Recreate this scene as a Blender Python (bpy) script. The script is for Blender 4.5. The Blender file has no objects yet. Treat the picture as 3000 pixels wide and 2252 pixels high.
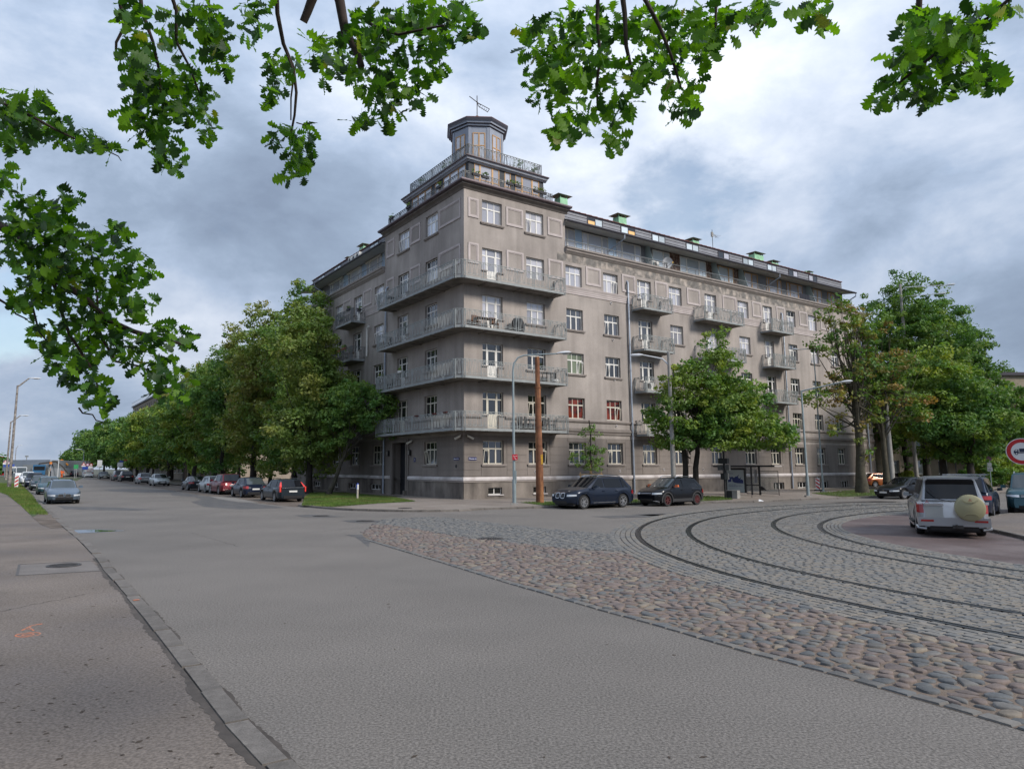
import bpy, bmesh, math, random
import numpy as np
from mathutils import Vector, Matrix
scene = bpy.context.scene
COL = scene.collection
rnd = random.Random(7)
# ------------------------------------------------------------------ camera
F_PX, CX, CY, PITCH, ROLL, EYE = 2067.96, 1386.39, 1081.56, 0.1371290, -0.0022800, 2.2
cp, sp, cr, sr = math.cos(PITCH), math.sin(PITCH), math.cos(ROLL), math.sin(ROLL)
c_right = Vector((1, 0, 0)); c_up0 = Vector((0, -sp, cp)); FWD = Vector((0, cp, sp))
RIGHT = cr * c_right + sr * c_up0
UP = -sr * c_right + cr * c_up0
cam = bpy.data.cameras.new('camera'); cam_o = bpy.data.objects.new('camera', cam); COL.objects.link(cam_o)
m3 = Matrix((RIGHT, UP, -FWD)).transposed()
cam_o.matrix_world = Matrix.Translation((0, 0, EYE)) @ m3.to_4x4()
cam.sensor_fit = 'HORIZONTAL'; cam.sensor_width = 36.0
cam.lens = F_PX / 3000 * 36
cam.shift_x = (1500 - CX) / 3000; cam.shift_y = -(1126 - CY) / 3000
cam.clip_start = 0.1; cam.clip_end = 2500
scene.camera = cam_o

def ray(x, y):
    return (FWD * F_PX + RIGHT * (x - CX) - UP * (y - CY)).normalized()
def G(x, y, z=0.0):
    """ground point seen at a photo pixel"""
    d = ray(x, y); t = (z - EYE) / d.z
    p = Vector((0, 0, EYE)) + d * t
    return Vector((p.x, p.y, z))
def on_line(px, A, D, py=1440):
    """point of the ground line A + t D that is seen in photo column px"""
    d = ray(px, py)
    det = d.x * (-D.y) + D.x * d.y
    t = (d.x * A.y - d.y * A.x) / (D.x * d.y - D.y * d.x) * -1
    # solve u*d.xy = A + t*D
    M = Matrix(((d.x, -D.x), (d.y, -D.y)))
    u, t = M.inverted() @ Vector((A.x, A.y))
    return Vector((A.x + t * D.x, A.y + t * D.y, 0))
def z_at(p, py):
    """height above the ground point p that is seen at photo row py"""
    lo, hi = -2.0, 60.0
    for _ in range(45):
        m = (lo + hi) / 2; q = Vector((p[0], p[1], m - EYE)); w = q.dot(FWD)
        if CY - F_PX * q.dot(UP) / w > py: lo = m
        else: hi = m
    return lo
def at_depth(px, py, dist):
    return Vector((0, 0, EYE)) + ray(px, py) * dist

# ------------------------------------------------------------------ world: daylight under broken cloud
SUN_EL, SUN_AZ = math.radians(35), math.radians(124)      # azimuth clockwise from +Y
world = bpy.data.worlds.new('World'); scene.world = world; world.use_nodes = True
wt = world.node_tree; wn = wt.nodes; wl = wt.links; wn.clear()
def W(t, **k):
    n = wn.new(t)
    for a, b in k.items(): setattr(n, a, b)
    return n
wout = W('ShaderNodeOutputWorld'); bg = W('ShaderNodeBackground'); bg.inputs[1].default_value = 0.11
wl.new(bg.outputs[0], wout.inputs[0])
sky = W('ShaderNodeTexSky', sky_type='NISHITA', sun_disc=False)
sky.sun_elevation = SUN_EL; sky.sun_rotation = SUN_AZ; sky.air_density = 1.2; sky.dust_density = 1.5; sky.ozone_density = 1.5
tc = W('ShaderNodeTexCoord')
sep = W('ShaderNodeSeparateXYZ'); wl.new(tc.outputs['Generated'], sep.inputs[0])
def WM(op, a, b=None, c=None, clamp=False):
    n = W('ShaderNodeMath', operation=op); n.use_clamp = clamp
    for i, v in enumerate((a, b, c)):
        if v is None: continue
        if isinstance(v, (int, float)): n.inputs[i].default_value = v
        else: wl.new(v, n.inputs[i])
    return n.outputs[0]
zz = WM('ADD', WM('MAXIMUM', sep.outputs[2], 0.0), 0.42)
comb = W('ShaderNodeCombineXYZ')
wl.new(WM('DIVIDE', sep.outputs[0], zz), comb.inputs[0]); wl.new(WM('DIVIDE', sep.outputs[1], zz), comb.inputs[1])
comb.inputs[2].default_value = 3.1
def WNoise(scale, detail, rough, off=(0, 0, 0), dist=0.0, stretch=(1, 1, 1)):
    mp = W('ShaderNodeMapping'); mp.inputs['Location'].default_value = off; mp.inputs['Scale'].default_value = stretch
    wl.new(tc.outputs['Generated'], mp.inputs[0])
    n = W('ShaderNodeTexNoise'); n.inputs['Scale'].default_value = scale; n.inputs['Detail'].default_value = detail
    n.inputs['Roughness'].default_value = rough; n.inputs['Distortion'].default_value = dist
    wl.new(mp.outputs[0], n.inputs['Vector']); return n.outputs[0]
n1 = WNoise(2.3, 8, 0.56, (2.3, 5.1, .7), 0.25, (1, 1, 1.9))
n2 = WNoise(6.5, 6, 0.6, (7.0, 1.0, 2), 0.2, (1, 1, 1.7))
base = WM('ADD', WM('MULTIPLY', n1, 1.0), WM('MULTIPLY', WM('SUBTRACT', n2, 0.5), 0.62))
# large cloud masses: where the photograph has its lighter and darker banks
def lobe(px, py, width, amp, acc):
    d = ray(px, py); dp = W('ShaderNodeVectorMath', operation='DOT_PRODUCT')
    nrm = W('ShaderNodeVectorMath', operation='NORMALIZE'); wl.new(tc.outputs['Generated'], nrm.inputs[0])
    wl.new(nrm.outputs[0], dp.inputs[0]); dp.inputs[1].default_value = d
    mr = W('ShaderNodeMapRange', interpolation_type='SMOOTHERSTEP'); wl.new(dp.outputs['Value'], mr.inputs[0])
    mr.inputs[1].default_value = math.cos(math.radians(width)); mr.inputs[2].default_value = 1.0
    mr.inputs[3].default_value = 0.0; mr.inputs[4].default_value = amp
    return WM('ADD', acc, mr.outputs[0])
CL = [(1850, 520, 16, .10), (1500, 300, 15, .05), (600, 920, 9, .20), (130, 1270, 13, .13), (2300, 160, 13, .10), (2750, 700, 14, .10),
      (560, 560, 15, -.10), (880, 700, 10, -.12), (2350, 520, 11, -.10), (2880, 1000, 9, -.09), (200, 900, 10, -.03), (2950, 350, 12, -.08),
      (60, 330, 12, .06), (1080, 420, 8, .04)]
for a in CL: base = lobe(*a, base)
ramp = W('ShaderNodeValToRGB'); wl.new(base, ramp.inputs[0])
el = ramp.color_ramp.elements
el[0].position = .18; el[0].color = (.185, .235, .325, 1)
el[1].position = .92; el[1].color = (.74, .775, .84, 1)
for p, c in ((.36, (.245, .310, .415, 1)), (.50, (.330, .405, .530, 1)), (.66, (.48, .54, .645, 1))):
    e = el.new(p); e.color = c
# holes of blue sky
hole_n = WNoise(5, 6, 0.6, (0.4, 9.3, 0), 0.2, (1, 1, 1.8))
hole = WM('ADD', hole_n, 0.0)
hole = lobe(2000, 640, 8, .24, hole); hole = lobe(20, 900, 6, .26, hole); hole = lobe(1800, 300, 5, .12, hole)
hr = W('ShaderNodeMapRange', interpolation_type='SMOOTHSTEP'); wl.new(hole, hr.inputs[0])
hr.inputs[1].default_value = .62; hr.inputs[2].default_value = .82; hr.inputs[3].default_value = 0; hr.inputs[4].default_value = .6
# an overcast sky is brighter overhead than at the horizon
zen = WM('ADD', WM('MULTIPLY', WM('MAXIMUM', sep.outputs[2], 0.0), .80), 0.98)
cloud_gain = WM('MULTIPLY', zen, 7.0)
sc_ = W('ShaderNodeVectorMath', operation='SCALE'); wl.new(ramp.outputs[0], sc_.inputs[0]); wl.new(cloud_gain, sc_.inputs['Scale'])
mixc = W('ShaderNodeMix', data_type='RGBA'); wl.new(hr.outputs[0], mixc.inputs[0])
wl.new(sc_.outputs[0], mixc.inputs[6]); wl.new(sky.outputs[0], mixc.inputs[7])
wl.new(mixc.outputs[2], bg.inputs[0])
world.cycles.sampling_method = 'MANUAL'; world.cycles.sample_map_resolution = 512
# ------------------------------------------------------------------ sun, softened by the cloud
sl = bpy.data.lights.new('sun', 'SUN'); sl.energy = 2.4; sl.angle = math.radians(16); sl.color = (1.0, .935, .85)
so = bpy.data.objects.new('sun', sl); COL.objects.link(so)
sdir = Vector((math.sin(SUN_AZ) * math.cos(SUN_EL), math.cos(SUN_AZ) * math.cos(SUN_EL), math.sin(SUN_EL)))
so.rotation_euler = (-sdir).to_track_quat('-Z', 'Y').to_euler(); so.location = (30, -30, 60)
scene.view_settings.view_transform = 'Standard'; scene.view_settings.look = 'None'
scene.view_settings.exposure = 0.58; scene.view_settings.gamma = 1.0; scene.view_settings.use_curve_mapping = False
scene.render.engine = 'CYCLES'
cy = scene.cycles
cy.use_denoising = True; cy.max_bounces = 6; cy.diffuse_bounces = 3; cy.glossy_bounces = 3; cy.transmission_bounces = 4
cy.transparent_max_bounces = 6; cy.use_adaptive_sampling = True; cy.adaptive_threshold = 0.02
cy.caustics_reflective = False; cy.caustics_refractive = False

# ------------------------------------------------------------------ materials
MATS = {}
def mat(name, col, rough=.8, metal=0.0, var=0.0, vscale=3.0, bump=0.0, bscale=40.0, spec=None, alt=None, altscale=.6, altlo=.45, althi=.65,
        coat=0.0, emit=None, transl=0.0, objvar=0.0, space='Object', ior=None, stretch=None, detail=5, streak=0, speck=0.0, speckscale=150.0, altdetail=4):
    if name in MATS: return MATS[name]
    m = bpy.data.materials.new(name); m.use_nodes = True; nt = m.node_tree; N = nt.nodes; L = nt.links
    b = N['Principled BSDF']; b.inputs['Roughness'].default_value = rough; b.inputs['Metallic'].default_value = metal
    b.inputs['Base Color'].default_value = (*col, 1)
    if spec is not None: b.inputs['Specular IOR Level'].default_value = spec
    if ior: b.inputs['IOR'].default_value = ior
    if coat: b.inputs['Coat Weight'].default_value = coat; b.inputs['Coat Roughness'].default_value = .03
    if emit: b.inputs['Emission Color'].default_value = (*emit[:3], 1); b.inputs['Emission Strength'].default_value = emit[3]
    last = None
    tcn = N.new('ShaderNodeTexCoord'); geo = N.new('ShaderNodeNewGeometry')
    src = geo.outputs['Position'] if space == 'World' else tcn.outputs['Object']
    def noise(scale, det=5, st=None, rgh=.55):
        v = src
        if st:
            mp = N.new('ShaderNodeMapping'); mp.inputs['Scale'].default_value = st; L.new(src, mp.inputs[0]); v = mp.outputs[0]
        n = N.new('ShaderNodeTexNoise'); n.inputs['Scale'].default_value = scale; n.inputs['Detail'].default_value = det
        n.inputs['Roughness'].default_value = rgh; L.new(v, n.inputs['Vector']); return n.outputs[0]
    def mix(fac, a, bb, mode='MIX'):
        x = N.new('ShaderNodeMix'); x.data_type = 'RGBA'; x.blend_type = mode; x.clamp_factor = True
        if isinstance(fac, float): x.inputs[0].default_value = fac
        else: L.new(fac, x.inputs[0])
        for s, v in ((6, a), (7, bb)):
            if isinstance(v, tuple): x.inputs[s].default_value = (*v, 1)
            else: L.new(v, x.inputs[s])
        return x.outputs[2]
    def rng(v, lo, hi, a=0.0, c=1.0):
        r = N.new('ShaderNodeMapRange'); L.new(v, r.inputs[0]); r.inputs[1].default_value = lo; r.inputs[2].default_value = hi
        r.inputs[3].default_value = a; r.inputs[4].default_value = c; return r.outputs[0]
    cur = tuple(col)
    if streak: var = var or .001
    if alt: cur = mix(rng(noise(altscale, altdetail, stretch), altlo, althi), cur, tuple(alt)); last = cur
    if var:
        f = rng(noise(vscale, detail), .3, .7, 1 - var, 1 + var)
        h = N.new('ShaderNodeVectorMath'); h.operation = 'SCALE'
        if isinstance(cur, tuple): h.inputs[0].default_value = cur
        else: L.new(cur, h.inputs[0])
        L.new(f, h.inputs['Scale']); cur = h.outputs[0]; last = cur
    if streak:
        f = rng(noise(1.6, 6, (1, 1, .07)), .35, .68, 1 + streak * .4, 1 - streak); h = N.new('ShaderNodeVectorMath'); h.operation = 'SCALE'; L.new(cur, h.inputs[0]); L.new(f, h.inputs['Scale']); cur = h.outputs[0]; last = cur
    if speck:
        f = rng(noise(speckscale, 2), .35, .65, 1 - speck, 1 + speck)
        h = N.new('ShaderNodeVectorMath'); h.operation = 'SCALE'
        if isinstance(cur, tuple): h.inputs[0].default_value = cur
        else: L.new(cur, h.inputs[0])
        L.new(f, h.inputs['Scale']); cur = h.outputs[0]; last = cur
    if objvar:
        oi = N.new('ShaderNodeObjectInfo'); f = rng(oi.outputs['Random'], 0, 1, 1 - objvar, 1 + objvar)
        h = N.new('ShaderNodeVectorMath'); h.operation = 'SCALE'
        if isinstance(cur, tuple): h.inputs[0].default_value = cur
        else: L.new(cur, h.inputs[0])
        L.new(f, h.inputs['Scale']); cur = h.outputs[0]; last = cur
    if last is not None: L.new(last, b.inputs['Base Color'])
    if bump:
        bn = N.new('ShaderNodeBump'); bn.inputs['Strength'].default_value = bump; bn.inputs['Distance'].default_value = .02
        L.new(noise(bscale, 4), bn.inputs['Height']); L.new(bn.outputs[0], b.inputs['Normal'])
    if transl:
        tr = N.new('ShaderNodeBsdfTranslucent'); ms = N.new('ShaderNodeMixShader'); ms.inputs[0].default_value = transl
        if last is not None:
            t2 = mix(1.0, last, (1.5, 1.6, .55), 'MULTIPLY'); L.new(t2, tr.inputs[0])
        else: tr.inputs[0].default_value = (*[min(1, a * k) for a, k in zip(col, (1.5, 1.6, .55))], 1)
        L.new(b.outputs[0], ms.inputs[1]); L.new(tr.outputs[0], ms.inputs[2]); L.new(ms.outputs[0], N['Material Output'].inputs[0])
    m['pp'] = 1
    MATS[name] = m
    return m

# ------------------------------------------------------------------ mesh helpers
class MB:
    def __init__(s): s.v = []; s.f = []; s.mi = []; s.cur = 0; s.sm = False
    def add(s, vs, fs):
        o = len(s.v); s.v += [tuple(p) for p in vs]
        for f in fs: s.f.append(tuple(i + o for i in f)); s.mi.append(s.cur)
        return s
    def box(s, x0, x1, y0, y1, z0, z1):
        if x0 > x1: x0, x1 = x1, x0
        if y0 > y1: y0, y1 = y1, y0
        if z0 > z1: z0, z1 = z1, z0
        return s.add([(x0, y0, z0), (x1, y0, z0), (x1, y1, z0), (x0, y1, z0), (x0, y0, z1), (x1, y0, z1), (x1, y1, z1), (x0, y1, z1)],
                     [(0, 3, 2, 1), (4, 5, 6, 7), (0, 1, 5, 4), (1, 2, 6, 5), (2, 3, 7, 6), (3, 0, 4, 7)])
    def bar(s, a, b, w, h=None, up=Vector((0, 0, 1)), caps=True):
        a = Vector(a); b = Vector(b); d = (b - a)
        if d.length < 1e-6: return s
        d.normalize(); h = h or w
        if abs(d.dot(up)) > .98: up = Vector((1, 0, 0))
        r = d.cross(up).normalized() * (w / 2); u = r.cross(d).normalized() * (h / 2)
        vs = [a - r - u, a + r - u, a + r + u, a - r + u, b - r - u, b + r - u, b + r + u, b - r + u]
        fs = [(0, 1, 5, 4), (1, 2, 6, 5), (2, 3, 7, 6), (3, 0, 4, 7)]
        if caps: fs += [(0, 3, 2, 1), (4, 5, 6, 7)]
        return s.add(vs, fs)
    def tube(s, pts, rs, n=8, caps=True):
        pts = [Vector(p) for p in pts]
        if isinstance(rs, (int, float)): rs = [rs] * len(pts)
        rings = []; prev = None
        for i, p in enumerate(pts):
            d = (pts[min(i + 1, len(pts) - 1)] - pts[max(i - 1, 0)])
            if d.length < 1e-9: d = Vector((0, 0, 1))
            d.normalize()
            ref = prev if prev is not None else (Vector((1, 0, 0)) if abs(d.z) > .9 else Vector((0, 0, 1)))
            a = (ref - d * ref.dot(d))
            if a.length < 1e-6: a = d.orthogonal()
            a.normalize(); prev = a; b2 = d.cross(a)
            rings.append([p + (a * math.cos(2 * math.pi * k / n) + b2 * math.sin(2 * math.pi * k / n)) * rs[i] for k in range(n)])
        vs = [q for r in rings for q in r]; fs = []
        for i in range(len(pts) - 1):
            for k in range(n):
                k2 = (k + 1) % n
                fs.append((i * n + k, i * n + k2, (i + 1) * n + k2, (i + 1) * n + k))
        if caps: fs.append(tuple(range(n - 1, -1, -1))); fs.append(tuple((len(pts) - 1) * n + k for k in range(n)))
        return s.add(vs, fs)
    def lathe(s, prof, n=16, c=(0, 0, 0), axis='Z'):
        vs = []; fs = []
        for r, z in prof:
            for k in range(n):
                a = 2 * math.pi * k / n; x, y = r * math.cos(a), r * math.sin(a)
                vs.append((c[0] + x, c[1] + y, c[2] + z) if axis == 'Z' else (c[0] + x, c[1] + z, c[2] + y))
        for i in range(len(prof) - 1):
            for k in range(n):
                k2 = (k + 1) % n; q = (i * n + k, i * n + k2, (i + 1) * n + k2, (i + 1) * n + k)
                fs.append(q if axis == 'Z' else q[::-1])
        for i, rev in ((0, True), (len(prof) - 1, False)):
            if prof[i][0] > 1e-4:
                q = tuple(i * n + k for k in range(n)); q = q[::-1] if rev else q
                fs.append(q if axis == 'Z' else q[::-1])
        return s.add(vs, fs)
    def prism(s, poly, z0, z1):
        n = len(poly); vs = [(x, y, z0) for x, y in poly] + [(x, y, z1) for x, y in poly]
        return s.add(vs, [tuple(range(n - 1, -1, -1)), tuple(range(n, 2 * n))] + [(i, (i + 1) % n, n + (i + 1) % n, n + i) for i in range(n)])
    def face(s, pts): return s.add(pts, [tuple(range(len(pts)))])
    def mesh(s, name, ms, smooth=None):
        me = bpy.data.meshes.new(name); me.from_pydata(s.v, [], s.f)
        if not isinstance(ms, (list, tuple)): ms = [ms]
        for m in ms: me.materials.append(m)
        if any(s.mi): me.polygons.foreach_set('material_index', s.mi)
        me.validate(); me.update()
        if smooth is not None:
            me.polygons.foreach_set('use_smooth', [True] * len(me.polygons))
            me.set_sharp_from_angle(angle=math.radians(smooth))
        return me
    def build(s, name, ms, parent=None, smooth=None, loc=None, rotz=0.0):
        return link(name, s.mesh(name, ms, smooth), parent, loc, rotz)
def link(name, me, parent=None, loc=None, rotz=0.0):
    o = bpy.data.objects.new(name, me); COL.objects.link(o)
    if parent is not None: o.parent = parent
    if loc is not None: o.location = loc
    if rotz: o.rotation_euler = (0, 0, rotz)
    return o
def thing(name, label, cat, loc=(0, 0, 0), rotz=0.0, group=None):
    o = bpy.data.objects.new(name, None); COL.objects.link(o); o.location = loc; o.rotation_euler = (0, 0, rotz)
    o.empty_display_size = .3
    return tag(o, label, cat, group)
def tag(o, label, cat, group=None):
    o['label'] = label; o['category'] = cat
    if group: o['group'] = group
    return o
def struct(o): o['kind'] = 'structure'; return o
def stuff(o): o['kind'] = 'stuff'; return o
def copy_tree(o, parent=None):
    c = o.copy(); COL.objects.link(c)
    if parent is not None: c.parent = parent
    for ch in list(o.children): copy_tree(ch, c)
    return c
def text_mesh(body, size, m, name='lettering', extrude=.004, align='CENTER', bold=0.0):
    cu = bpy.data.curves.new(name, 'FONT'); cu.body = body; cu.size = size; cu.extrude = extrude; cu.align_x = align; cu.align_y = 'CENTER'
    cu.resolution_u = 2; cu.offset = bold
    o = bpy.data.objects.new(name, cu); COL.objects.link(o)
    dg = bpy.context.evaluated_depsgraph_get()
    me = bpy.data.meshes.new_from_object(o.evaluated_get(dg)); bpy.data.objects.remove(o); bpy.data.curves.remove(cu)
    me.materials.clear(); me.materials.append(m); me.name = name
    return me
def text_on(body, size, m, parent, loc, rotz=0.0, bold=0.0, flat=False):
    """upright lettering facing local -Y"""
    o = link('lettering', text_mesh(body, size, m, bold=bold), parent, loc)
    o.rotation_euler = (0 if flat else math.pi / 2, 0, rotz)
    return o
def flat_poly(pts, z, name, m, sub=0):
    mb = MB(); mb.face([(p[0], p[1], z) for p in pts]); return mb.build(name, m)
# ------------------------------------------------------------------ common materials
M_asph = mat('asphalt', (.178, .161, .146), .82, var=.07, vscale=.45, bump=.5, bscale=55, speck=.34, speckscale=38, alt=(.152, .139, .127), altscale=.12, space='World', spec=.15)
M_asph_dark = mat('asphalt_patch', (.080, .077, .077), .85, var=.2, vscale=1.5, speck=.2, speckscale=60, space='World', alt=(.11, .102, .096), altscale=1.4)
M_asph_red = mat('red_asphalt', (.088, .060, .056), .8, var=.2, vscale=.8, speck=.3, speckscale=45, bump=.3, bscale=100, space='World', alt=(.135, .105, .10), altscale=.5)
M_pave = mat('pavement', (.182, .152, .130), .85, var=.22, vscale=.7, bump=.6, bscale=38, speck=.28, speckscale=34, alt=(.128, .110, .100), altscale=.35, space='World', spec=.25)
M_pave2 = mat('corner_pavement', (.245, .21, .182), .85, var=.18, vscale=1.0, speck=.15, speckscale=40, alt=(.20, .165, .14), altscale=.5, space='World', spec=.25)
M_kerb = mat('kerbstone', (.150, .135, .122), .85, var=.25, vscale=6, bump=.3, bscale=80, objvar=.18, speck=.15, speckscale=70, spec=.25)
M_soil = mat('soil', (.075, .058, .044), .95, var=.35, vscale=2.2, space='World', alt=(.05, .06, .03), altscale=1.5)
M_dirt = mat('parking_dirt', (.105, .078, .060), .95, var=.3, vscale=1.2, speck=.3, speckscale=40, space='World', alt=(.16, .13, .105), altscale=.7)
M_joint = mat('joint_sand', (.150, .112, .085), .95, var=.25, vscale=3, speck=.3, speckscale=80, space='World')
M_joint2 = mat('joint_grey', (.050, .040, .032), .95, var=.25, vscale=3, space='World')
M_ground = mat('ground', (.10, .095, .085), .95, var=.2, vscale=.2, space='World', alt=(.06, .08, .035), altscale=.05)
STONES = [mat('stone_grey', (.125, .118, .110), .8, var=.22, vscale=9, objvar=.15, bump=.3, bscale=30), mat('stone_blue', (.095, .098, .100), .8, var=.22, vscale=9, objvar=.15, bump=.3, bscale=30),
          mat('stone_pink', (.145, .112, .098), .8, var=.22, vscale=9, objvar=.15, bump=.3, bscale=30), mat('stone_rose', (.118, .095, .088), .8, var=.22, vscale=9, objvar=.15, bump=.3, bscale=30),
          mat('stone_tan', (.185, .155, .122), .8, var=.22, vscale=9, objvar=.1, bump=.3, bscale=30)]
SETT = [mat('sett_grey', (.160, .150, .136), .8, var=.2, vscale=8, objvar=.12, bump=.3, bscale=40, space='World'), mat('sett_warm', (.180, .160, .136), .8, var=.2, vscale=8, objvar=.12, bump=.3, bscale=40, space='World'),
        mat('sett_blue', (.132, .130, .126), .78, var=.2, vscale=8, objvar=.12, bump=.3, bscale=40, space='World')]
M_rail = mat('rail_steel', (.035, .034, .036), .38, metal=.7, var=.3, vscale=2)
M_grass = mat('grass_blades', (.085, .150, .022), .7, var=.35, vscale=.9, transl=.25, space='World', alt=(.15, .16, .045), altscale=.35)
M_turf = mat('turf', (.050, .075, .020), .95, var=.35, vscale=1.2, space='World', alt=(.085, .070, .040), altscale=.5)
M_iron = mat('cast_iron', (.055, .050, .048), .6, metal=.3, var=.3, vscale=10)

def P2(pts, z=0.0): return [(p.x, p.y) for p in (G(a, b, z) for a, b in pts)]
def inside(poly, x, y):
    c = False; n = len(poly); j = n - 1
    for i in range(n):
        xi, yi = poly[i]; xj, yj = poly[j]
        if (yi > y) != (yj > y) and x < (xj - xi) * (y - yi) / (yj - yi) + xi: c = not c
        j = i
    return c
def sheet(poly, z, name, m): return struct(flat_poly(poly, z, name, m))
def slab(poly, z0, z1, name, m): return struct(MB().prism(poly, z0, z1).build(name, m))
def resample(pts, step):
    pts = [Vector((p[0], p[1])) for p in pts]; out = [pts[0].copy()]; acc = 0
    for a, b in zip(pts, pts[1:]):
        L = (b - a).length; d = (b - a) / L; t = step - acc
        while t < L: out.append(a + d * t); t += step
        acc = L - (t - step)
    return out

# ------------------------------------------------------------------ ground, road
struct(MB().face([(-700, -200, -.05), (700, -200, -.05), (700, 900, -.05), (-700, 900, -.05)]).build('ground', M_ground))
KR = [(-1.0 + .9, 3.5 - 3.0), (-1.33, 5.55), (-1.87, 6.34), (-3.46, 8.89), (-5.54, 12.2), (-7.58, 15.37), (-8.92, 17.56), (-12.32, 22.76), (-14.83, 26.44), (-26.99, 44.8), (-33.34, 54.75), (-58.47, 92.9), (-110, 171)]
KR[0] = (.9, 2.2); KR.insert(0, (3.5, -2)); KR.insert(0, (12, -18))
road_poly = KR + [(-104, 178), (-60, 140), (-30, 110), (60, 120), (140, 140), (140, -18)]
sheet(road_poly, 0.0, 'road', M_asph)
# left pavement (behind the kerb)
def offset_line(pts, d):
    pts = [Vector(p) for p in pts]; out = []
    for i, p in enumerate(pts):
        t = (pts[min(i + 1, len(pts) - 1)] - pts[max(i - 1, 0)]).normalized()
        out.append(p + Vector((-t.y, t.x)) * d)
    return out
def kerb_line(name, pts, width, z0, z1, stone=1.0, side=1, far=75, parts=300, m=None):
    """kerb of separate stones; each stone is a child"""
    root = struct(bpy.data.objects.new(name, None)); COL.objects.link(root)
    rs = resample(pts, stone); far_mb = MB(); n = 0
    for i in range(len(rs) - 1):
        a, b = rs[i], rs[i + 1]; t = (b - a).normalized(); nn = Vector((-t.y, t.x)) * side; g = .012
        jit = rnd.uniform(-.012, .012); dz = rnd.uniform(-.012, .008)
        A = a + t * g + nn * jit; B = b - t * g + nn * (jit + rnd.uniform(-.01, .01)); w = nn * width; c = nn * .02
        pr = [(A.x, A.y, z0), (B.x, B.y, z0), (B.x + w.x, B.y + w.y, z0), (A.x + w.x, A.y + w.y, z0),
              (A.x + c.x * .3, A.y + c.y * .3, z1 + dz - .02), (B.x + c.x * .3, B.y + c.y * .3, z1 + dz - .02), (A.x + c.x, A.y + c.y, z1 + dz), (B.x + c.x, B.y + c.y, z1 + dz),
              (B.x + w.x, B.y + w.y, z1 + dz), (A.x + w.x, A.y + w.y, z1 + dz)]
        fs = [(0, 1, 5, 4), (4, 5, 7, 6), (6, 7, 8, 9), (1, 2, 8, 7, 5), (0, 4, 6, 9, 3), (2, 3, 9, 8)]
        if side < 0: fs = [f[::-1] for f in fs]
        if A.length < far and n < parts:
            n += 1; o = Vector((A.x, A.y, 0)); mb = MB().add([tuple(Vector(p) - o) for p in pr], fs); mb.build('kerbstone', m or M_kerb, root, loc=o)
        else: far_mb.add(pr, fs)
    if far_mb.v: stuff(far_mb.build('far_kerbstones', m or M_kerb, root))
    return root
kerb_line('left_kerb', KR[1:], .21, -.04, .075, 1.0, 1)
inner = offset_line(KR, .222)
lp = [(p.x, p.y) for p in inner] + [(-150, 171), (-150, -18)]
slab(lp, -.045, .055, 'left_pavement', M_pave)
# dark worn joint beside the kerb
# left verge
vin = [(p.x, p.y) for p in offset_line([(-16.9, 29.6), (-26.99, 44.8), (-33.34, 54.75), (-58.47, 92.9), (-110, 171)], .232)]
vout = [(-17.6, 29.5), (-19.3, 31.5), (-26.6, 42.05), (-37.6, 57.6), (-46.0, 68.5), (-70.5, 105.9), (-118, 171)]
verge = vin + vout[::-1]
sheet(verge, .062, 'left_verge', M_turf)

# ------------------------------------------------------------------ building side pavement
C0 = Vector((-0.62438, 46.91304, 0)); dR = Vector((.829523, .558472, 0)); dL = Vector((-.541708, .840567, 0))
nR = Vector((.558472, -.829523, 0)); nL = Vector((-.840567, -.541708, 0))
front_px = [(907, 1460), (872, 1483.5), (1008, 1495), (1154, 1499), (1268, 1499.5), (1340, 1498), (1415, 1493), (1553, 1489), (1626, 1487), (1790, 1480.5), (1853, 1478), (2059, 1473.5), (2163, 1473), (2200, 1472), (2345, 1465.5), (2489, 1460), (2634, 1454), (2800, 1448), (3000, 1443)]
fk = P2(front_px)
lay = Vector(fk[0] + (0,))
back_k = [tuple((lay + dL * t)[:2]) for t in (120, 60, 30, 12, 0)]
kfull = back_k + fk[1:]
fk_end = fk[-1]
kerb_line('corner_kerb', kfull, .16, -.04, .11, .95, 1)
ki = [(p.x, p.y) for p in offset_line(kfull, .175)]
pav = ki + [(fk_end[0] + 60, fk_end[1] + 45), (60, 140), (-60, 190), (-110, 200)]
slab(pav, -.045, .09, 'corner_pavement', M_pave2)
# dirt parking strip on the far side of the left street
edge = P2([(871, 1485), (744, 1472), (631, 1456), (463, 1430)]); e0 = Vector(edge[0] + (0,))
edge2 = edge + [tuple((Vector(edge[-1] + (0,)) + dL * t)[:2]) for t in (30, 80)]
sheet(edge2 + [back_k[0], back_k[1], back_k[2], back_k[3], back_k[4], fk[1]], .005, 'parking_strip', M_dirt)
# lawns and bare soil under the trees
soil = P2([(907, 1459), (1000, 1478), (1100, 1466), (1180, 1452), (1100, 1448)], .094)
soil = [tuple((Vector((soil[0][0], soil[0][1], 0)) + dL * 110)[:2])] + [soil[0], soil[1], soil[2], soil[3]] + [tuple((C0 + dL * 13 + nL * 1.6)[:2]), tuple((C0 + dL * 125 + nL * 1.6)[:2])]
sheet(soil, .094, 'tree_bed', M_soil)
lawn = P2([(884, 1480), (974, 1484.5), (1030, 1480), (1104, 1474), (1218, 1468), (1153, 1456), (1072, 1449), (1006, 1443), (912, 1443), (893, 1456)], .1)
sheet(lawn, .100, 'corner_lawn', M_turf)
strip = P2([(1524, 1471.5), (1592, 1479.5), (1630, 1481.5), (1800, 1475.5), (1890, 1472), (2050, 1467.5), (2148, 1463), (2130, 1455), (2040, 1452), (1900, 1462), (1790, 1466), (1618, 1469.5)], .1)
sheet(strip, .1, 'kerb_lawn', M_turf)
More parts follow.
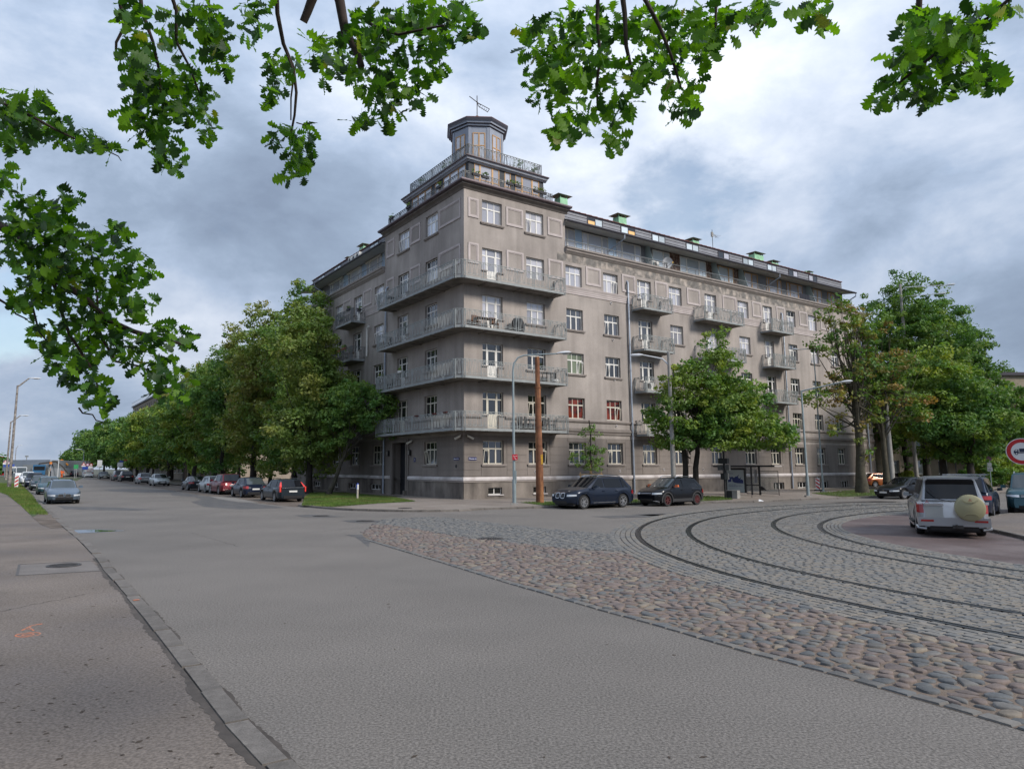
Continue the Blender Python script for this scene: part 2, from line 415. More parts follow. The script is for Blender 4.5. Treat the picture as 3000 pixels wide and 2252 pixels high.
rlawn = P2([(2377, 1444.5), (2410, 1449), (2468, 1455), (2600, 1451), (2760, 1444), (2900, 1437), (2900, 1427), (2700, 1430), (2600, 1433), (2484, 1437)], .1)
sheet(rlawn, .1, 'right_lawn', M_turf)
sheet(P2([(2310, 1437), (2484, 1437), (2600, 1433), (2700, 1430), (2900, 1427), (2900, 1418), (2600, 1424), (2450, 1430)], .096), .096, 'right_tree_bed', M_soil)
sheet(P2([(2590, 1425), (2760, 1418), (3000, 1410), (3000, 1402), (2600, 1409)], .1), .1, 'back_lawn', M_turf)
# right pavement island
isl = P2([(2890, 1556), (2950, 1569), (3000, 1581), (3300, 1660), (3400, 1560), (3000, 1508), (2940, 1511), (2893, 1520), (2875, 1538)])
ikl = [isl[5], isl[6], isl[7], isl[8], isl[0], isl[1], isl[2], isl[3]]
kerb_line('right_kerb', ikl, .15, -.04, .12, 1.0, -1 if False else 1)
isi = [(p.x, p.y) for p in offset_line(ikl, .165)]
slab(isi + [isl[4]], -.045, .10, 'right_pavement', M_pave)

# ------------------------------------------------------------------ tram curve
RAILPX = {1: [(3000, 1885), (2725, 1822), (2483, 1764), (2193, 1691.6), (2000, 1630), (1918, 1590), (1879, 1561), (1872, 1550), (1884, 1539), (1894, 1531), (1939, 1513), (2007, 1501.5), (2100, 1495.5), (2200, 1489), (2351, 1482), (2600, 1469)],
          2: [(3000, 1810), (2725, 1749.5), (2483, 1701), (2193, 1636), (2087, 1602), (2029, 1575.6), (2017, 1554), (2022, 1540), (2050, 1525), (2110, 1511), (2201, 1502), (2351, 1490.5), (2600, 1477)],
          3: [(3000, 1706), (2725, 1653), (2483, 1609), (2309, 1571), (2270, 1554), (2265, 1542), (2270, 1531), (2291, 1520), (2351, 1505), (2442, 1497), (2600, 1487)],
          4: [(3000, 1672), (2725, 1638), (2580, 1609), (2483, 1580), (2435, 1561), (2404, 1544), (2411, 1532), (2442, 1518), (2502, 1509), (2600, 1500)],
          'in': [(3000, 1652), (2725, 1619), (2580, 1588), (2500, 1561), (2471, 1542), (2507, 1523), (2628, 1507)],
          'out': [(2797, 1875), (2604, 1851), (2411, 1807), (2193, 1732), (2000, 1668), (1894, 1640), (1830, 1610), (1808, 1575), (1814, 1540), (1848, 1518), (1918, 1504), (2050, 1495), (2300, 1481), (2600, 1465)]}
RC = Vector((29.9, 18.8))
RFIT = {}
for k, v in RAILPX.items():
    th = []; rr = []
    for p in v:
        g = G(*p); d = Vector((g.x - RC.x, g.y - RC.y)); a = math.atan2(d.y, -d.x); th.append(a); rr.append(d.length)
    RFIT[k] = (np.polyfit(th, rr, 3 if len(v) > 8 else 2), min(th), max(th))
def ring(k, a, ext=True):
    f, lo, hi = RFIT[k]
    r = float(np.polyval(f, min(max(a, lo), hi)))
    return r
def rp(r, a): return Vector((RC.x - r * math.cos(a), RC.y + r * math.sin(a)))
A0, A1 = -.78, 1.42     # angular extent of the curve
# sett bed
bed = [tuple(rp(ring('out', A0 + (A1 - A0) * i / 60), A0 + (A1 - A0) * i / 60)) for i in range(61)] + [tuple(rp(ring('in', A1 - (A1 - A0) * i / 60), A1 - (A1 - A0) * i / 60)) for i in range(61)]
bedo = sheet(bed, .004, 'tram_track_bed', M_joint2)
island = [tuple(rp(ring('in', A0 + (A1 - A0) * i / 60), A0 + (A1 - A0) * i / 60)) for i in range(61)]
sheet(island + [tuple(rp(8, A1)), tuple(rp(3, .3)), tuple(rp(8, A0))], .008, 'red_asphalt_bay', M_asph_red)
for k in (1, 2, 3, 4):
    n = 90; mb = MB()
    prof = [(-.095, .004), (-.095, .026), (-.01, .026), (-.01, .008), (.035, .008), (.035, .024), (.07, .024), (.07, .004)]
    vs = []; fs = []
    for i in range(n + 1):
        a = A0 + (A1 - A0) * i / n; r = ring(k, a)
        for q, z in prof: p = rp(r - q, a); vs.append((p.x, p.y, z))
    m_ = len(prof)
    for i in range(n):
        for j in range(m_ - 1): fs.append((i * m_ + j, i * m_ + j + 1, (i + 1) * m_ + j + 1, (i + 1) * m_ + j))
    mb.add(vs, fs)
    o = mb.build('tram_rail', M_rail)
    tag(o, {1: 'outermost tram rail, bordering the rough cobblestones', 2: 'second tram rail from the rough cobblestones', 3: 'third tram rail from the cobblestones, across the gap between tracks', 4: 'innermost tram rail, curving round the red asphalt bay'}[k], 'rail', 'curved tram rails in the setts')

SETT_ITEMS = []     # (distance, verts, material index, origin)
def sett(poly4, h, mi):
    c = sum(poly4, Vector((0, 0))) / 4
    tz = [rnd.uniform(-.004, .004) for _ in range(4)]
    vs = [(p.x - c.x, p.y - c.y, .0) for p in poly4]
    for p, t in zip(poly4, tz):
        q = p + (c - p).normalized() * .016; vs.append((q.x - c.x, q.y - c.y, h + t))
    fs = [(0, 1, 5, 4), (1, 2, 6, 5), (2, 3, 7, 6), (3, 0, 4, 7), (4, 5, 6, 7)]
    SETT_ITEMS.append(((c - Vector((3, 0))).length, vs, fs, mi, (c.x, c.y, .002)))
def j2(s): return Vector((rnd.uniform(-s, s), rnd.uniform(-s, s)))
def pick():
    x = rnd.random(); return 0 if x < .5 else (1 if x < .8 else 2)
def concentric(kin, kout, rows=None, rw=.15, a0=A0, a1=A1, gin=.06, gout=.06, ln=.24):
    """courses that follow the rails"""
    amid = (a0 + a1) / 2
    nrow = rows or max(1, int(round((ring(kout, amid) - ring(kin, amid) - gin - gout) / rw)))
    for j in range(nrow):
        a = a0 + rnd.uniform(0, .01)
        while a < a1:
            ro = ring(kout, a) - gout; ri = ring(kin, a) + gin
            r0 = ri + (ro - ri) * j / nrow; r1 = ri + (ro - ri) * (j + 1) / nrow
            L = ln * rnd.uniform(.75, 1.25); a2 = a + L / r1; g = .010
            p = [rp(r0 + g, a + g / r0) + j2(.004), rp(r1 - g, a + g / r0) + j2(.004), rp(r1 - g, a2 - g / r0) + j2(.004), rp(r0 + g, a2 - g / r0) + j2(.004)]
            c = rp((r0 + r1) / 2, a)
            if c.y > 3.5 and c.y < 43 and c.x < c.y * .80 + 2.5: sett(p[::-1], .016 + rnd.uniform(-.004, .005), pick())
            a = a2
def transverse(kin, kout, gin=.06, gout=.06, rw=.155, ln=.23):
    """courses that run across the track"""
    a = A0
    while a < A1:
        r1 = ring(kout, a) - gout; r0 = ring(kin, a) + gin; w = rw * rnd.uniform(.9, 1.1) / r1; a2 = a + w; g = .012
        far = rp(r1, a).length; L0 = ln if far < 26 else ln * 1.35
        r = r0 - rnd.uniform(0, .2)
        while r < r1:
            q0 = max(r, r0); q1 = min(r + L0 * rnd.uniform(.8, 1.2), r1)
            if r1 - q1 < .07: q1 = r1
            if q1 - q0 > .05:
                p = [rp(q0 + g, a + g / q0) + j2(.005), rp(q1 - g, a + g / q0) + j2(.005), rp(q1 - g, a2 - g / q0) + j2(.005), rp(q0 + g, a2 - g / q0) + j2(.005)]
                c = p[0]
                if c.y > 3.5 and c.y < 43 and c.x < c.y * .80 + 2.5: sett(p[::-1], .016 + rnd.uniform(-.005, .006), pick())
            r = q1
        a = a2
transverse(2, 1); transverse(4, 3); transverse(3, 2)
concentric(1, 'out', gin=.09, gout=.0); concentric('in', 4, gin=.0, gout=.08)

# grey sett apron between the rough cobbles and the far road
near_px = [(1063, 1580), (1121, 1597), (1290, 1648), (1483, 1708), (1628, 1750), (1773, 1793), (1918, 1832), (2000, 1856), (2193, 1914), (2401, 1967), (2580, 2018), (2821, 2088), (3000, 2141), (3200, 2205)]
near = P2(near_px)
top = P2([(1063, 1580), (1062, 1561), (1092, 1535), (1126, 1522), (1270, 1513), (1435, 1530), (1580, 1547), (1725, 1559), (1811, 1566)])
mid = P2([(1092, 1535), (1169, 1542), (1338, 1571), (1483, 1588), (1676, 1609), (1821, 1614)])
apron = mid[::-1] + top[3:]
sheet([tuple(p) for p in (top[1:] + mid[::-1][:-1])], .004, 'grey_sett_apron', M_joint2)
ad = Vector((mid[3][0] - mid[1][0], mid[3][1] - mid[1][1])).normalized(); an = Vector((-ad.y, ad.x))
ap = top[2:] + mid[::-1][:-1]; o0 = Vector(mid[0])
us = [(Vector(p) - o0).dot(ad) for p in ap]; vsn = [(Vector(p) - o0).dot(an) for p in ap]
v = min(vsn)
while v < max(vsn):
    u = min(us) - rnd.uniform(0, .2); wv = .16
    while u < max(us):
        L = .23 * rnd.uniform(.8, 1.25); c = o0 + ad * (u + L / 2) + an * (v + wv / 2)
        if inside(ap, c.x, c.y):
            g = .011
            p = [o0 + ad * (u + g) + an * (v + g) + j2(.006), o0 + ad * (u + L - g) + an * (v + g) + j2(.006), o0 + ad * (u + L - g) + an * (v + wv - g) + j2(.006), o0 + ad * (u + g) + an * (v + wv - g) + j2(.006)]
            sett(p, .016 + rnd.uniform(-.005, .006), 2 if rnd.random() < .6 else 0)
        u += L
    v += wv
SETT_ITEMS.sort(key=lambda t: t[0])
cache_s = 0
for d, vs, fs, mi, o in SETT_ITEMS[:300]:
    MB().add(vs, fs).build('sett', SETT[mi], bedo, loc=o)
mb = MB()
for d, vs, fs, mi, o in SETT_ITEMS[300:]:
    mb.cur = mi; mb.add([(a + o[0], b + o[1], c + o[2]) for a, b, c in vs], fs)
stuff(mb.build('setts', SETT, bedo))

# ------------------------------------------------------------------ rough cobbles
cob_edge = [tuple(rp(ring('out', a) + .02, a)) for a in np.linspace(-.02, A0, 40)]
cob = near + [cob_edge[-1]] + cob_edge[::-1][1:]
# boundary: near line, outer edge of the track bed, then the grey apron
cob = near + cob_edge[::-1] + mid[::-1][1:] + [top[1]]
cobo = sheet(cob, .003, 'cobblestone_paving', M_joint)
in_near = [(p.x, p.y) for p in offset_line(near, .19)]
cobi = in_near + cob_edge[::-1] + mid[::-1][1:] + [top[1]]
COB = []
sp_ = .185; pts = []
ys = np.arange(3.8, 30, sp_ * .86)
for i, y in enumerate(ys):
    for x in np.arange(-5, 9, sp_):
        px_ = x + (sp_ / 2 if i % 2 else 0) + rnd.uniform(-.36, .36) * sp_; py_ = y + rnd.uniform(-.36, .36) * sp_
        if rnd.random() > .2: pts.append((px_, py_))
cellmap = {}
for k, p in enumerate(pts): cellmap.setdefault((int(p[0] // .4), int(p[1] // .4)), []).append(k)
for k, (px_, py_) in enumerate(pts):
    if not inside(cobi, px_, py_): continue
    if px_ > py_ * .80 + 1.5: continue
    poly = [(px_ - .19, py_ - .16), (px_ + .19, py_ - .16), (px_ + .19, py_ + .16), (px_ - .19, py_ + .16)]
    cx_, cy_ = int(px_ // .4), int(py_ // .4)
    for ax in (-1, 0, 1):
        for ay in (-1, 0, 1):
            for q in cellmap.get((cx_ + ax, cy_ + ay), ()):
                if q == k: continue
                qx, qy = pts[q]; dx, dy = qx - px_, qy - py_; dd = dx * dx + dy * dy
                if dd > .25: continue
                c = (qx * qx + qy * qy - px_ * px_ - py_ * py_) / 2 - .013 * math.sqrt(dd)
                out = []; n = len(poly)
                for i in range(n):
                    a, b = poly[i], poly[(i + 1) % n]; fa = a[0] * dx + a[1] * dy - c; fb = b[0] * dx + b[1] * dy - c
                    if fa <= 0: out.append(a)
                    if fa * fb < 0: t = fa / (fa - fb); out.append((a[0] + (b[0] - a[0]) * t, a[1] + (b[1] - a[1]) * t))
                poly = out
                if len(poly) < 3: break
            if len(poly) < 3: break
        if len(poly) < 3: break
    if len(poly) < 3: continue
    # round the outline
    n = len(poly); ch = []
    for i in range(n):
        a, b = poly[i], poly[(i + 1) % n]
        ch += [(a[0] * .72 + b[0] * .28, a[1] * .72 + b[1] * .28), (a[0] * .28 + b[0] * .72, a[1] * .28 + b[1] * .72)]
    c = (sum(p[0] for p in ch) / len(ch), sum(p[1] for p in ch) / len(ch)); shr = rnd.uniform(.84, 1.0); h = rnd.uniform(.012, .030)
    ch = [((p[0] - c[0]) * shr, (p[1] - c[1]) * shr) for p in ch]; n = len(ch); tx, ty = rnd.uniform(-.07, .07), rnd.uniform(-.07, .07)
    vs = [(a, b, 0) for a, b in ch] + [(a * .95, b * .95, h * .70 + a * tx + b * ty) for a, b in ch] + [(a * .80, b * .80, h * .98 + a * tx + b * ty) for a, b in ch]
    fs = [(i, (i + 1) % n, n + (i + 1) % n, n + i) for i in range(n)] + [(n + i, n + (i + 1) % n, 2 * n + (i + 1) % n, 2 * n + i) for i in range(n)] + [tuple(range(2 * n, 3 * n))]
    red = 1 / (1 + math.exp(-(py_ - 11) / 3)); x = rnd.random()
    mi = (2 if x < .22 + .3 * red else 3 if x < .34 + .38 * red else 4 if x < .44 + .40 * red else 1 if x < .80 else 0)
    COB.append((math.hypot(*c), vs, fs, mi, (c[0], c[1], .001)))
# border course along the asphalt
nb = resample([Vector(p) + Vector((0, 0)) for p in near], .30)
for a, b in zip(nb, nb[1:]):
    t = (b - a).normalized(); nn = Vector((-t.y, t.x)); w = .15
    p = [a + t * .012 + nn * .01, b - t * .012 + nn * .01, b - t * .012 + nn * w, a + t * .012 + nn * w]
    p = [q + j2(.008) for q in p]
    c = sum(p, Vector((0, 0))) / 4
    vs = [(q.x - c.x, q.y - c.y, 0) for q in p] + [((q.x - c.x) * .93, (q.y - c.y) * .88, .018 + rnd.uniform(-.003, .004)) for q in p]
    fs = [(0, 1, 5, 4), (1, 2, 6, 5), (2, 3, 7, 6), (3, 0, 4, 7), (4, 5, 6, 7)]
    if (p[1] - p[0]).cross(p[2] - p[0]) < 0: fs = [f[::-1] for f in fs]
    COB.append((c.length, vs, fs, 0 if rnd.random() < .6 else 1, (c.x, c.y, .001)))
COB.sort(key=lambda t: t[0])
for d, vs, fs, mi, o in COB[:300]:
    MB().add(vs, fs).build('cobblestone', STONES[mi], cobo, smooth=50, loc=o)
mb = MB()
for d, vs, fs, mi, o in COB[300:]:
    mb.cur = mi; mb.add([(a + o[0], b + o[1], c + o[2]) for a, b, c in vs], fs)
stuff(mb.build('cobblestones', STONES, cobo, smooth=50))

# ------------------------------------------------------------------ patches, manholes, puddle, paint
def patch(px, z, name, m): return sheet(P2(px, z), z, name, m)
patch([(862, 1509), (905, 1506.5), (960, 1508), (1008, 1513), (950, 1515), (890, 1514)], .004, 'road_patch', M_asph_dark)
patch([(1002, 1524), (1060, 1521.5), (1113, 1524), (1118, 1528), (1060, 1532), (1020, 1529)], .004, 'road_patch', M_asph_dark)
patch([(301, 1433), (400, 1431.5), (505, 1435), (520, 1441), (420, 1443), (330, 1439)], .004, 'road_patch', M_asph_dark)
patch([(560, 1452), (660, 1455), (745, 1474), (840, 1487), (700, 1491), (600, 1484), (560, 1470), (590, 1462)], .004, 'road_patch', M_asph_dark)
patch([(169, 1481), (240, 1484), (330, 1485), (452, 1492), (380, 1495), (260, 1493), (190, 1491)], .004, 'road_patch', M_asph_dark)
patch([(505, 1442), (590, 1449), (560, 1455), (500, 1450)], .0045, 'road_patch', M_asph_dark)
M_scuff = mat('scuffed_asphalt', (.20, .185, .17), .8, var=.2, vscale=1.2, space='World')
patch([(610, 1452), (690, 1458), (760, 1472), (700, 1470), (640, 1461)], .0085, 'scuffed_strip', M_scuff)
patch([(2030, 1512), (2085, 1517), (2045, 1520)], .006, 'road_patch', M_asph_dark)
patch([(1080, 1602), (1084, 1584), (1060, 1566), (1010, 1566), (1040, 1572), (1058, 1584)], .0045, 'road_patch', M_asph_dark)
for k, (px_, py_) in enumerate([(1730, 1512), (1850, 1506)]):
    patch([(px_, py_), (px_ + 150, py_ - 5), (px_ + 260, py_ - 8), (px_ + 190, py_ + 1), (px_ + 60, py_ + 5)], .0055, 'road_patch', M_asph_dark)
sheet(P2([(128, 1496), (150, 1507), (176, 1532), (183, 1544), (150, 1546), (120, 1535), (96, 1515)], .064), .0645, 'bare_verge', M_dirt)
mb = MB(); rc = random.Random(17)
for a, b in (((2100, 1812), (1900, 1790)), ((330, 1700), (1000, 1640)), ((420, 1530), (640, 1500)), ((1010, 1690), (1200, 1660)), ((900, 1560), (1060, 1545)), ((700, 1600), (560, 1560)), ((1300, 1506), (1560, 1512)), ((40, 1560), (190, 1556)), ((0, 1790), (250, 1740)), ((2350, 1483), (2640, 1466))):
    z = .0565 if a[0] < 250 and a[1] > 1500 else .0015; A = G(*a, z); Bq = G(*b, z); n = 26; prev = A
    if a[0] in (330, 2100, 1010): continue
    for i in range(1, n + 1):
        q = A.lerp(Bq, i / n) + Vector((rc.uniform(-.06, .06), rc.uniform(-.06, .06), 0)); mb.bar(prev, q, rc.uniform(.008, .022), .001); prev = q
stuff(mb.build('road_cracks', mat('crack_fill', (.06, .055, .05), .9)))
def cover(px_, py_, r, z, label):
    g = G(px_, py_, z); t = thing('manhole_cover', label, 'manhole cover', (g.x, g.y, z), 0, 'cast iron manhole covers')
    MB().lathe([(r * 1.12, 0), (r * 1.12, .012), (r * 1.02, .014), (r * 1.02, .006), (0.001, .006)], 28).build('rim', M_iron, t, smooth=40)
    mb = MB(); mb.lathe([(r, .0), (r, .010), (0.001, .012)], 28)
    for i in range(-4, 5):
        for j in range(-4, 5):
            if math.hypot(i, j) * r * .2 < r * .85: mb.box(i * r * .2 - r * .06, i * r * .2 + r * .06, j * r * .2 - r * .06, j * r * .2 + r * .06, .010, .017)
    mb.build('lid', M_iron, t)
cover(187, 1656, .31, .058, 'round iron manhole cover in the left pavement')
cover(1438, 1578, .36, .012, 'round manhole cover among the reddish cobblestones')
cover(1070, 1526, .33, .006, 'round manhole cover at the left tip of the sett apron')
cover(940, 1511, .33, .006, 'round manhole cover in the dark road patch near the corner lawn')
cover(1187, 1488, .33, .093, 'round manhole cover in the corner pavement behind the kerb')
patch_l = P2([(57, 1654), (265, 1643), (300, 1670), (50, 1684)], .057)
sheet(patch_l, .0572, 'pavement_patch', mat('pavement_patch', (.15, .132, .12), .85, var=.2, vscale=1.5, speck=.2, speckscale=50, space='World'))
M_line = mat('tar_seam', (.085, .08, .078), .8)
mb = MB()
for a, b in (((57, 1652), (275, 1642)), ((50, 1685), (305, 1671)), ((57, 1652), (50, 1685))):
    A = G(*a, .058); B = G(*b, .058); mb.bar(A, B, .05, .004)
struct(mb.build('pavement_seam', M_line))
gp = G(250, 1556)
pud = []
for i in range(26):
    a = 2 * math.pi * i / 26; rr = 1 + .12 * math.sin(3 * a + 1) + .08 * math.sin(5 * a)
    pud.append((gp.x + math.cos(a) * .85 * rr + math.sin(a) * .1, gp.y + math.sin(a) * .62 * rr))
struct(flat_poly(pud, .004, 'puddle', mat('puddle_water', (.02, .022, .025), .03, spec=.9, ior=1.5)))
wet = [((x - gp.x) * 1.25 + gp.x, (y - gp.y) * 1.3 + gp.y) for x, y in pud]
sheet(wet, .0025, 'wet_asphalt', mat('wet_asphalt', (.07, .066, .062), .35, var=.2, vscale=3, space='World'))
M_spray = mat('orange_spray', (.62, .16, .05), .7, alt=(.30, .17, .12), altscale=9, altlo=.4, althi=.62)
def spray(name, pts, w, z):
    mb = MB(); q = [G(a, b, z) for a, b in pts]
    for a, b in zip(q, q[1:]): mb.bar(a, b, w, .002)
    return mb.build(name, M_spray)
t = thing('sprayed_survey_mark', 'orange sprayed ring and scribble on the left pavement', 'paint mark', G(82, 1856, .056))
c = G(82, 1858, .0572)
mb = MB()
for r in (.055, .12):
    for i in range(20):
        a = 2 * math.pi * i / 20; b = 2 * math.pi * (i + 1) / 20
        mb.bar((c.x - t.location.x + math.cos(a) * r * 1.2, c.y - t.location.y + math.sin(a) * r, .0012), (c.x - t.location.x + math.cos(b) * r * 1.2, c.y - t.location.y + math.sin(b) * r, .0012), .02, .002)
mb.build('ring', M_spray, t)
for q, pp in enumerate([[(78, 1838), (92, 1832), (104, 1829), (124, 1826)], [(62, 1846), (76, 1840), (92, 1843)], [(86, 1836), (98, 1846)]]):
    mb = MB(); w3 = [G(a, b, .0572) - Vector((t.location.x, t.location.y, .056)) for a, b in pp]
    for a, b in zip(w3, w3[1:]): mb.bar(a, b, .022, .002)
    mb.build('stroke', M_spray, t)
t2 = spray('sprayed_kerb_mark', [(390, 1757), (408, 1755)], .06, .079); tag(t2, 'short orange paint dash on the left kerb', 'paint mark')
# worn dark joint and crumbs along the kerb
M_crumb = mat('wet_dirt', (.07, .058, .05), .9, var=.3, vscale=5, space='World')
for zc, off, nm in ((.0575, .226, 'dirt_line'), (.004, -.0, 'gutter_dirt')):
    base_l = resample(KR[1:9], .07); mb = MB(); up = []; lo = []
    for i, p in enumerate(base_l[:-1]):
        d = (base_l[i + 1] - p).normalized(); nn = Vector((-d.y, d.x))
        w = (.015 + .055 * abs(math.sin(i * .15) * math.sin(i * .047 + 1)) + rnd.uniform(0, .045))
        if off: a = p + nn * (off - .015); b = p + nn * (off + w)
        else: a = p + nn * .0; b = p - nn * w * .8
        lo.append((a.x, a.y, zc)); up.append((b.x, b.y, zc))
    n = len(lo)
    mb.add(lo + up, [((i, i + 1, n + i + 1, n + i) if not off else (i, n + i, n + i + 1, i + 1)) for i in range(n - 1)]); stuff(mb.build(nm, M_crumb))
# small dark debris on the left pavement and road
mb = MB()
for i in range(150):
    if i < 125: px_, py_ = rnd.uniform(0, 700), rnd.uniform(1650, 2250); z = .056
    else: px_, py_ = rnd.uniform(500, 2300), rnd.uniform(1600, 2250); z = .001
    g = G(px_, py_, z)
    near_k = min((Vector((g.x, g.y)) - Vector(p)).length for p in resample(KR[1:9], .5))
    inn = inside(lp, g.x, g.y)
    if near_k < .35 or (inn != (z > .01)) or inside(cob, g.x, g.y): continue
    s = rnd.uniform(.006, .02); a = rnd.uniform(0, 3.14)
    d1 = Vector((math.cos(a), math.sin(a), 0)) * s * rnd.uniform(1, 3); d2 = Vector((-math.sin(a), math.cos(a), 0)) * s
    mb.add([g + d1 + Vector((0, 0, .001)), g + d2 + Vector((0, 0, .004)), g - d1 * .8 + Vector((0, 0, .001)), g - d2 + Vector((0, 0, .002))], [(0, 1, 2, 3)])
stuff(mb.build('leaf_litter', mat('dry_litter', (.05, .035, .025), .9, objvar=0)))

# ------------------------------------------------------------------ grass
def grass(polys, name, n, h=.12, z=.1, label=None):
    V = []; Fc = []; rg = np.random.default_rng(len(name))
    allv = []
    for poly, cnt in polys:
        P = np.array(poly); lo = P.min(0); hi = P.max(0); got = 0
        while got < cnt:
            q = rg.uniform(lo, hi, (cnt * 3, 2)); ins = np.zeros(len(q), bool); j = len(P) - 1
            for i in range(len(P)):
                c = ((P[i, 1] > q[:, 1]) != (P[j, 1] > q[:, 1])) & (q[:, 0] < (P[j, 0] - P[i, 0]) * (q[:, 1] - P[i, 1]) / (P[j, 1] - P[i, 1] + 1e-12) + P[i, 0])
                ins ^= c; j = i
            q = q[ins][:cnt - got]; got += len(q); allv.append(q)
            if len(q) == 0: break
    q = np.concatenate(allv); n = len(q)
    a = rg.uniform(0, 6.28, n); hh = h * rg.uniform(.5, 1.4, n); w = rg.uniform(.008, .02, n) * (1 + h * 2)
    ln = rg.uniform(-.5, .5, (n, 2)) * hh[:, None]
    v = np.zeros((n, 3, 3)); dx = np.cos(a) * w; dy = np.sin(a) * w
    v[:, 0, 0] = q[:, 0] - dx; v[:, 0, 1] = q[:, 1] - dy; v[:, 1, 0] = q[:, 0] + dx; v[:, 1, 1] = q[:, 1] + dy
    v[:, 2, :2] = q + ln; v[:, :2, 2] = z; v[:, 2, 2] = z + hh
    me = raw_mesh(name, v.reshape(-1, 3), 3, M_grass)
    return stuff(link(name, me))
def raw_mesh(name, v, k, m, mi=None):
    n = len(v) // k; me = bpy.data.meshes.new(name)
    me.vertices.add(len(v)); me.vertices.foreach_set('co', v.astype(np.float32).ravel())
    me.loops.add(len(v)); me.loops.foreach_set('vertex_index', np.arange(len(v), dtype=np.int32))
    me.polygons.add(n); me.polygons.foreach_set('loop_start', np.arange(0, len(v), k, dtype=np.int32))
    me.polygons.foreach_set('loop_total', np.full(n, k, dtype=np.int32))
    for x in (m if isinstance(m, (list, tuple)) else [m]): me.materials.append(x)
    if mi is not None: me.polygons.foreach_set('material_index', mi.astype(np.int32))
    me.update(calc_edges=True); return me
vn = [(-19.3, 33.2), (-27.2, 45.2), (-33.6, 55.1), (-58.7, 93.2)]; vn2 = [(p[0], p[1]) for p in offset_line(vn, .32)]
grass([(vn2 + [(-66, 99), (-45.4, 68.0), (-37.2, 57.2), (-26.6, 42.05), (-20.6, 33.4)], 26000)], 'verge_grass', 0, .13, .06)
grass([(lawn, 26000)], 'corner_lawn_grass', 0, .07, .1)
grass([(strip, 7000), (rlawn, 9000)], 'kerb_lawn_grass', 0, .08, .1)
# ------------------------------------------------------------------ the corner apartment building
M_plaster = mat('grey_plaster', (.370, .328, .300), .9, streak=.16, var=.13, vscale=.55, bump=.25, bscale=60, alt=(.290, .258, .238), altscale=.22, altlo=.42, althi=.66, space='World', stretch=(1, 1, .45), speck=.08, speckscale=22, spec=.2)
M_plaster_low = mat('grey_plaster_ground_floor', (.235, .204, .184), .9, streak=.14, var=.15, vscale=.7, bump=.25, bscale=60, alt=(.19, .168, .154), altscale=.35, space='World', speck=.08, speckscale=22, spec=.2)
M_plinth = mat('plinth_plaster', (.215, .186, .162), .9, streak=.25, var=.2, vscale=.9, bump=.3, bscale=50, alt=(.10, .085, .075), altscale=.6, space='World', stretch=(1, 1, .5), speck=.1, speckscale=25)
M_worn = mat('weathered_plaster', (.175, .162, .150), .95, var=.3, vscale=2.6, bump=.5, bscale=25, alt=(.40, .345, .30), altscale=1.5, altlo=.46, althi=.66, altdetail=8, space='World')
M_trim = mat('pinkish_trim', (.47, .415, .40), .85, var=.12, vscale=1.5, bump=.15, bscale=60, space='World', spec=.2)
M_mould = mat('light_moulding', (.56, .52, .51), .8, var=.15, vscale=1.2, space='World', alt=(.36, .32, .31), altscale=.8)
M_sill = mat('window_sill_stone', (.27, .235, .215), .85, var=.15, vscale=3)
M_frame = mat('white_window_frame', (.72, .70, .66), .45, var=.06, vscale=4)
M_frame_y = mat('cream_window_frame', (.60, .56, .47), .45, var=.08, vscale=4)
M_wood = mat('golden_wood_frame', (.50, .285, .115), .5, var=.12, vscale=5)
M_slabc = mat('balcony_concrete', (.21, .19, .172), .9, var=.25, vscale=2.5, bump=.3, bscale=30, alt=(.13, .115, .105), altscale=1.3, space='World')
M_slab_edge = mat('balcony_edge_metal', (.26, .275, .275), .6, var=.15, vscale=3)
M_railing = mat('railing_paint', (.30, .32, .315), .5, metal=.15, var=.15, vscale=3)
M_railing_d = mat('roof_railing_paint', (.15, .155, .155), .5, metal=.2)
M_pipe = mat('zinc_downpipe', (.30, .335, .39), .45, metal=.35, var=.15, vscale=2.5)
M_gutter = mat('dark_gutter', (.050, .045, .055), .45, metal=.3)
M_eave = mat('cornice_plaster', (.145, .125, .112), .9, var=.25, vscale=1.5, space='World')
M_soffit = mat('soffit_boards', (.42, .42, .41), .8, var=.1, vscale=1)
M_seam = mat('mansard_sheet_metal', (.225, .230, .255), .6, metal=.1, var=.12, vscale=1.5)
M_tile = mat('red_roof_tile', (.17, .065, .060), .75, var=.2, vscale=8, objvar=.15)
M_green = mat('green_chimney_sheet', (.30, .58, .36), .6, var=.2, vscale=2, alt=(.18, .42, .25), altscale=1.2)
M_cap = mat('chimney_cap_sheet', (.20, .25, .19), .6, metal=.2, var=.2, vscale=2)
M_dark = mat('dark_cladding', (.040, .045, .055), .7, var=.2, vscale=3)
M_oct = mat('grey_turret_panels', (.27, .30, .365), .6, var=.08, vscale=1.5)
M_blueclad = mat('blue_weatherboard', (.46, .60, .76), .6, var=.06, vscale=2)
M_greyclad = mat('grey_weatherboard', (.20, .205, .22), .7, var=.15, vscale=2)
M_brownclad = mat('peeling_brown_board', (.11, .055, .035), .85, var=.5, vscale=6, alt=(.22, .17, .14), altscale=3)
M_frost = mat('frosted_glass', (.34, .42, .42), .25, spec=.6)
def glass(name, col, rough=.04, ior=2.0, alt=None, altscale=2):
    return mat(name, col, rough, ior=ior, spec=.5, alt=alt, altscale=altscale, altlo=.45, althi=.55, objvar=.35) if alt else mat(name, col, rough, ior=ior, spec=.5, objvar=.35)
GL = [glass('glass_dark', (.012, .013, .016)), glass('glass_shade', (.03, .032, .038)), glass('glass_curtain', (.22, .22, .245), ior=1.7),
      glass('glass_lace', (.42, .42, .46), ior=1.6), glass('glass_dim', (.07, .075, .09), ior=2.1)]
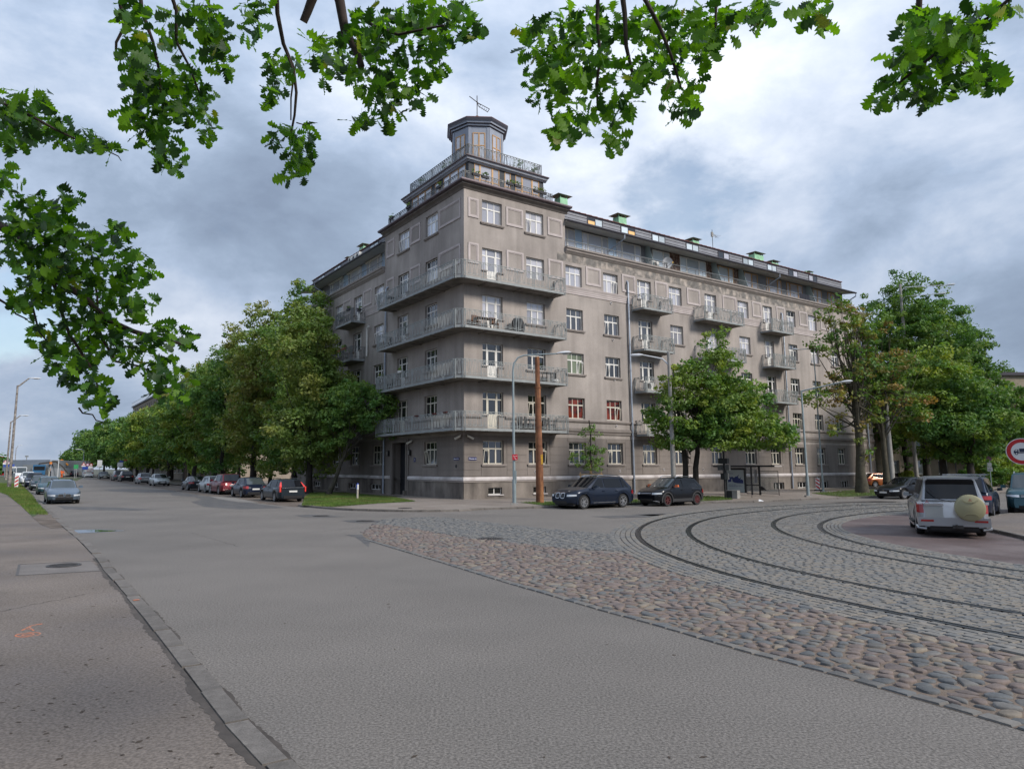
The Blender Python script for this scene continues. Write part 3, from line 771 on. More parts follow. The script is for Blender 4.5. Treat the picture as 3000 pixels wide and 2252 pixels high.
G_RED = glass('glass_red_curtain', (.16, .025, .012), ior=1.5, alt=(.02, .006, .006), altscale=1.1)
G_BLIND = glass('glass_green_blind', (.16, .19, .13), ior=1.5)
G_SKY = glass('glass_bright', (.42, .42, .47), .03, ior=2.3)  # pale lavender base colour stands for sky mirrored in the panes
G_ATT = glass('glass_attic', (.55, .58, .65), .03, ior=2.0)
G_ROOF = glass('glass_rooflight', (.55, .62, .66), .05, ior=2.2)
G_WARM = mat('painted_warm_reflection', (.5, .3, .12), .4, emit=(1.0, .62, .25, .3))  # warm reflection on the rooflights, put in as colour and faint emission
G_CELL = glass('glass_cellar', (.012, .011, .010), .15, ior=1.5)

B = thing('apartment_building', 'grey plastered corner apartment block with wraparound balconies, penthouse and octagonal turret', 'apartment building', C0)
AR = math.atan2(dR.y, dR.x); AL = math.atan2(-dL.y, -dL.x)
SR, SLf = 52.7, 32.6
def side_sign(side): return 1 if side == 'R' else -1
def ang(side): return AR if side == 'R' else AL
def fbox(mb, side, s0, s1, out0, out1, z0, z1):
    """box on a facade: s along it, out = distance in front of the wall"""
    k = side_sign(side); mb.box(k * s0, k * s1, -out1, -out0, z0, z1)
def fpart(mb, name, m, side, smooth=None, parent=None): return mb.build(name, m, parent or B, smooth, rotz=ang(side) if parent in (None, B) else 0)

COLS_R = [2.40, 6.28, 10.05, 13.95, 17.80, 21.62, 26.32, 31.02, 34.80, 38.68, 42.45, 46.15, 50.0]
DOOR_R = {0: 1.7, 4: 1.62, 6: 2.05, 8: 1.5}
W_R = {i: 1.62 for i in range(13)}; W_R.update({0: 1.74, 1: 1.68, 2: 1.66, 8: 1.5, 9: 1.5, 10: 1.48, 11: 1.46, 12: 1.46})
COLS_L = [4.55, 9.05, 13.48, 17.95, 22.38, 26.9]
DOOR_L = {1: 1.85, 3: 1.85}
W_L = {0: 1.82, 1: 1.85, 2: 1.85, 3: 1.85, 4: 1.85, 5: 1.95}
SILL = [2.38, 5.72, 9.08, 12.43, 15.80, 19.25]; HEAD = [3.96, 7.28, 10.66, 14.04, 17.40, 20.90]
SLABT = [None, 4.72, 8.12, 11.46, 14.80, None]     # balcony floor levels by storey
BASE_MESH = {}
def window_mesh(w, h, fm):
    key = (round(w, 2), round(h, 2), fm.name)
    if key in BASE_MESH: return BASE_MESH[key]
    mb = MB(); T = .065; D = .06; ht = h * .655
    mb.box(-w / 2, -w / 2 + T, 0, D, 0, h); mb.box(w / 2 - T, w / 2, 0, D, 0, h)
    mb.box(-w / 2 + T, w / 2 - T, 0, D, 0, T); mb.box(-w / 2 + T, w / 2 - T, 0, D, h - T, h)
    mb.box(-w / 2 + T, w / 2 - T, -.012, D, ht - .045, ht + .045)
    for k in (-1, 1):
        x = k * w / 6
        mb.box(x - .055, x + .055, -.004, D - .004, T, ht - .045); mb.box(x - .022, x + .022, .004, D - .004, ht + .045, h - T)
    panes = []
    xs = [-w / 2 + T, -w / 6 - .055, -w / 6 + .055, w / 6 - .055, w / 6 + .055, w / 2 - T]
    xt = [-w / 2 + T, -w / 6 - .022, -w / 6 + .022, w / 6 - .022, w / 6 + .022, w / 2 - T]
    for i in range(3):
        pb = MB().box(xs[2 * i], xs[2 * i + 1], .03, .045, T, ht - .045); panes.append(pb)
        pb = MB().box(xt[2 * i], xt[2 * i + 1], .03, .045, ht + .045, h - T); panes.append(pb)
    BASE_MESH[key] = (mb.mesh('window', fm), [p.mesh('pane', GL[0]) for p in panes]); return BASE_MESH[key]
def set_mat(o, m):
    o.material_slots[0].link = 'OBJECT'; o.material_slots[0].material = m
def place_window(side, sc, z0, w, h, gm, fm=None, depth=.17, tilt=None, parent=None, name='window'):
    me, pm = window_mesh(w, h, fm or M_frame); k = side_sign(side)
    R = Matrix.Rotation(ang(side), 4, 'Z')
    o = link(name, me, parent or B, R @ Vector((k * sc, depth, z0)), ang(side))
    for i, p in enumerate(pm):
        q = link('pane', p, o); set_mat(q, gm[i % len(gm)] if isinstance(gm, (list, tuple)) else gm)
    if tilt is not None:
        # tilted-in casement: a slim white sash leaning behind the opening
        mb = MB(); ht = h * .655; x0 = (-w / 2 + .08, -w / 6 + .06, w / 6 + .06)[tilt]; ww = w / 3 - .14
        for a in (x0, x0 + ww - .05): mb.bar((a + .025, .0 - .03, .08), (a + .025, -.17 + .0, ht - .12), .05, .04)
        mb.bar((x0, -.165, ht - .12), (x0 + ww, -.165, ht - .12), .04, .05)
        s = mb.build('open_sash', fm or M_frame, o)
    return o
def door_mesh(w, h, hs, fm):
    """balcony door: tall middle leaf with solid bottom, narrow side lights above the sill; z=0 is the floor"""
    key = ('d', round(w, 2), round(h, 2), round(hs, 2), fm.name)
    if key in BASE_MESH: return BASE_MESH[key]
    mb = MB(); D = .06; a = w * .235; ht = hs + (h - hs) * .68
    mb.box(-a - .06, -a + .06, -.01, D, 0, h); mb.box(a - .06, a + .06, -.01, D, 0, h)
    mb.box(-w / 2, -w / 2 + .055, 0, D, hs, h); mb.box(w / 2 - .055, w / 2, 0, D, hs, h)
    for s in (-1, 1):
        x0, x1 = sorted((s * (a + .06), s * (w / 2 - .055)))
        mb.box(x0, x1, 0, D, hs, hs + .06); mb.box(x0, x1, 0, D, h - .06, h); mb.box(x0, x1, 0, D, ht - .04, ht + .04)
    mb.box(-a + .06, a - .06, 0, D, h - .06, h); mb.box(-a + .06, a - .06, 0, D, ht - .045, ht + .045)
    mb.box(-a + .06, a - .06, .01, D - .01, 0, hs + .04)
    mb.box(-a + .06, -a + .12, .0, D - .005, hs + .04, ht - .045); mb.box(a - .12, a - .06, .0, D - .005, hs + .04, ht - .045)
    panes = [MB().box(-a + .12, a - .12, .03, .045, hs + .04, ht - .045), MB().box(-a + .06, a - .06, .03, .045, ht + .045, h - .06)]
    for s in (-1, 1):
        x0, x1 = sorted((s * (a + .06), s * (w / 2 - .055)))
        panes += [MB().box(x0, x1, .03, .045, hs + .06, ht - .04), MB().box(x0, x1, .03, .045, ht + .04, h - .06)]
    BASE_MESH[key] = (mb.mesh('balcony_door', fm), [p.mesh('pane', GL[0]) for p in panes]); return BASE_MESH[key]
def place_door(side, sc, z0, w, h, hs, gm, fm=None, depth=.17):
    me, pm = door_mesh(w, h, hs, fm or M_frame); k = side_sign(side); R = Matrix.Rotation(ang(side), 4, 'Z')
    o = link('balcony_door', me, B, R @ Vector((k * sc, depth, z0)), ang(side))
    for i, p in enumerate(pm): q = link('pane', p, o); set_mat(q, gm)
    return o

def wall_sheet(side, s0, s1, z0, z1, openings, depth, out=0.0, reveal=.2, name='wall', m=None, grid_m=None):
    """wall face with real openings and reveals"""
    ss = sorted({s0, s1} | {v for o in openings for v in o[:2] if s0 < v < s1}); zs = sorted({z0, z1} | {v for o in openings for v in o[2:4] if z0 < v < z1})
    k = side_sign(side); mb = MB()
    def hole(s, z): return any(o[0] < s < o[1] and o[2] < z < o[3] for o in openings)
    H = [[hole((a + b) / 2, (c + d) / 2) for c, d in zip(zs, zs[1:])] for a, b in zip(ss, ss[1:])]
    def quad(pts):
        mb.face(pts if k > 0 else pts[::-1])
    for i, (a, b) in enumerate(zip(ss, ss[1:])):
        for j, (c, d) in enumerate(zip(zs, zs[1:])):
            if not H[i][j]: quad([(k * a, -out, c), (k * b, -out, c), (k * b, -out, d), (k * a, -out, d)])
            else:
                y0, y1 = -out, reveal
                if i == 0 or not H[i - 1][j]: quad([(k * a, y0, c), (k * a, y0, d), (k * a, y1, d), (k * a, y1, c)][::-1])
                if i == len(ss) - 2 or not H[i + 1][j]: quad([(k * b, y0, c), (k * b, y0, d), (k * b, y1, d), (k * b, y1, c)])
                if j == 0 or not H[i][j - 1]: quad([(k * a, y0, c), (k * b, y0, c), (k * b, y1, c), (k * a, y1, c)][::-1])
                if j == len(zs) - 2 or not H[i][j + 1]: quad([(k * a, y0, d), (k * b, y0, d), (k * b, y1, d), (k * a, y1, d)])
    return fpart(mb, name, m or M_plaster, side)

def choose(side, i, f):
    r = rnd.random()
    if f == 0: return GL[1] if r < .5 else (GL[4] if r < .8 else GL[0])
    if f in (1, 2): return GL[0] if r < .45 else (GL[1] if r < .8 else GL[4])
    if f == 3: return G_SKY if r < .5 else (GL[4] if r < .8 else GL[2])
    return G_SKY if r < .55 else (GL[3] if r < .8 else GL[2])
CELL_R = [(1.92, 3.07, .35, .82), (5.78, 6.93, .35, .82), (17.15, 18.35, .1, .75), (34.1, 35.75, .02, .70), (37.92, 39.5, .14, .70), (41.7, 43.2, .02, .70), (45.5, 46.9, .02, .70), (49.4, 50.7, .02, .7), (28.2, 29.6, .05, .7)]
CELL_L = [(12.55, 14.6, .38, .82), (17.35, 19.07, .38, .82), (21.5, 23.1, .38, .82), (25.95, 27.8, .38, .82)]
PORTAL = (8.1, 10.4, -.05, 4.05)
holes = {'R': [], 'L': []}; WINS = []
for side, cols, doors, wid, nblock in (('R', COLS_R, DOOR_R, W_R, 2), ('L', COLS_L, DOOR_L, W_L, 2)):
    for i, c in enumerate(cols):
        for f in range(6):
            if f == 5 and i >= nblock: continue
            if side == 'L' and i == 1 and f == 0: continue
            w = wid[i]; isd = i in doors and 1 <= f <= 4
            if f == 5 and side == 'R' and i == 0: w = 1.74
            holes[side].append((c - w / 2, c + w / 2, SILL[f], HEAD[f]))
            if isd: holes[side].append((c - w * .235 - .06, c + w * .235 + .06, SLABT[f], SILL[f]))
            WINS.append((side, i, f, c, w, isd))
for side, S, BL in (('R', SR, 9.2), ('L', SLf, 12.48)):
    hs = holes[side]
    low = [h for h in hs if h[3] < 4.2] + ([PORTAL] if side == 'L' else [])
    cell = CELL_R if side == 'R' else CELL_L
    por = [PORTAL] if side == 'L' else []
    wall_sheet(side, 0, S, 4.3, 18.4, [h for h in hs if 4.3 < h[3] < 18.4], 0, name='wall')
    wall_sheet(side, 0, BL, 18.4, 21.6, [h for h in hs if h[3] > 18.4], 0, name='tower_wall')
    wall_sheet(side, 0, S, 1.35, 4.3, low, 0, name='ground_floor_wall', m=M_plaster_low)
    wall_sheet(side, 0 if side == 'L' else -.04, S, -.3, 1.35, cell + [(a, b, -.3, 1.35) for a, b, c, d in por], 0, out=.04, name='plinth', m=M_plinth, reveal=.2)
# ends and back so the block is a closed volume
mb = MB()
mb.face([(SR, 0, -.3), (SR, 13, -.3), (SR, 13, 18.8), (SR, 0, 18.8)])
fpart(mb, 'end_wall', M_plaster, 'R')
mb = MB(); mb.face([(-SLf, 0, -.3), (-SLf, 13, -.3), (-SLf, 13, 18.8), (-SLf, 0, 18.8)][::-1]); fpart(mb, 'end_wall', M_plaster, 'L')
mb = MB(); mb.box(9.2, 9.25, .0, 7, 18.4, 21.6); fpart(mb, 'tower_side_wall', M_plaster, 'R')
mb = MB(); mb.box(-12.48, -12.53, .0, 7, 18.4, 21.6); fpart(mb, 'tower_side_wall', M_plaster, 'L')
mb = MB()
for side, S in (('R', SR), ('L', SLf)):
    pass
mb = MB().box(13, SR - .3, 12.8, 13, -.3, 22); fpart(mb, 'rear_wall', M_plaster, 'R')
mb = MB().box(-SLf + .3, -13, 12.8, 13, -.3, 22); fpart(mb, 'rear_wall', M_plaster, 'L')

# windows and balcony doors
special = {('R', 2, 1): G_RED, ('R', 3, 1): G_RED, ('R', 1, 1): GL[0], ('R', 2, 2): G_BLIND, ('R', 0, 2): GL[0], ('R', 1, 2): GL[0], ('R', 3, 2): GL[1], ('R', 4, 1): GL[0],
           ('R', 0, 3): G_SKY, ('R', 1, 3): G_SKY, ('R', 0, 4): G_SKY, ('R', 1, 4): GL[3], ('R', 0, 5): G_SKY, ('R', 1, 5): GL[3], ('R', 2, 4): G_SKY, ('R', 2, 3): GL[4], ('R', 3, 3): GL[4],
           ('L', 0, 5): G_ATT, ('L', 1, 5): G_ATT, ('L', 0, 4): G_ATT, ('L', 0, 3): GL[4], ('L', 0, 2): GL[1], ('L', 0, 1): GL[0], ('L', 1, 4): GL[4]}
tilts = {('R', 1, 5): 0, ('R', 3, 4): 2, ('R', 3, 3): 0, ('R', 2, 2): 2, ('R', 3, 2): 0, ('R', 0, 0): 0, ('R', 1, 0): 2, ('R', 2, 0): 0, ('R', 3, 0): 0, ('R', 4, 0): 0, ('R', 1, 1): 0, ('R', 3, 1): 2, ('R', 9, 1): 2, ('R', 9, 3): 0,
         ('L', 0, 0): 0, ('L', 2, 4): 0, ('L', 2, 3): 0, ('L', 1, 5): 0, ('L', 5, 4): 0, ('R', 10, 3): 0}
for side, i, f, c, w, isd in WINS:
    gm = special.get((side, i, f)) or choose(side, i, f)
    fm = M_frame_y if f <= 1 else M_frame
    if isd: place_door(side, c, SLABT[f], w - .01, HEAD[f] - SLABT[f], SILL[f] - SLABT[f], gm, fm)
    else: place_window(side, c, SILL[f], w - .01, HEAD[f] - SILL[f], [gm, gm if rnd.random() < .8 else GL[0]], fm, tilt=tilts.get((side, i, f)))
    # sills
    if (f in (0, 2, 3, 5) and not isd):
        mb = MB(); fbox(mb, side, c - w / 2 - .16, c + w / 2 + .16, .0, .13, SILL[f] - .10, SILL[f] - .01); fbox(mb, side, c - w / 2 - .12, c + w / 2 + .12, 0, .09, SILL[f] - .16, SILL[f] - .10)
        fpart(mb, 'window_sill', M_sill, side)
    elif isd:
        for s in (-1, 1):
            mb = MB(); a0, a1 = sorted((c + s * (w * .235 + .07), c + s * (w / 2 + .1))); fbox(mb, side, a0, a1, 0, .10, SILL[f] - .09, SILL[f] - .01); fpart(mb, 'window_sill', M_sill, side)
# cellar windows
for side, cells in (('R', CELL_R), ('L', CELL_L)):
    for a, b, z0, z1 in cells:
        mb = MB(); k = side_sign(side); w = b - a; T = .05
        mb.box(-w / 2, -w / 2 + T, 0, .05, 0, z1 - z0); mb.box(w / 2 - T, w / 2, 0, .05, 0, z1 - z0); mb.box(-w / 2 + T, w / 2 - T, 0, .05, 0, T); mb.box(-w / 2 + T, w / 2 - T, 0, .05, z1 - z0 - T, z1 - z0)
        nn_ = 1 if w < 1.3 else 2
        for q in range(nn_): x = -w / 2 + w * (q + 1) / (nn_ + 1); mb.box(x - .035, x + .035, .0, .048, T, z1 - z0 - T)
        R = Matrix.Rotation(ang(side), 4, 'Z'); o = mb.build('cellar_window', M_frame, B, loc=R @ Vector((k * (a + b) / 2, .12, z0)), rotz=ang(side))
        MB().box(-w / 2 + T, w / 2 - T, .02, .03, T, z1 - z0 - T).build('pane', G_CELL, o)
        if side == 'R' and a < 10:
            mb = MB(); fbox(mb, side, a - .05, b + .1, .04, .12, z0 - .07, z0 - .005); fpart(mb, 'window_sill', M_mould, side)

# rusticated ground floor: separate proud plaster panels with recessed joints
def rustic(side, S, cols, wid, doors):
    rows = [(1.60, 1.985), (2.005, 2.485), (2.505, 3.00), (3.02, 3.60), (3.62, 4.24)]
    edges = []
    for i, c in enumerate(cols):
        if side == 'L' and i == 1: edges.append((7.55, 10.95)); continue
        edges.append((c - wid[i] / 2 - .16, c + wid[i] / 2 + .24))
    edges = sorted(edges); k = side_sign(side)
    cur = .0
    for a, b in edges + [(S, S)]:
        if a - cur > .3:
            nseg = 1
            for z0, z1 in rows:
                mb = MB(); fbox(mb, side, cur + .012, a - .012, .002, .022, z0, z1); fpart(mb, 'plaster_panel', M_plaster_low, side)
        cur = b
    for i, c in enumerate(cols):
        if side == 'L' and i == 1: continue
        a, b = c - wid[i] / 2 - .16, c + wid[i] / 2 + .24
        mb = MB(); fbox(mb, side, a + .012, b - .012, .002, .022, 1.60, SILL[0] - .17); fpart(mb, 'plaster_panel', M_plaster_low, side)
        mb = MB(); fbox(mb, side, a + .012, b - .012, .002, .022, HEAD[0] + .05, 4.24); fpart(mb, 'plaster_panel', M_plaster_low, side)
rustic('R', SR, COLS_R, W_R, DOOR_R); rustic('L', 29.0, COLS_L, W_L, DOOR_L)

# mouldings along the facades
def run(side, s0, s1, prof, name, m, cap=True, smooth=40):
    """profile (out, z) swept along the facade"""
    k = side_sign(side); n = len(prof); mb = MB()
    mb.add([(k * s0, -o, z) for o, z in prof] + [(k * s1, -o, z) for o, z in prof],
           [(((i, i + 1, n + i + 1, n + i)) if k < 0 else (i, n + i, n + i + 1, i + 1)) for i in range(n - 1)] + ([tuple(range(n)), tuple(range(2 * n - 1, n - 1, -1))] if cap else []))
    return fpart(mb, name, m, side, smooth)
arc = [(.04, 1.27), (.13, 1.29)] + [(.055 + .085 * math.cos(a), 1.39 + .125 * math.sin(a)) for a in np.linspace(-.5, 1.5, 7)] + [(.0, 1.525)]
run('R', -.13, SR, arc, 'base_moulding', M_mould); run('L', -.13, 7.82, arc, 'base_moulding', M_mould); run('L', 10.8, SLf, arc, 'base_moulding', M_mould)
run('R', -.09, SR, [(.04, 1.18), (.09, 1.18), (.09, 1.265), (.04, 1.265)], 'base_fillet', M_sill); run('L', -.09, 7.82, [(.04, 1.18), (.09, 1.18), (.09, 1.265), (.04, 1.265)], 'base_fillet', M_sill)
course = [(0, 4.58), (.07, 4.58), (.07, 4.72), (.14, 4.80), (.14, 4.88), (.10, 4.90), (.10, 5.0), (0, 5.03)]
ledge2 = [(0, 5.42), (.05, 5.44), (.12, 5.56), (.12, 5.62), (0, 5.66)]
def broken(side, s0, s1, gaps, prof, name, m):
    cur = s0
    for a, b in gaps:
        if a - cur > .1: run(side, cur, a, prof, name, m)
        cur = b
    if s1 - cur > .1: run(side, cur, s1, prof, name, m)
broken('R', 8.05, SR, [(16.27, 19.6), (23.85, 29.1), (33.5, 36.7)], course, 'string_course', M_plaster_low)
broken('L', 10.7, 29.0, [(16.2, 19.95)], course, 'string_course', M_plaster_low)
broken('R', -.12, SR, [(1.4, 3.4), (16.9, 18.7), (25.2, 27.5), (33.9, 35.7)], ledge2, 'sill_course', M_sill)
broken('L', -.12, 29.0, [(8.0, 10.1), (16.95, 18.95)], ledge2, 'sill_course', M_sill)
pink = [(0, 15.16), (.05, 15.18), (.05, 15.30), (.07, 15.32), (.07, 15.44), (.09, 15.46), (.09, 15.60), (.17, 15.70), (.17, 15.77), (0, 15.80)]
broken('R', 8.05, SR, [(16.27, 19.6), (23.85, 29.1), (33.5, 36.7)], pink, 'string_course', M_trim)
broken('L', 10.7, 29.0, [(16.2, 19.95)], pink, 'string_course', M_trim)
topl = [(0, 18.28), (.06, 18.32), (.10, 18.42), (.20, 18.50), (.20, 18.60), (.30, 18.68), (.30, 18.80), (0, 18.84)]
run('R', 9.2, SR, topl, 'attic_ledge', M_sill); run('L', 12.48, 29.0, topl, 'attic_ledge', M_sill)
# weathered band under the attic ledge
mb = MB(); fbox(mb, 'R', 8.4, 46.5, .0, .006, 17.66, 18.28); fpart(mb, 'weathered_band', M_worn, 'R')

# relief frames between the windows
def relief(side, s0, s1, z0, z1):
    mb = MB(); T = .13
    for a, b, c, d in ((s0, s1, z0, z0 + T), (s0, s1, z1 - T, z1), (s0, s0 + T, z0 + T, z1 - T), (s1 - T, s1, z0 + T, z1 - T)):
        fbox(mb, side, a, b, .0, .055, c, d)
    T2 = .19
    for a, b, c, d in ((s0 + T, s1 - T, z0 + T, z0 + T2), (s0 + T, s1 - T, z1 - T2, z1 - T), (s0 + T, s0 + T2, z0 + T2, z1 - T2), (s1 - T2, s1 - T, z0 + T2, z1 - T2)):
        fbox(mb, side, a, b, .0, .028, c, d)
    fpart(mb, 'relief_frame', M_trim, side)
for a, b in ((.34, 1.22), (3.62, 5.17), (7.5, 8.95)): relief('R', a, b, 19.42, 20.82)
for a, b in ((.34, 1.22), (3.62, 5.17), (7.5, 8.95), (11.27, 12.85), (15.2, 16.72), (19.08, 20.62), (23.1, 24.85), (27.97, 29.95), (32.38, 33.78), (36.2, 37.6), (40.09, 41.5), (43.89, 45.2), (47.6, 48.9)): relief('R', a, b, 16.12, 17.58)
for a, b in ((.41, 3.38), (6.24, 7.84), (10.68, 12.1)): relief('L', a, b, 19.38, 20.82)
for a, b in ((.41, 3.38), (6.24, 7.84), (10.68, 12.1), (14.95, 16.7), (19.5, 21.3), (23.97, 25.6)): relief('L', a, b, 16.12, 17.55)

# entrance
mb = MB(); k = -1
fbox(mb, 'L', 7.75, 8.1, .002, .10, -.1, 4.3); fbox(mb, 'L', 10.4, 10.8, .002, .10, -.1, 4.3); fbox(mb, 'L', 8.1, 10.4, .002, .10, 4.05, 4.3)
fbox(mb, 'L', 7.95, 8.1, .10, .16, -.1, 4.2); fbox(mb, 'L', 10.4, 10.58, .10, .16, -.1, 4.2); fbox(mb, 'L', 8.1, 10.4, .10, .16, 4.05, 4.2)
fpart(mb, 'portal_frame', M_plaster_low, 'L')
mb = MB(); mb.box(-10.42, -10.40, 0, .7, -.1, 4.05); mb.box(-8.10, -8.08, 0, .7, -.1, 4.05); mb.box(-10.4, -8.1, 0, .7, 4.05, 4.08); fpart(mb, 'entrance_recess', M_plaster_low, 'L')
M_door = mat('dark_entrance_door', (.012, .013, .018), .5)
mb = MB(); mb.box(-10.4, -8.1, .62, .70, 0.0, 4.05)
for x in (-10.2, -9.2): mb.box(x, x + .85, .585, .62, .25, 1.4); mb.box(x, x + .85, .585, .62, 1.6, 2.9)
o = fpart(mb, 'entrance_door', M_door, 'L')
MB().box(-9.3, -9.26, .50, .58, 1.1, 1.4).build('handle', M_iron, o)
mb = MB(); mb.box(-8.1, -7.9, -.35, -.05, -.1, .45); fpart(mb, 'door_plinth_block', M_plinth, 'L')

# cornice, gutter and roof of the tower block
corn = [(0, 21.38), (.05, 21.40), (.10, 21.52), (.22, 21.60), (.30, 21.64), (.30, 21.74), (.42, 21.78), (.45, 21.86), (.45, 21.93), (0, 21.97)]
def corner_run(prof, sR, sL, name, m, smooth=35, parent=None, off=0.0):
    """one moulding that turns the building corner; mitred"""
    n = len(prof); V = []
    def P(side, s, o, z):
        d, nn = (dR, nR) if side == 'R' else (dL, nL); q = d * s + nn * o; return (q.x, q.y, z)
    bis_num = (nR + nL); kk = 2 / bis_num.length_squared
    for o, z in prof: V.append(P('L', sL + (o if False else 0), o, z))
    for o, z in prof: q = bis_num * (kk * o); V.append((q.x, q.y, z))
    for o, z in prof: V.append(P('R', sR, o, z))
    F = []
    for r in (0, 1):
        for i in range(n - 1): F.append((r * n + i, (r + 1) * n + i, (r + 1) * n + i + 1, r * n + i + 1))
    F.append(tuple(range(n))); F.append(tuple(range(3 * n - 1, 2 * n - 1, -1)))
    return MB().add(V, F).build(name, m, parent or B, smooth)
corner_run(corn[:6], 9.45, 12.75, 'cornice', M_eave)
corner_run([(.0, 21.74), (.42, 21.76), (.50, 21.80), (.52, 21.87), (.50, 21.93), (.3, 21.97), (-3, 22.02)], 9.6, 12.95, 'roof_edge', mat('roof_edge_sheet', (.12, .09, .10), .5, metal=.3, var=.2, vscale=3))
def deck(pts, z, name, m):
    mb = MB(); mb.face([((dR * a + dL * b).x, (dR * a + dL * b).y, z) for a, b in pts]); return mb.build(name, m, B)
deck([(0, 0), (9.25, 0), (9.25, 12.5), (0, 12.5)], 21.95, 'terrace_floor', M_slabc)

# attic storey of the wings
def attic(side, s0, s1, zshift=0.0):
    k = side_sign(side)
    # terrace, wall, soffit, gutter, lower roof, mansard, tiled roof
    mb = MB(); fbox(mb, side, s0, s1, -1.25, .0, 18.70, 18.80); fpart(mb, 'terrace_floor', M_slabc, side)
    run(side, s0, s1 + .3, [(-1.2, 20.96), (.34, 20.76), (.34, 20.80), (-1.2, 21.0)], 'soffit', M_soffit)
    run(side, s0, s1 + .35, [(.30, 20.74), (.42, 20.74), (.46, 20.82), (.42, 20.88), (.30, 20.88)], 'gutter', M_gutter)
    run(side, s0, s1 + .3, [(.42, 20.86), (-1.0, 21.42), (-1.0, 21.38), (.40, 20.82)], 'lower_roof', M_seam)
    run(side, s0, s1, [(-1.0, 21.3), (-1.0, 22.24), (-1.1, 22.24), (-1.1, 21.3)], 'mansard_face', M_seam)
    for z in (21.66, 21.95): run(side, s0, s1, [(-.995, z), (-.975, z), (-.975, z + .025), (-.995, z + .025)], 'seam', M_gutter)
    run(side, s0, s1 + .05, [(-.93, 22.24), (-.93, 22.27), (-6.5, 23.0), (-13, 22.2), (-13, 22.1)], 'roof', M_tile)
    mb = MB(); n = int((s1 - s0) / .62)
    for i in range(n):
        a = s0 + (s1 - s0) * i / n; b = s0 + (s1 - s0) * (i + 1) / n; kk2 = k
        mb.add([(kk2 * a, .86, 22.245), (kk2 * b, .86, 22.245), (kk2 * b, .86, 22.315), (kk2 * a, .86, 22.275), (kk2 * a, 1.5, 22.33), (kk2 * b, 1.5, 22.37), (kk2 * b, 1.5, 22.34), (kk2 * a, 1.5, 22.30)],
               [(0, 1, 2, 3), (3, 2, 5, 4), (1, 0, 7, 6)] if k > 0 else [(3, 2, 1, 0), (4, 5, 2, 3), (6, 7, 0, 1)])
    o = fpart(mb, 'eaves_tiles', M_tile, side)
    mb = MB(); mb.box(k * s1, k * (s1 + .04), 1.0, 12.5, 18.8, 22.25); fpart(mb, 'attic_end_wall', M_greyclad, side)
attic('R', 9.2, 50.4); attic('L', 12.5, 32.6)
def attic_boards(side, segs, wins, s0, s1):
    holes_ = [(a, b, 18.92, 20.84) for a, b, *_ in wins]
    for a, b, m in segs: pass
    k = side_sign(side)
    # cladding boards between windows: separate lapped boards
    cur = s0; fills = []
    for a, b in sorted((w[0], w[1]) for w in wins):
        if a > cur: fills.append((cur, a))
        cur = b
    if s1 > cur: fills.append((cur, s1))
    for a, b in fills:
        m = next((mm for x, y, mm in segs if x <= (a + b) / 2 <= y), M_greyclad)
        for q in range(11):
            z = 18.8 + q * .195; mb = MB()
            mb.add([(k * a, 1.2, z), (k * b, 1.2, z), (k * b, 1.215, z + .195), (k * a, 1.215, z + .195), (k * a, 1.24, z), (k * b, 1.24, z)], [(0, 1, 2, 3) if k > 0 else (3, 2, 1, 0), (4, 5, 1, 0) if k > 0 else (0, 1, 5, 4)])
            fpart(mb, 'board', m, side)
    mb = MB(); fbox(mb, side, s0, s1, -1.30, -1.26, 18.8, 21.0); fpart(mb, 'attic_wall', M_greyclad, side)
def attic_window(side, a, b, lights, fm, gm, z0=18.9, z1=20.84, out=-1.2, trans=.5):
    """wide window with mullions at the given fractions"""
    w = b - a; h = z1 - z0; mb = MB(); T = .07; k = side_sign(side)
    xs = [0] + list(lights) + [1]; X = [-w / 2 + w * x for x in xs]
    mb.box(-w / 2, w / 2, 0, .06, 0, T); mb.box(-w / 2, w / 2, 0, .06, h - T, h)
    for i, x in enumerate(X):
        x = min(max(x, -w / 2 + T / 2 + .001), w / 2 - T / 2 - .001); mb.box(x - (.07 if 0 < i < len(X) - 1 else T / 2), x + (.07 if 0 < i < len(X) - 1 else T / 2), -.003, .057, T, h - T)
    mb.box(-w / 2 + T, w / 2 - T, .001, .056, h * trans - .035, h * trans + .035)
    R = Matrix.Rotation(ang(side), 4, 'Z'); o = mb.build('attic_window', fm, B, loc=R @ Vector((k * (a + b) / 2, -out - .03, z0)), rotz=ang(side))
    for x0, x1 in zip(X, X[1:]):
        for q0, q1 in ((T, h * trans - .035), (h * trans + .035, h - T)):
            p = MB().box(x0 + .06, x1 - .06, .03, .04, q0, q1).build('pane', gm, o)
    return o
wr = [(9.25, 11.35, (.35, .62), M_frame, G_ATT), (12.1, 15.0, (.22, .75), M_frame, G_ATT), (15.95, 18.85, (.22, .75), M_frame, G_ATT), (20.3, 22.5, (.63,), M_frame, G_ROOF),
      (23.85, 27.45, (.25, .73), M_frame, G_ROOF), (29.2, 31.5, (.68,), M_wood, G_ROOF), (33.2, 35.3, (.55,), M_wood, G_SKY), (36.75, 39.25, (.15, .75), M_wood, G_SKY),
      (40.2, 43.0, (.2, .72), M_wood, G_SKY), (45.0, 46.6, (.5,), M_wood, G_SKY), (47.78, 49.2, (.5,), M_wood, G_SKY)]
for a, b, l, fm, gm in wr: attic_window('R', a, b, l, fm, gm)
attic_boards('R', [(9, 19.3, M_blueclad), (22.5, 24, M_brownclad), (27.4, 29, M_brownclad), (31.5, 33, M_brownclad)], wr, 9.2, 50.4)
wl_ = [(15.65, 18.8, (.2, .75), M_frame, G_ATT), (20.0, 23.15, (.2, .75), M_frame, G_ATT), (24.4, 27.9, (.2, .75), M_frame, G_ATT), (31.05, 32.2, (.5,), M_frame, G_ATT)]
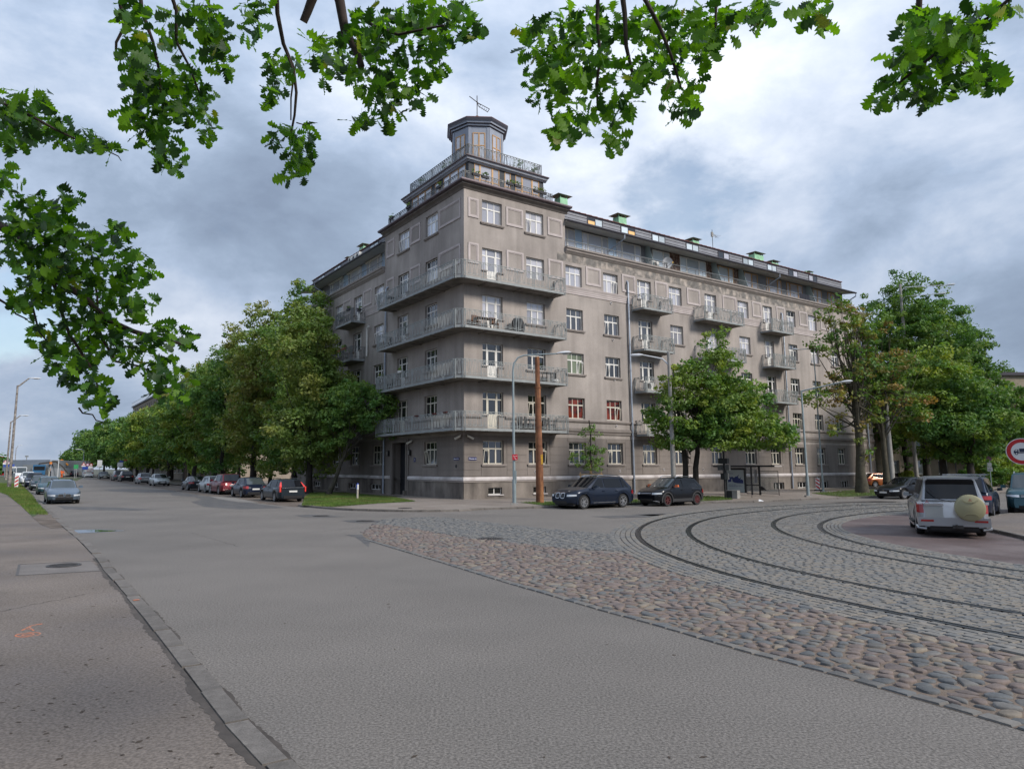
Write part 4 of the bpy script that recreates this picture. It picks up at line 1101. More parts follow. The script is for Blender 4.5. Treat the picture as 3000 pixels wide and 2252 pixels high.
for a, b, l, fm, gm in wl_: attic_window('L', a, b, l, fm, gm)
attic_boards('L', [(12, 29, M_blueclad)], wl_, 12.5, 32.6)
for a, b in ((15.65, 18.8), (20.0, 23.15), (24.4, 27.9)):
    mb = MB(); fbox(mb, 'L', a - .05, b + .05, -1.18, -1.02, 20.72, 20.88); fpart(mb, 'shutter_box', M_frame, 'L')
for side, s in (('R', 19.4), ('R', 28.3), ('R', 32.3), ('R', 43.7), ('L', 30.0)):
    k = side_sign(side); mb = MB()
    mb.add([(k * s, 1.2, 18.8), (k * s, .15, 18.8), (k * s, .75, 20.85), (k * s, 1.2, 20.9)] + [(k * (s + .03), 1.2, 18.8), (k * (s + .03), .15, 18.8), (k * (s + .03), .75, 20.85), (k * (s + .03), 1.2, 20.9)],
           [(0, 1, 2, 3), (7, 6, 5, 4), (1, 5, 6, 2), (0, 4, 5, 1), (2, 6, 7, 3)])
    fpart(mb, 'glass_screen', M_frost, side)
def roof_light(side, a, b, gms):
    k = side_sign(side); w = b - a; mb = MB(); h = .62
    mb.box(-w / 2, w / 2, 0, .05, 0, .06); mb.box(-w / 2, w / 2, 0, .05, h - .05, h)
    for x in (-w / 2 + .04, 0, w / 2 - .04): mb.box(x - .04, x + .04, -.002, .048, .06, h - .05)
    R = Matrix.Rotation(ang(side), 4, 'Z'); o = mb.build('roof_window', M_gutter, B, loc=R @ Vector((k * (a + b) / 2, .955, 21.52)), rotz=ang(side))
    for (x0, x1), gm in zip(((-w / 2 + .08, -.04), (.04, w / 2 - .08)), gms):
        wm = gm is G_WARM; MB().box(x0, x1, .015, .03, .06, (h - .05) * (.6 if wm else 1)).build('pane', gm, o)
        if wm: MB().box(x0, x1, .015, .03, (h - .05) * .6, h - .05).build('pane', GL[0], o)
for i, (a, b) in enumerate([(9.3, 9.85), (12.52, 14.22), (16.3, 18.02), (20.06, 21.76), (24.52, 26.28), (29.03, 30.72), (32.77, 34.48), (36.7, 38.29), (40.36, 42.0), (44.0, 45.6)]):
    gms = {0: (G_WARM, G_WARM), 1: (G_WARM, G_ROOF), 2: (G_ROOF, G_WARM), 5: (GL[1], G_SKY), 8: (GL[1], G_SKY), 9: (G_SKY, GL[1])}.get(i, (G_ROOF, G_ROOF))
    roof_light('R', a, b, gms)
for a, b in [(15.9, 17.7), (20.9, 22.6), (24.6, 26.4), (29.0, 30.9)]: roof_light('L', a, b, (G_ROOF, G_ROOF))
# thin terrace railings
def bar_rail(side, s0, s1, out, z0, z1, m, name='terrace_railing', nb=4, step=1.0, nx=None):
    k = side_sign(side); mb = MB(); n = max(1, int(round((s1 - s0) / step)))
    mb.bar((k * s0, -out, z1), (k * s1, -out, z1), .04)
    for q in range(nb): z = z0 + (z1 - z0) * (q + .4) / nb; mb.bar((k * s0, -out, z), (k * s1, -out, z), .014, caps=False)
    for i in range(n + 1): s = s0 + (s1 - s0) * i / n; mb.bar((k * s, -out, z0 - .1), (k * s, -out, z1), .028)
    return fpart(mb, name, m, side)
bar_rail('R', 9.25, 50.3, .12, 18.84, 19.34, M_railing_d); bar_rail('L', 12.55, 29.0, .12, 18.84, 19.34, M_railing_d); bar_rail('L', 29.0, 32.6, .12, 18.84, 19.34, M_railing_d)

# the projecting bay at the left end
mb = MB(); mb.box(-32.6, -29.0, -.45, 0, -.3, 18.3); fpart(mb, 'corner_bay', M_plaster, 'L')
run('L', 28.85, 32.7, [(.45, 18.1), (.52, 18.2), (.62, 18.3), (.72, 18.42), (.72, 18.56), (.45, 18.6)], 'bay_cornice', M_trim)

# downpipes
def pipe(side, s, z0, z1, out=.16, r=.075, top=None):
    k = side_sign(side); pts = [(k * s, -out + .02, z0), (k * s, -out, z0 + .15), (k * s, -out, z1 - .1), (k * s + .04, -out + .05, z1), (k * s + .04, .05, z1 + .12)]
    mb = MB().tube(pts, [r * 1.25, r, r, r, r], 10); z = z0 + 1.2
    while z < z1: mb.tube([(k * s, -out, z), (k * s, -out, z + .06)], r * 1.28, 10); z += 2.1
    return fpart(mb, 'downpipe', M_pipe, side, 40)
pipe('R', 15.72, .12, 16.95); pipe('R', 36.95, .12, 16.9); pipe('R', 51.4, .12, 17.0); pipe('L', 11.85, .12, 16.8); pipe('L', 28.75, .12, 16.9)
for side, s in (('R', 15.3), ('R', 36.6), ('R', 50.6), ('L', 28.2)):
    k = side_sign(side); mb = MB().tube([(k * s, -.38, 20.76), (k * s, -.38, 20.45), (k * (s - .55), .95, 19.6), (k * (s - .55), 1.05, 18.9)], .06, 8); fpart(mb, 'gutter_spout', M_pipe, side, 40)

# ---------------------------------------------------------------- balconies
def railing_bars(mb, A, Bp, z0, h=1.05, posts=True, cell=.42, out=None):
    """ornamental panel between two points (local coordinates)"""
    A = Vector(A); Bp = Vector(Bp); L = (Bp - A).length; d = (Bp - A) / L; Z = Vector((0, 0, 1))
    def p(u, z): return A + d * u + Z * z
    mb.bar(p(0, z0 + h), p(L, z0 + h), .05, .03); mb.bar(p(0, z0 + .09), p(L, z0 + .09), .025, .02); mb.bar(p(0, z0 + h - .13), p(L, z0 + h - .13), .014, .014, caps=False)
    n = max(1, int(round(L / cell))); c = L / n
    for i in range(n):
        u = i * c
        mb.bar(p(u + c * .15, z0 + .10), p(u + c * .42, z0 + h - .14), 0.028, 0.024, caps=False); mb.bar(p(u + c * .85, z0 + .10), p(u + c * .58, z0 + h - .14), .028, .024, caps=False)
        mb.bar(p(u + c * .02, z0 + .10), p(u + c * .02, z0 + h), .028, .024, caps=False)
        pts = [p(u + c * .5 - c * .42 * math.cos(a), z0 + h - .02 - .11 * math.sin(a)) for a in np.linspace(0, math.pi, 5)]
        for q, r in zip(pts, pts[1:]): mb.bar(q, r, .022, .022, caps=False)
        pts = [p(u + c * .5 - c * .40 * math.cos(a), z0 + .10 + .11 * math.sin(a)) for a in np.linspace(0, math.pi, 4)]
        for q, r in zip(pts, pts[1:]): mb.bar(q, r, .022, .022, caps=False)
    return n
def posts(mb, A, Bp, z0, h, n, nout):
    A = Vector(A); Bp = Vector(Bp); nout = Vector(nout)
    for i in range(n + 1):
        for s in (-.09, .09):
            q = A + (Bp - A) * (i / n) + (Bp - A).normalized() * s
            mb.bar(q + Vector((0, 0, z0 - .22)) + nout * .02, q + Vector((0, 0, z0 + h)) + nout * .0, .036, .036)
def loc3(side, s, o):
    d, n = (dR, nR) if side == 'R' else (dL, nL); q = d * s + n * o; return Vector((q.x, q.y, 0))
def polygon_balcony(pts, zt, name, edge_m=M_slab_edge, slab_m=M_slabc, rail_m=M_railing, npost=None, h=1.06, bracket=True):
    """pts: outer line from wall to wall, in building coordinates"""
    poly = [(p.x, p.y) for p in pts]
    if sum((poly[i][0] * poly[(i + 1) % len(poly)][1] - poly[(i + 1) % len(poly)][0] * poly[i][1]) for i in range(len(poly))) < 0: poly_c = poly[::-1]
    else: poly_c = poly
    o = MB().prism(poly_c, zt - .20, zt - .01).build(name, slab_m, B)
    e = MB()
    for a, b in zip(pts[:-1], pts[1:]):
        d = (b - a).normalized(); nn = Vector((d.y, -d.x, 0))
        if nn.dot((a + b) / 2 - sum(pts, Vector()) / len(pts)) < 0: nn = -nn
        e.bar(a + nn * .012 + Vector((0, 0, zt - .10)), b + nn * .012 + Vector((0, 0, zt - .10)), .03, .17)
    e.build('slab_edging', edge_m, o)
    r = MB()
    for a, b in zip(pts[:-1], pts[1:]):
        d = (b - a).normalized(); nn = Vector((d.y, -d.x, 0))
        if nn.dot((a + b) / 2 - sum(pts, Vector()) / len(pts)) < 0: nn = -nn
        a2 = a + nn * .0; b2 = b + nn * .0; L = (b - a).length
        railing_bars(r, a2, b2, zt, h); posts(r, a2, b2, zt, h, max(1, int(round(L / 1.55))), nn)
    r.build('railing', rail_m, o)
    return o
OUT = 1.25
cR = loc3('R', -.80, OUT); cL = loc3('L', -.85, OUT)
for f in (1, 2, 3, 4):
    pts = [loc3('L', 10.9, .0), loc3('L', 10.9, OUT), cL, cR, loc3('R', 8.0, OUT), loc3('R', 8.0, 0)]
    # keep the slab outside the walls: polygon closes along the wall
    poly = pts + [Vector((0, 0, 0))]
    P_ = [(p.x, p.y) for p in poly]
    area = sum(P_[i][0] * P_[(i + 1) % len(P_)][1] - P_[(i + 1) % len(P_)][0] * P_[i][1] for i in range(len(P_)))
    if area < 0: P_ = P_[::-1]
    zt = SLABT[f]
    o = MB().prism(P_, zt - .20, zt - .01).build('corner_balcony', M_slabc, B)
    e = MB(); r = MB()
    for a, b in zip(pts[:-1], pts[1:]):
        d = (b - a).normalized(); nn = Vector((d.y, -d.x, 0))
        if nn.dot((a + b) / 2) < 0 and (a - b).length > 2: nn = -nn
        if (a - b).length < 2:
            q = Vector((1, 1, 0))
            nn = nn if nn.dot(nR + nL) > 0 or abs(d.dot(dR)) < .2 else -nn
        nn = nn if MB is None else nn
        e.bar(a + Vector((0, 0, zt - .10)), b + Vector((0, 0, zt - .10)), .04, .17)
        railing_bars(r, a, b, zt, 1.06); posts(r, a, b, zt, 1.06, max(1, int(round((b - a).length / 1.55))), Vector((0, 0, 0)))
    e.build('slab_edging', M_slab_edge, o); r.build('railing', M_railing, o)
    for side, ss in (('R', (1.2, 4.2, 7.4)), ('L', (2.6, 6.0, 10.2))):
        for s in ss: MB().bar(loc3(side, s, .0) + Vector((0, 0, zt - .235)), loc3(side, s, OUT - .1) + Vector((0, 0, zt - .225)), .09, .07).build('slab_rib', M_slabc, o)
for side, a, b in (('R', 16.27, 19.62), ('R', 23.87, 29.1), ('R', 33.5, 36.75), ('L', 16.2, 19.95)):
    for f in (1, 2, 3, 4):
        polygon_balcony([loc3(side, a, 0), loc3(side, a, OUT), loc3(side, b, OUT), loc3(side, b, 0)], SLABT[f], 'balcony', rail_m=M_railing if side == 'R' else M_railing_d)

# ---------------------------------------------------------------- penthouse
PO = 1.1
def pent_wall(side, s0, s1, wins, zf=21.95, zt=24.15):
    wall_sheet_p = [(a, b, zf + .1, 24.03) for a, b, l in wins]
    k = side_sign(side); mb = MB()
    ss = sorted({s0, s1} | {v for w in wall_sheet_p for v in w[:2]})
    for a, b in zip(ss, ss[1:]):
        if not any(w[0] <= (a + b) / 2 <= w[1] for w in wall_sheet_p): mb.box(k * a, k * b, PO, PO + .15, zf, zt)
        else: mb.box(k * a, k * b, PO, PO + .15, 24.03, zt); mb.box(k * a, k * b, PO + .10, PO + .15, zf, 24.03)
    fpart(mb, 'penthouse_wall', M_dark, side)
    for a, b, l in wins: attic_window(side, a + .01, b - .01, l, M_wood, G_SKY if side == 'R' else G_ATT, z0=zf + .1, z1=24.03, out=-PO - .02, trans=.42)
kq = 2 / (nR + nL).length_squared
cpt = -(nR + nL) * (kq * PO)     # penthouse corner in building coordinates
cs = cpt.dot(dR)
pent_wall('R', 1.13, 8.0, [(1.62, 3.87, (.22, .72)), (4.34, 4.93, ()), (5.35, 7.67, (.28, .70))])
pent_wall('L', 1.13, 10.6, [(1.5, 4.7, (.3, .68)), (5.3, 6.0, ()), (6.55, 9.8, (.32, .68))])
deck([(1.2, 1.2), (8.0, 1.2), (8.0, 10.6), (1.2, 10.6)], 24.14, 'penthouse_ceiling', M_dark)
mb = MB(); mb.box(8.0, 8.1, PO, 10.5, 21.95, 24.15); fpart(mb, 'penthouse_side_wall', M_dark, 'R')
mb = MB(); mb.box(-10.7, -10.6, PO, 8, 21.95, 24.15); fpart(mb, 'penthouse_side_wall', M_dark, 'L')
M_fascia = mat('pale_fascia', (.33, .35, .40), .6, var=.12, vscale=2)
corner_run([(-1.12, 24.02), (-.98, 24.02), (-.92, 24.10), (-.82, 24.12), (-.78, 24.24), (-.72, 24.27)], 8.28, 10.95, 'eaves_fascia', M_fascia)
corner_run([(-.90, 24.25), (-.70, 24.27), (-.66, 24.31), (-.68, 24.37), (-.85, 24.42), (-3.5, 24.46)], 8.36, 11.02, 'eaves_edge', mat('eaves_edge_sheet', (.10, .075, .085), .5, metal=.3))
deck([(1.0, 1.0), (8.3, 1.0), (8.3, 10.9), (1.0, 10.9)], 24.43, 'upper_terrace', M_seam)
def corner_rail(off, sR, sL, zb, h, name, m):
    r = MB(); q = (nR + nL) * (kq * off)
    pts = [loc3('L', sL, off - 1.6), loc3('L', sL, off), Vector((q.x, q.y, 0)), loc3('R', sR, off), loc3('R', sR, off - 1.6)]
    for a, b in zip(pts, pts[1:]):
        railing_bars(r, a, b, zb, h, cell=.30); posts(r, a, b, zb + .1, h - .1, max(1, int(round((b - a).length / 1.9))), Vector((0, 0, 0)))
    return r.build(name, m, B)
corner_rail(.05, 7.9, 11.6, 21.96, .72, 'terrace_railing', M_railing_d)
corner_rail(-.98, 7.75, 9.75, 24.46, .86, 'upper_terrace_railing', M_railing_d)
# glass screens behind the upper railing on the left side
mb = MB()
for i in range(6): a = 2.0 + i * 1.25; q0 = loc3('L', a, -1.06); q1 = loc3('L', a + 1.2, -1.06); mb.add([(q0.x, q0.y, 24.5), (q1.x, q1.y, 24.5), (q1.x, q1.y, 25.25), (q0.x, q0.y, 25.25)], [(0, 1, 2, 3)])
m_scr = mat('clear_screen', (.55, .68, .72), .08)
gl = m_scr.node_tree; pb = gl.nodes['Principled BSDF']; pb.inputs['Alpha'].default_value = .42
mb.build('glass_screen', m_scr, B)

# ---------------------------------------------------------------- octagonal turret
tc_ = dR * 4.42 + dL * 4.95; AP = 1.97; base_a = math.radians(-86.5)
def octv(ap, z, dz=0): R_ = ap / math.cos(math.pi / 8); return [(tc_.x + R_ * math.cos(base_a + math.pi / 8 + i * math.pi / 4), tc_.y + R_ * math.sin(base_a + math.pi / 8 + i * math.pi / 4), z) for i in range(8)]
turret = MB(); v = octv(AP, 24.4) + octv(AP, 28.45); turret.add(v, [(i, (i + 1) % 8, 8 + (i + 1) % 8, 8 + i) for i in range(8)])
tur = turret.build('turret', M_oct, B)
e = MB(); rings = [octv(AP, 28.25), octv(AP + .12, 28.30), octv(AP + .14, 28.42), octv(AP + .26, 28.48), octv(AP + .28, 28.62), octv(AP + .40, 28.68), octv(AP + .42, 28.86), octv(AP + .38, 28.92), octv(.1, 29.30)]
V = [p for r in rings for p in r]; Fq = [(r * 8 + i, r * 8 + (i + 1) % 8, (r + 1) * 8 + (i + 1) % 8, (r + 1) * 8 + i) for r in range(len(rings) - 1) for i in range(8)]
e.add(V, Fq); eo = e.build('turret_eaves', [M_gutter, M_oct, M_tile], tur)
for p in eo.data.polygons:
    r = p.index // 8; p.material_index = 1 if r in (1, 3, 4) else (2 if r >= 6 else 0)
for i in range(8):
    a = base_a + i * math.pi / 4; na = Vector((math.cos(a), math.sin(a), 0)); fw = 2 * AP * math.tan(math.pi / 8)
    # corner pilasters and windows (local: x along facet, -y outward)
    R4 = Matrix.Translation(tc_ + na * AP) @ Matrix.Rotation(a + math.pi / 2, 4, 'Z')
    for s in (-1, 1):
        pm = MB().box(s * (fw / 2 - .19), s * (fw / 2 - .0), -.03, .0, 24.45, 28.2); po = pm.build('pilaster', M_oct, tur); po.matrix_local = R4
    w = .98; mb = MB(); z0, z1 = 25.3, 27.75; T = .07
    mb.box(-w / 2, -w / 2 + T, -.05, .02, z0, z1); mb.box(w / 2 - T, w / 2, -.05, .02, z0, z1); mb.box(-.05, .05, -.052, .018, z0, z1)
    for z in (z0, (z0 + z1) / 2 + .15, z1 - T): mb.box(-w / 2 + T, -.05, -.05, .02, z, z + T); mb.box(.05, w / 2 - T, -.05, .02, z, z + T)
    wo = mb.build('window', M_wood, tur); wo.matrix_local = R4
    for x0, x1 in ((-w / 2 + T, -.05), (.05, w / 2 - T)):
        for q0, q1 in ((z0 + T, (z0 + z1) / 2 + .15), ((z0 + z1) / 2 + .15 + T, z1 - T)):
            MB().box(x0, x1, -.02, -.005, q0, q1).build('pane', G_ATT if i % 2 == 0 else G_SKY, wo)
vane = MB(); tz = 29.2
vane.tube([(tc_.x, tc_.y, tz), (tc_.x, tc_.y, 31.9)], .035, 8)
vo = vane.build('weather_vane', M_iron, B)
MB().lathe([(.001, -.24), (.13, -.19), (.21, -.06), (.21, .06), (.13, .19), (.001, .24)], 14, (tc_.x, tc_.y, 29.95)).build('ball', mat('copper_ball', (.22, .12, .05), .4, metal=.5), vo, 60)
fl = MB(); rt = RIGHT.copy(); rt.z = 0; rt.normalize()
def vp(u, z): q = tc_ + rt * u; return (q.x, q.y, z)
fl.bar(vp(-.62, 31.85), vp(.3, 31.1), .05, .05); fl.bar(vp(-.05, 31.35), vp(1.0, 30.75), .05, .04); fl.bar(vp(.12, 31.0), vp(.85, 30.5), .04, .04); fl.bar(vp(1.0, 30.75), vp(.82, 30.48), .05, .04)
for u in (.25, .42, .6, .76): fl.bar(vp(u, 31.2 - u * .58), vp(u - .06, 30.98 - u * .52), .03, .03)
fl.bar(vp(0, 31.5), vp(.1, 31.0), .05, .05)
fl.build('flag', M_iron, vo)

# ---------------------------------------------------------------- chimneys and roof clutter
def chimney(side, s, w, off, z0, z1, cw):
    cw *= .82; q = loc3(side, s, off); mb = MB(); rz = ang(side)
    mb.box(-w / 2, w / 2, -.35, .35, z0, z1)
    o = mb.build('chimney', M_green, B, loc=(q.x, q.y, 0), rotz=rz)
    for x in (-w / 2 + .06, w / 2 - .06):
        for y in (-.3, .3): MB().box(x - .03, x + .03, y - .03, y + .03, z1, z1 + .22).build('cap_leg', M_green, o)
    c = MB(); c.add([(-cw, -.58, z1 + .20), (cw, -.58, z1 + .20), (cw, .58, z1 + .20), (-cw, .58, z1 + .20), (-cw * .5, 0, z1 + .36), (cw * .5, 0, z1 + .36)], [(0, 3, 2, 1), (0, 1, 5, 4), (2, 3, 4, 5), (1, 2, 5), (3, 0, 4)])
    c.build('cap', M_cap, o)
for s, w, z1, cw in ((11.2, .8, 23.85, .95), (17.9, .95, 23.55, 1.0), (27.6, .9, 23.2, .8), (37.4, 1.5, 23.5, 1.1), (40.2, 1.1, 23.1, .8), (46.5, 1.3, 22.95, .6)): chimney('R', s, w, -2.6, 22.3, z1, cw)
chimney('L', 22.6, 1.0, -2.6, 22.3, 23.6, .9); chimney('L', 26.0, .6, -2.6, 22.3, 23.2, .5)
# ------------------------------------------------------------------ cars
M_tyre = mat('tyre_rubber', (.018, .018, .019), .85, var=.2, vscale=8)
M_rim = mat('alloy_rim', (.42, .42, .43), .35, metal=.8)
M_rim_d = mat('dark_red_rim', (.12, .035, .035), .4, metal=.4)
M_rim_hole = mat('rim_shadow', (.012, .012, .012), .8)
M_cg = mat('car_glass', (.008, .009, .011), .04, ior=1.45)
M_cgi = mat('car_glass_light', (.045, .055, .058), .04, ior=1.7)
M_blackp = mat('black_plastic', (.022, .022, .024), .6)
M_chrome = mat('chrome', (.6, .6, .62), .15, metal=1.0)
M_head = mat('headlight_glass', (.55, .58, .62), .08, ior=1.8)
M_tail = mat('tail_light', (.30, .012, .012), .15, ior=1.7)
M_tailb = mat('bright_tail_light', (.75, .045, .03), .2, ior=1.6)
M_plate = mat('number_plate', (.62, .62, .60), .4)
M_orange = mat('orange_mirror', (.62, .14, .04), .3)
def paint(name, c, metal=.35, rough=.28): return mat(name, c, rough, metal=metal, coat=.35, spec=.25, var=.04, vscale=1)
PT = dict(navy=paint('navy_paint', (.012, .018, .034)), black=paint('black_paint', (.008, .009, .012)), silver=paint('silver_paint', (.36, .37, .39), .6), bluegrey=paint('blue_grey_paint', (.125, .165, .215), .5),
          teal=paint('teal_paint', (.035, .085, .105), .4), darkblue=paint('dark_blue_paint', (.008, .014, .034), .3), white=paint('white_paint', (.68, .69, .70), 0), red=paint('dark_red_paint', (.16, .012, .020), .3),
          palesilver=paint('pale_silver_paint', (.40, .42, .42), .5), slate=paint('slate_paint', (.022, .030, .038), .3), orange=paint('orange_brown_paint', (.30, .095, .03), .2), brightred=paint('bright_red_paint', (.35, .02, .04), .1),
          greenblack=paint('green_black_paint', (.020, .028, .030), .3), grey=paint('grey_paint', (.10, .105, .11), .4))
CARS = {  # L, W, H, wheelbase, front overhang, wheel radius, hood z front, cowl z, belt z, [windshield base, roof front, roof rear, rear base] as x from nose, deck z, tail thickness
    'suv': dict(L=4.70, W=1.88, H=1.67, wb=2.86, fo=.86, r=.365, hf=.86, cz=1.10, bz=1.06, g=(1.22, 2.05, 3.95, 4.55), dz=1.10, tz=.98, arch=.08),
    'bigsuv': dict(L=4.80, W=1.88, H=1.86, wb=2.78, fo=.75, r=.39, hf=1.0, cz=1.17, bz=1.15, g=(1.35, 2.0, 4.45, 4.62), dz=1.17, tz=1.10, arch=.10),
    'smallsuv': dict(L=4.15, W=1.78, H=1.58, wb=2.56, fo=.80, r=.335, hf=.86, cz=1.05, bz=1.03, g=(1.05, 1.80, 3.45, 4.02), dz=1.05, tz=.95, arch=.08),
    'wagon': dict(L=4.65, W=1.80, H=1.44, wb=2.74, fo=.86, r=.32, hf=.68, cz=.94, bz=.93, g=(1.25, 2.10, 4.05, 4.52), dz=.96, tz=.90, arch=.05),
    'hatch': dict(L=4.18, W=1.74, H=1.46, wb=2.54, fo=.80, r=.315, hf=.70, cz=.95, bz=.94, g=(1.02, 1.80, 3.40, 4.05), dz=.96, tz=.90, arch=.05),
    'sedan': dict(L=4.75, W=1.83, H=1.45, wb=2.82, fo=.84, r=.33, hf=.70, cz=.95, bz=.95, g=(1.32, 2.15, 3.30, 4.15), dz=1.00, tz=.92, arch=.05),
    'coupe': dict(L=4.18, W=1.84, H=1.35, wb=2.47, fo=.86, r=.33, hf=.66, cz=.92, bz=.92, g=(1.25, 2.05, 2.75, 3.85), dz=.95, tz=.88, arch=.05),
    'van': dict(L=5.3, W=2.0, H=2.35, wb=3.3, fo=.95, r=.34, hf=.95, cz=1.25, bz=1.25, g=(.75, 1.55, 5.15, 5.28), dz=1.3, tz=1.2, arch=.04),
    'mpv': dict(L=4.85, W=1.90, H=1.74, wb=2.92, fo=.92, r=.345, hf=.85, cz=1.10, bz=1.07, g=(1.10, 1.95, 4.30, 4.75), dz=1.12, tz=1.0, arch=.06)}
WH = {}
def wheel_meshes(r, rim, w=.22):
    key = (r, rim.name)
    if key in WH: return WH[key]
    t = MB(); t.lathe([(r * .60, -w / 2), (r * .93, -w / 2), (r, -w / 2 + .04), (r, w / 2 - .04), (r * .93, w / 2), (r * .68, w / 2), (r * .66, w / 2 - .03), (.001, w / 2 - .05)], 22, axis='Y')
    d = MB(); n = 10; rr = r * .66
    for i in range(5):
        for s in (-.13, .13):
            a = 2 * math.pi * i / 5 + s; b = 2 * math.pi * i / 5 + s * 1.9
            d.bar((.04 * math.cos(a), w / 2 - .025, .04 * math.sin(a)), (rr * math.cos(b), w / 2 - .012, rr * math.sin(b)), .035, .03, up=Vector((0, 1, 0)))
    d.lathe([(rr, w / 2 - .03), (rr * 1.02, w / 2 + .004), (rr * .93, w / 2 + .002), (rr * .92, w / 2 - .03)], 22, axis='Y')
    d.lathe([(.001, w / 2), (.05, w / 2 - .005), (.055, w / 2 - .04)], 10, axis='Y')
    WH[key] = (t.mesh('wheel', [M_tyre], 40), d.mesh('rim', [rim], 40)); return WH[key]
def halfw(d, x):
    """plan half width at x from nose"""
    L, W = d['L'], d['W']; e = min(x, L - x); de = .62 if x < L / 2 else .5; k = .30 if x < L / 2 else .20
    t = max(0, (de - e) / de); return W / 2 * (1 - k * t ** 2.3)
def topz(d, x):
    L = d['L']; g = d['g']
    pts = [(0, d['hf'] - .10), (.10, d['hf'] - .01), (.5, d['hf'] + (d['cz'] - d['hf']) * .48), (g[0], d['cz']), (g[0] + .5, d['bz']), (g[3] - .3, d['bz'] + .02), (g[3], d['dz']), (L - .06, d['tz']), (L, d['tz'] - .06)]
    for (a, za), (b, zb) in zip(pts, pts[1:]):
        if a <= x <= b:
            t = (x - a) / (b - a + 1e-9); return za + (zb - za) * t
    return pts[-1][1]
def noseoff(d, x, z):
    L = d['L']; e0, e1 = max(0, .35 - x) / .35, max(0, .30 - (L - x)) / .30
    return e0 * .16 * ((z - .52) / .42) ** 2 - e1 * .10 * ((z - .55) / .45) ** 2
def end_pt(d, front, y, z, off=.006):
    """point on the front/rear surface at lateral y"""
    L = d['L']; lo, hi = (0, .6) if front else (L - .6, L)
    # find x where halfw == |y|
    if abs(y) <= halfw(d, 0 if front else L): x = 0 if front else L
    else:
        a, b = (0, .6) if front else (L - .5, L)
        for _ in range(25):
            m = (a + b) / 2
            if (halfw(d, m) < abs(y)) == front: a = m
            else: b = m
        x = (a + b) / 2
    xx = x + noseoff(d, x, z)
    return (xx - off if front else xx + off, y + math.copysign(off * .6, y) if abs(y) > halfw(d, 0 if front else L) * .98 else y, z)
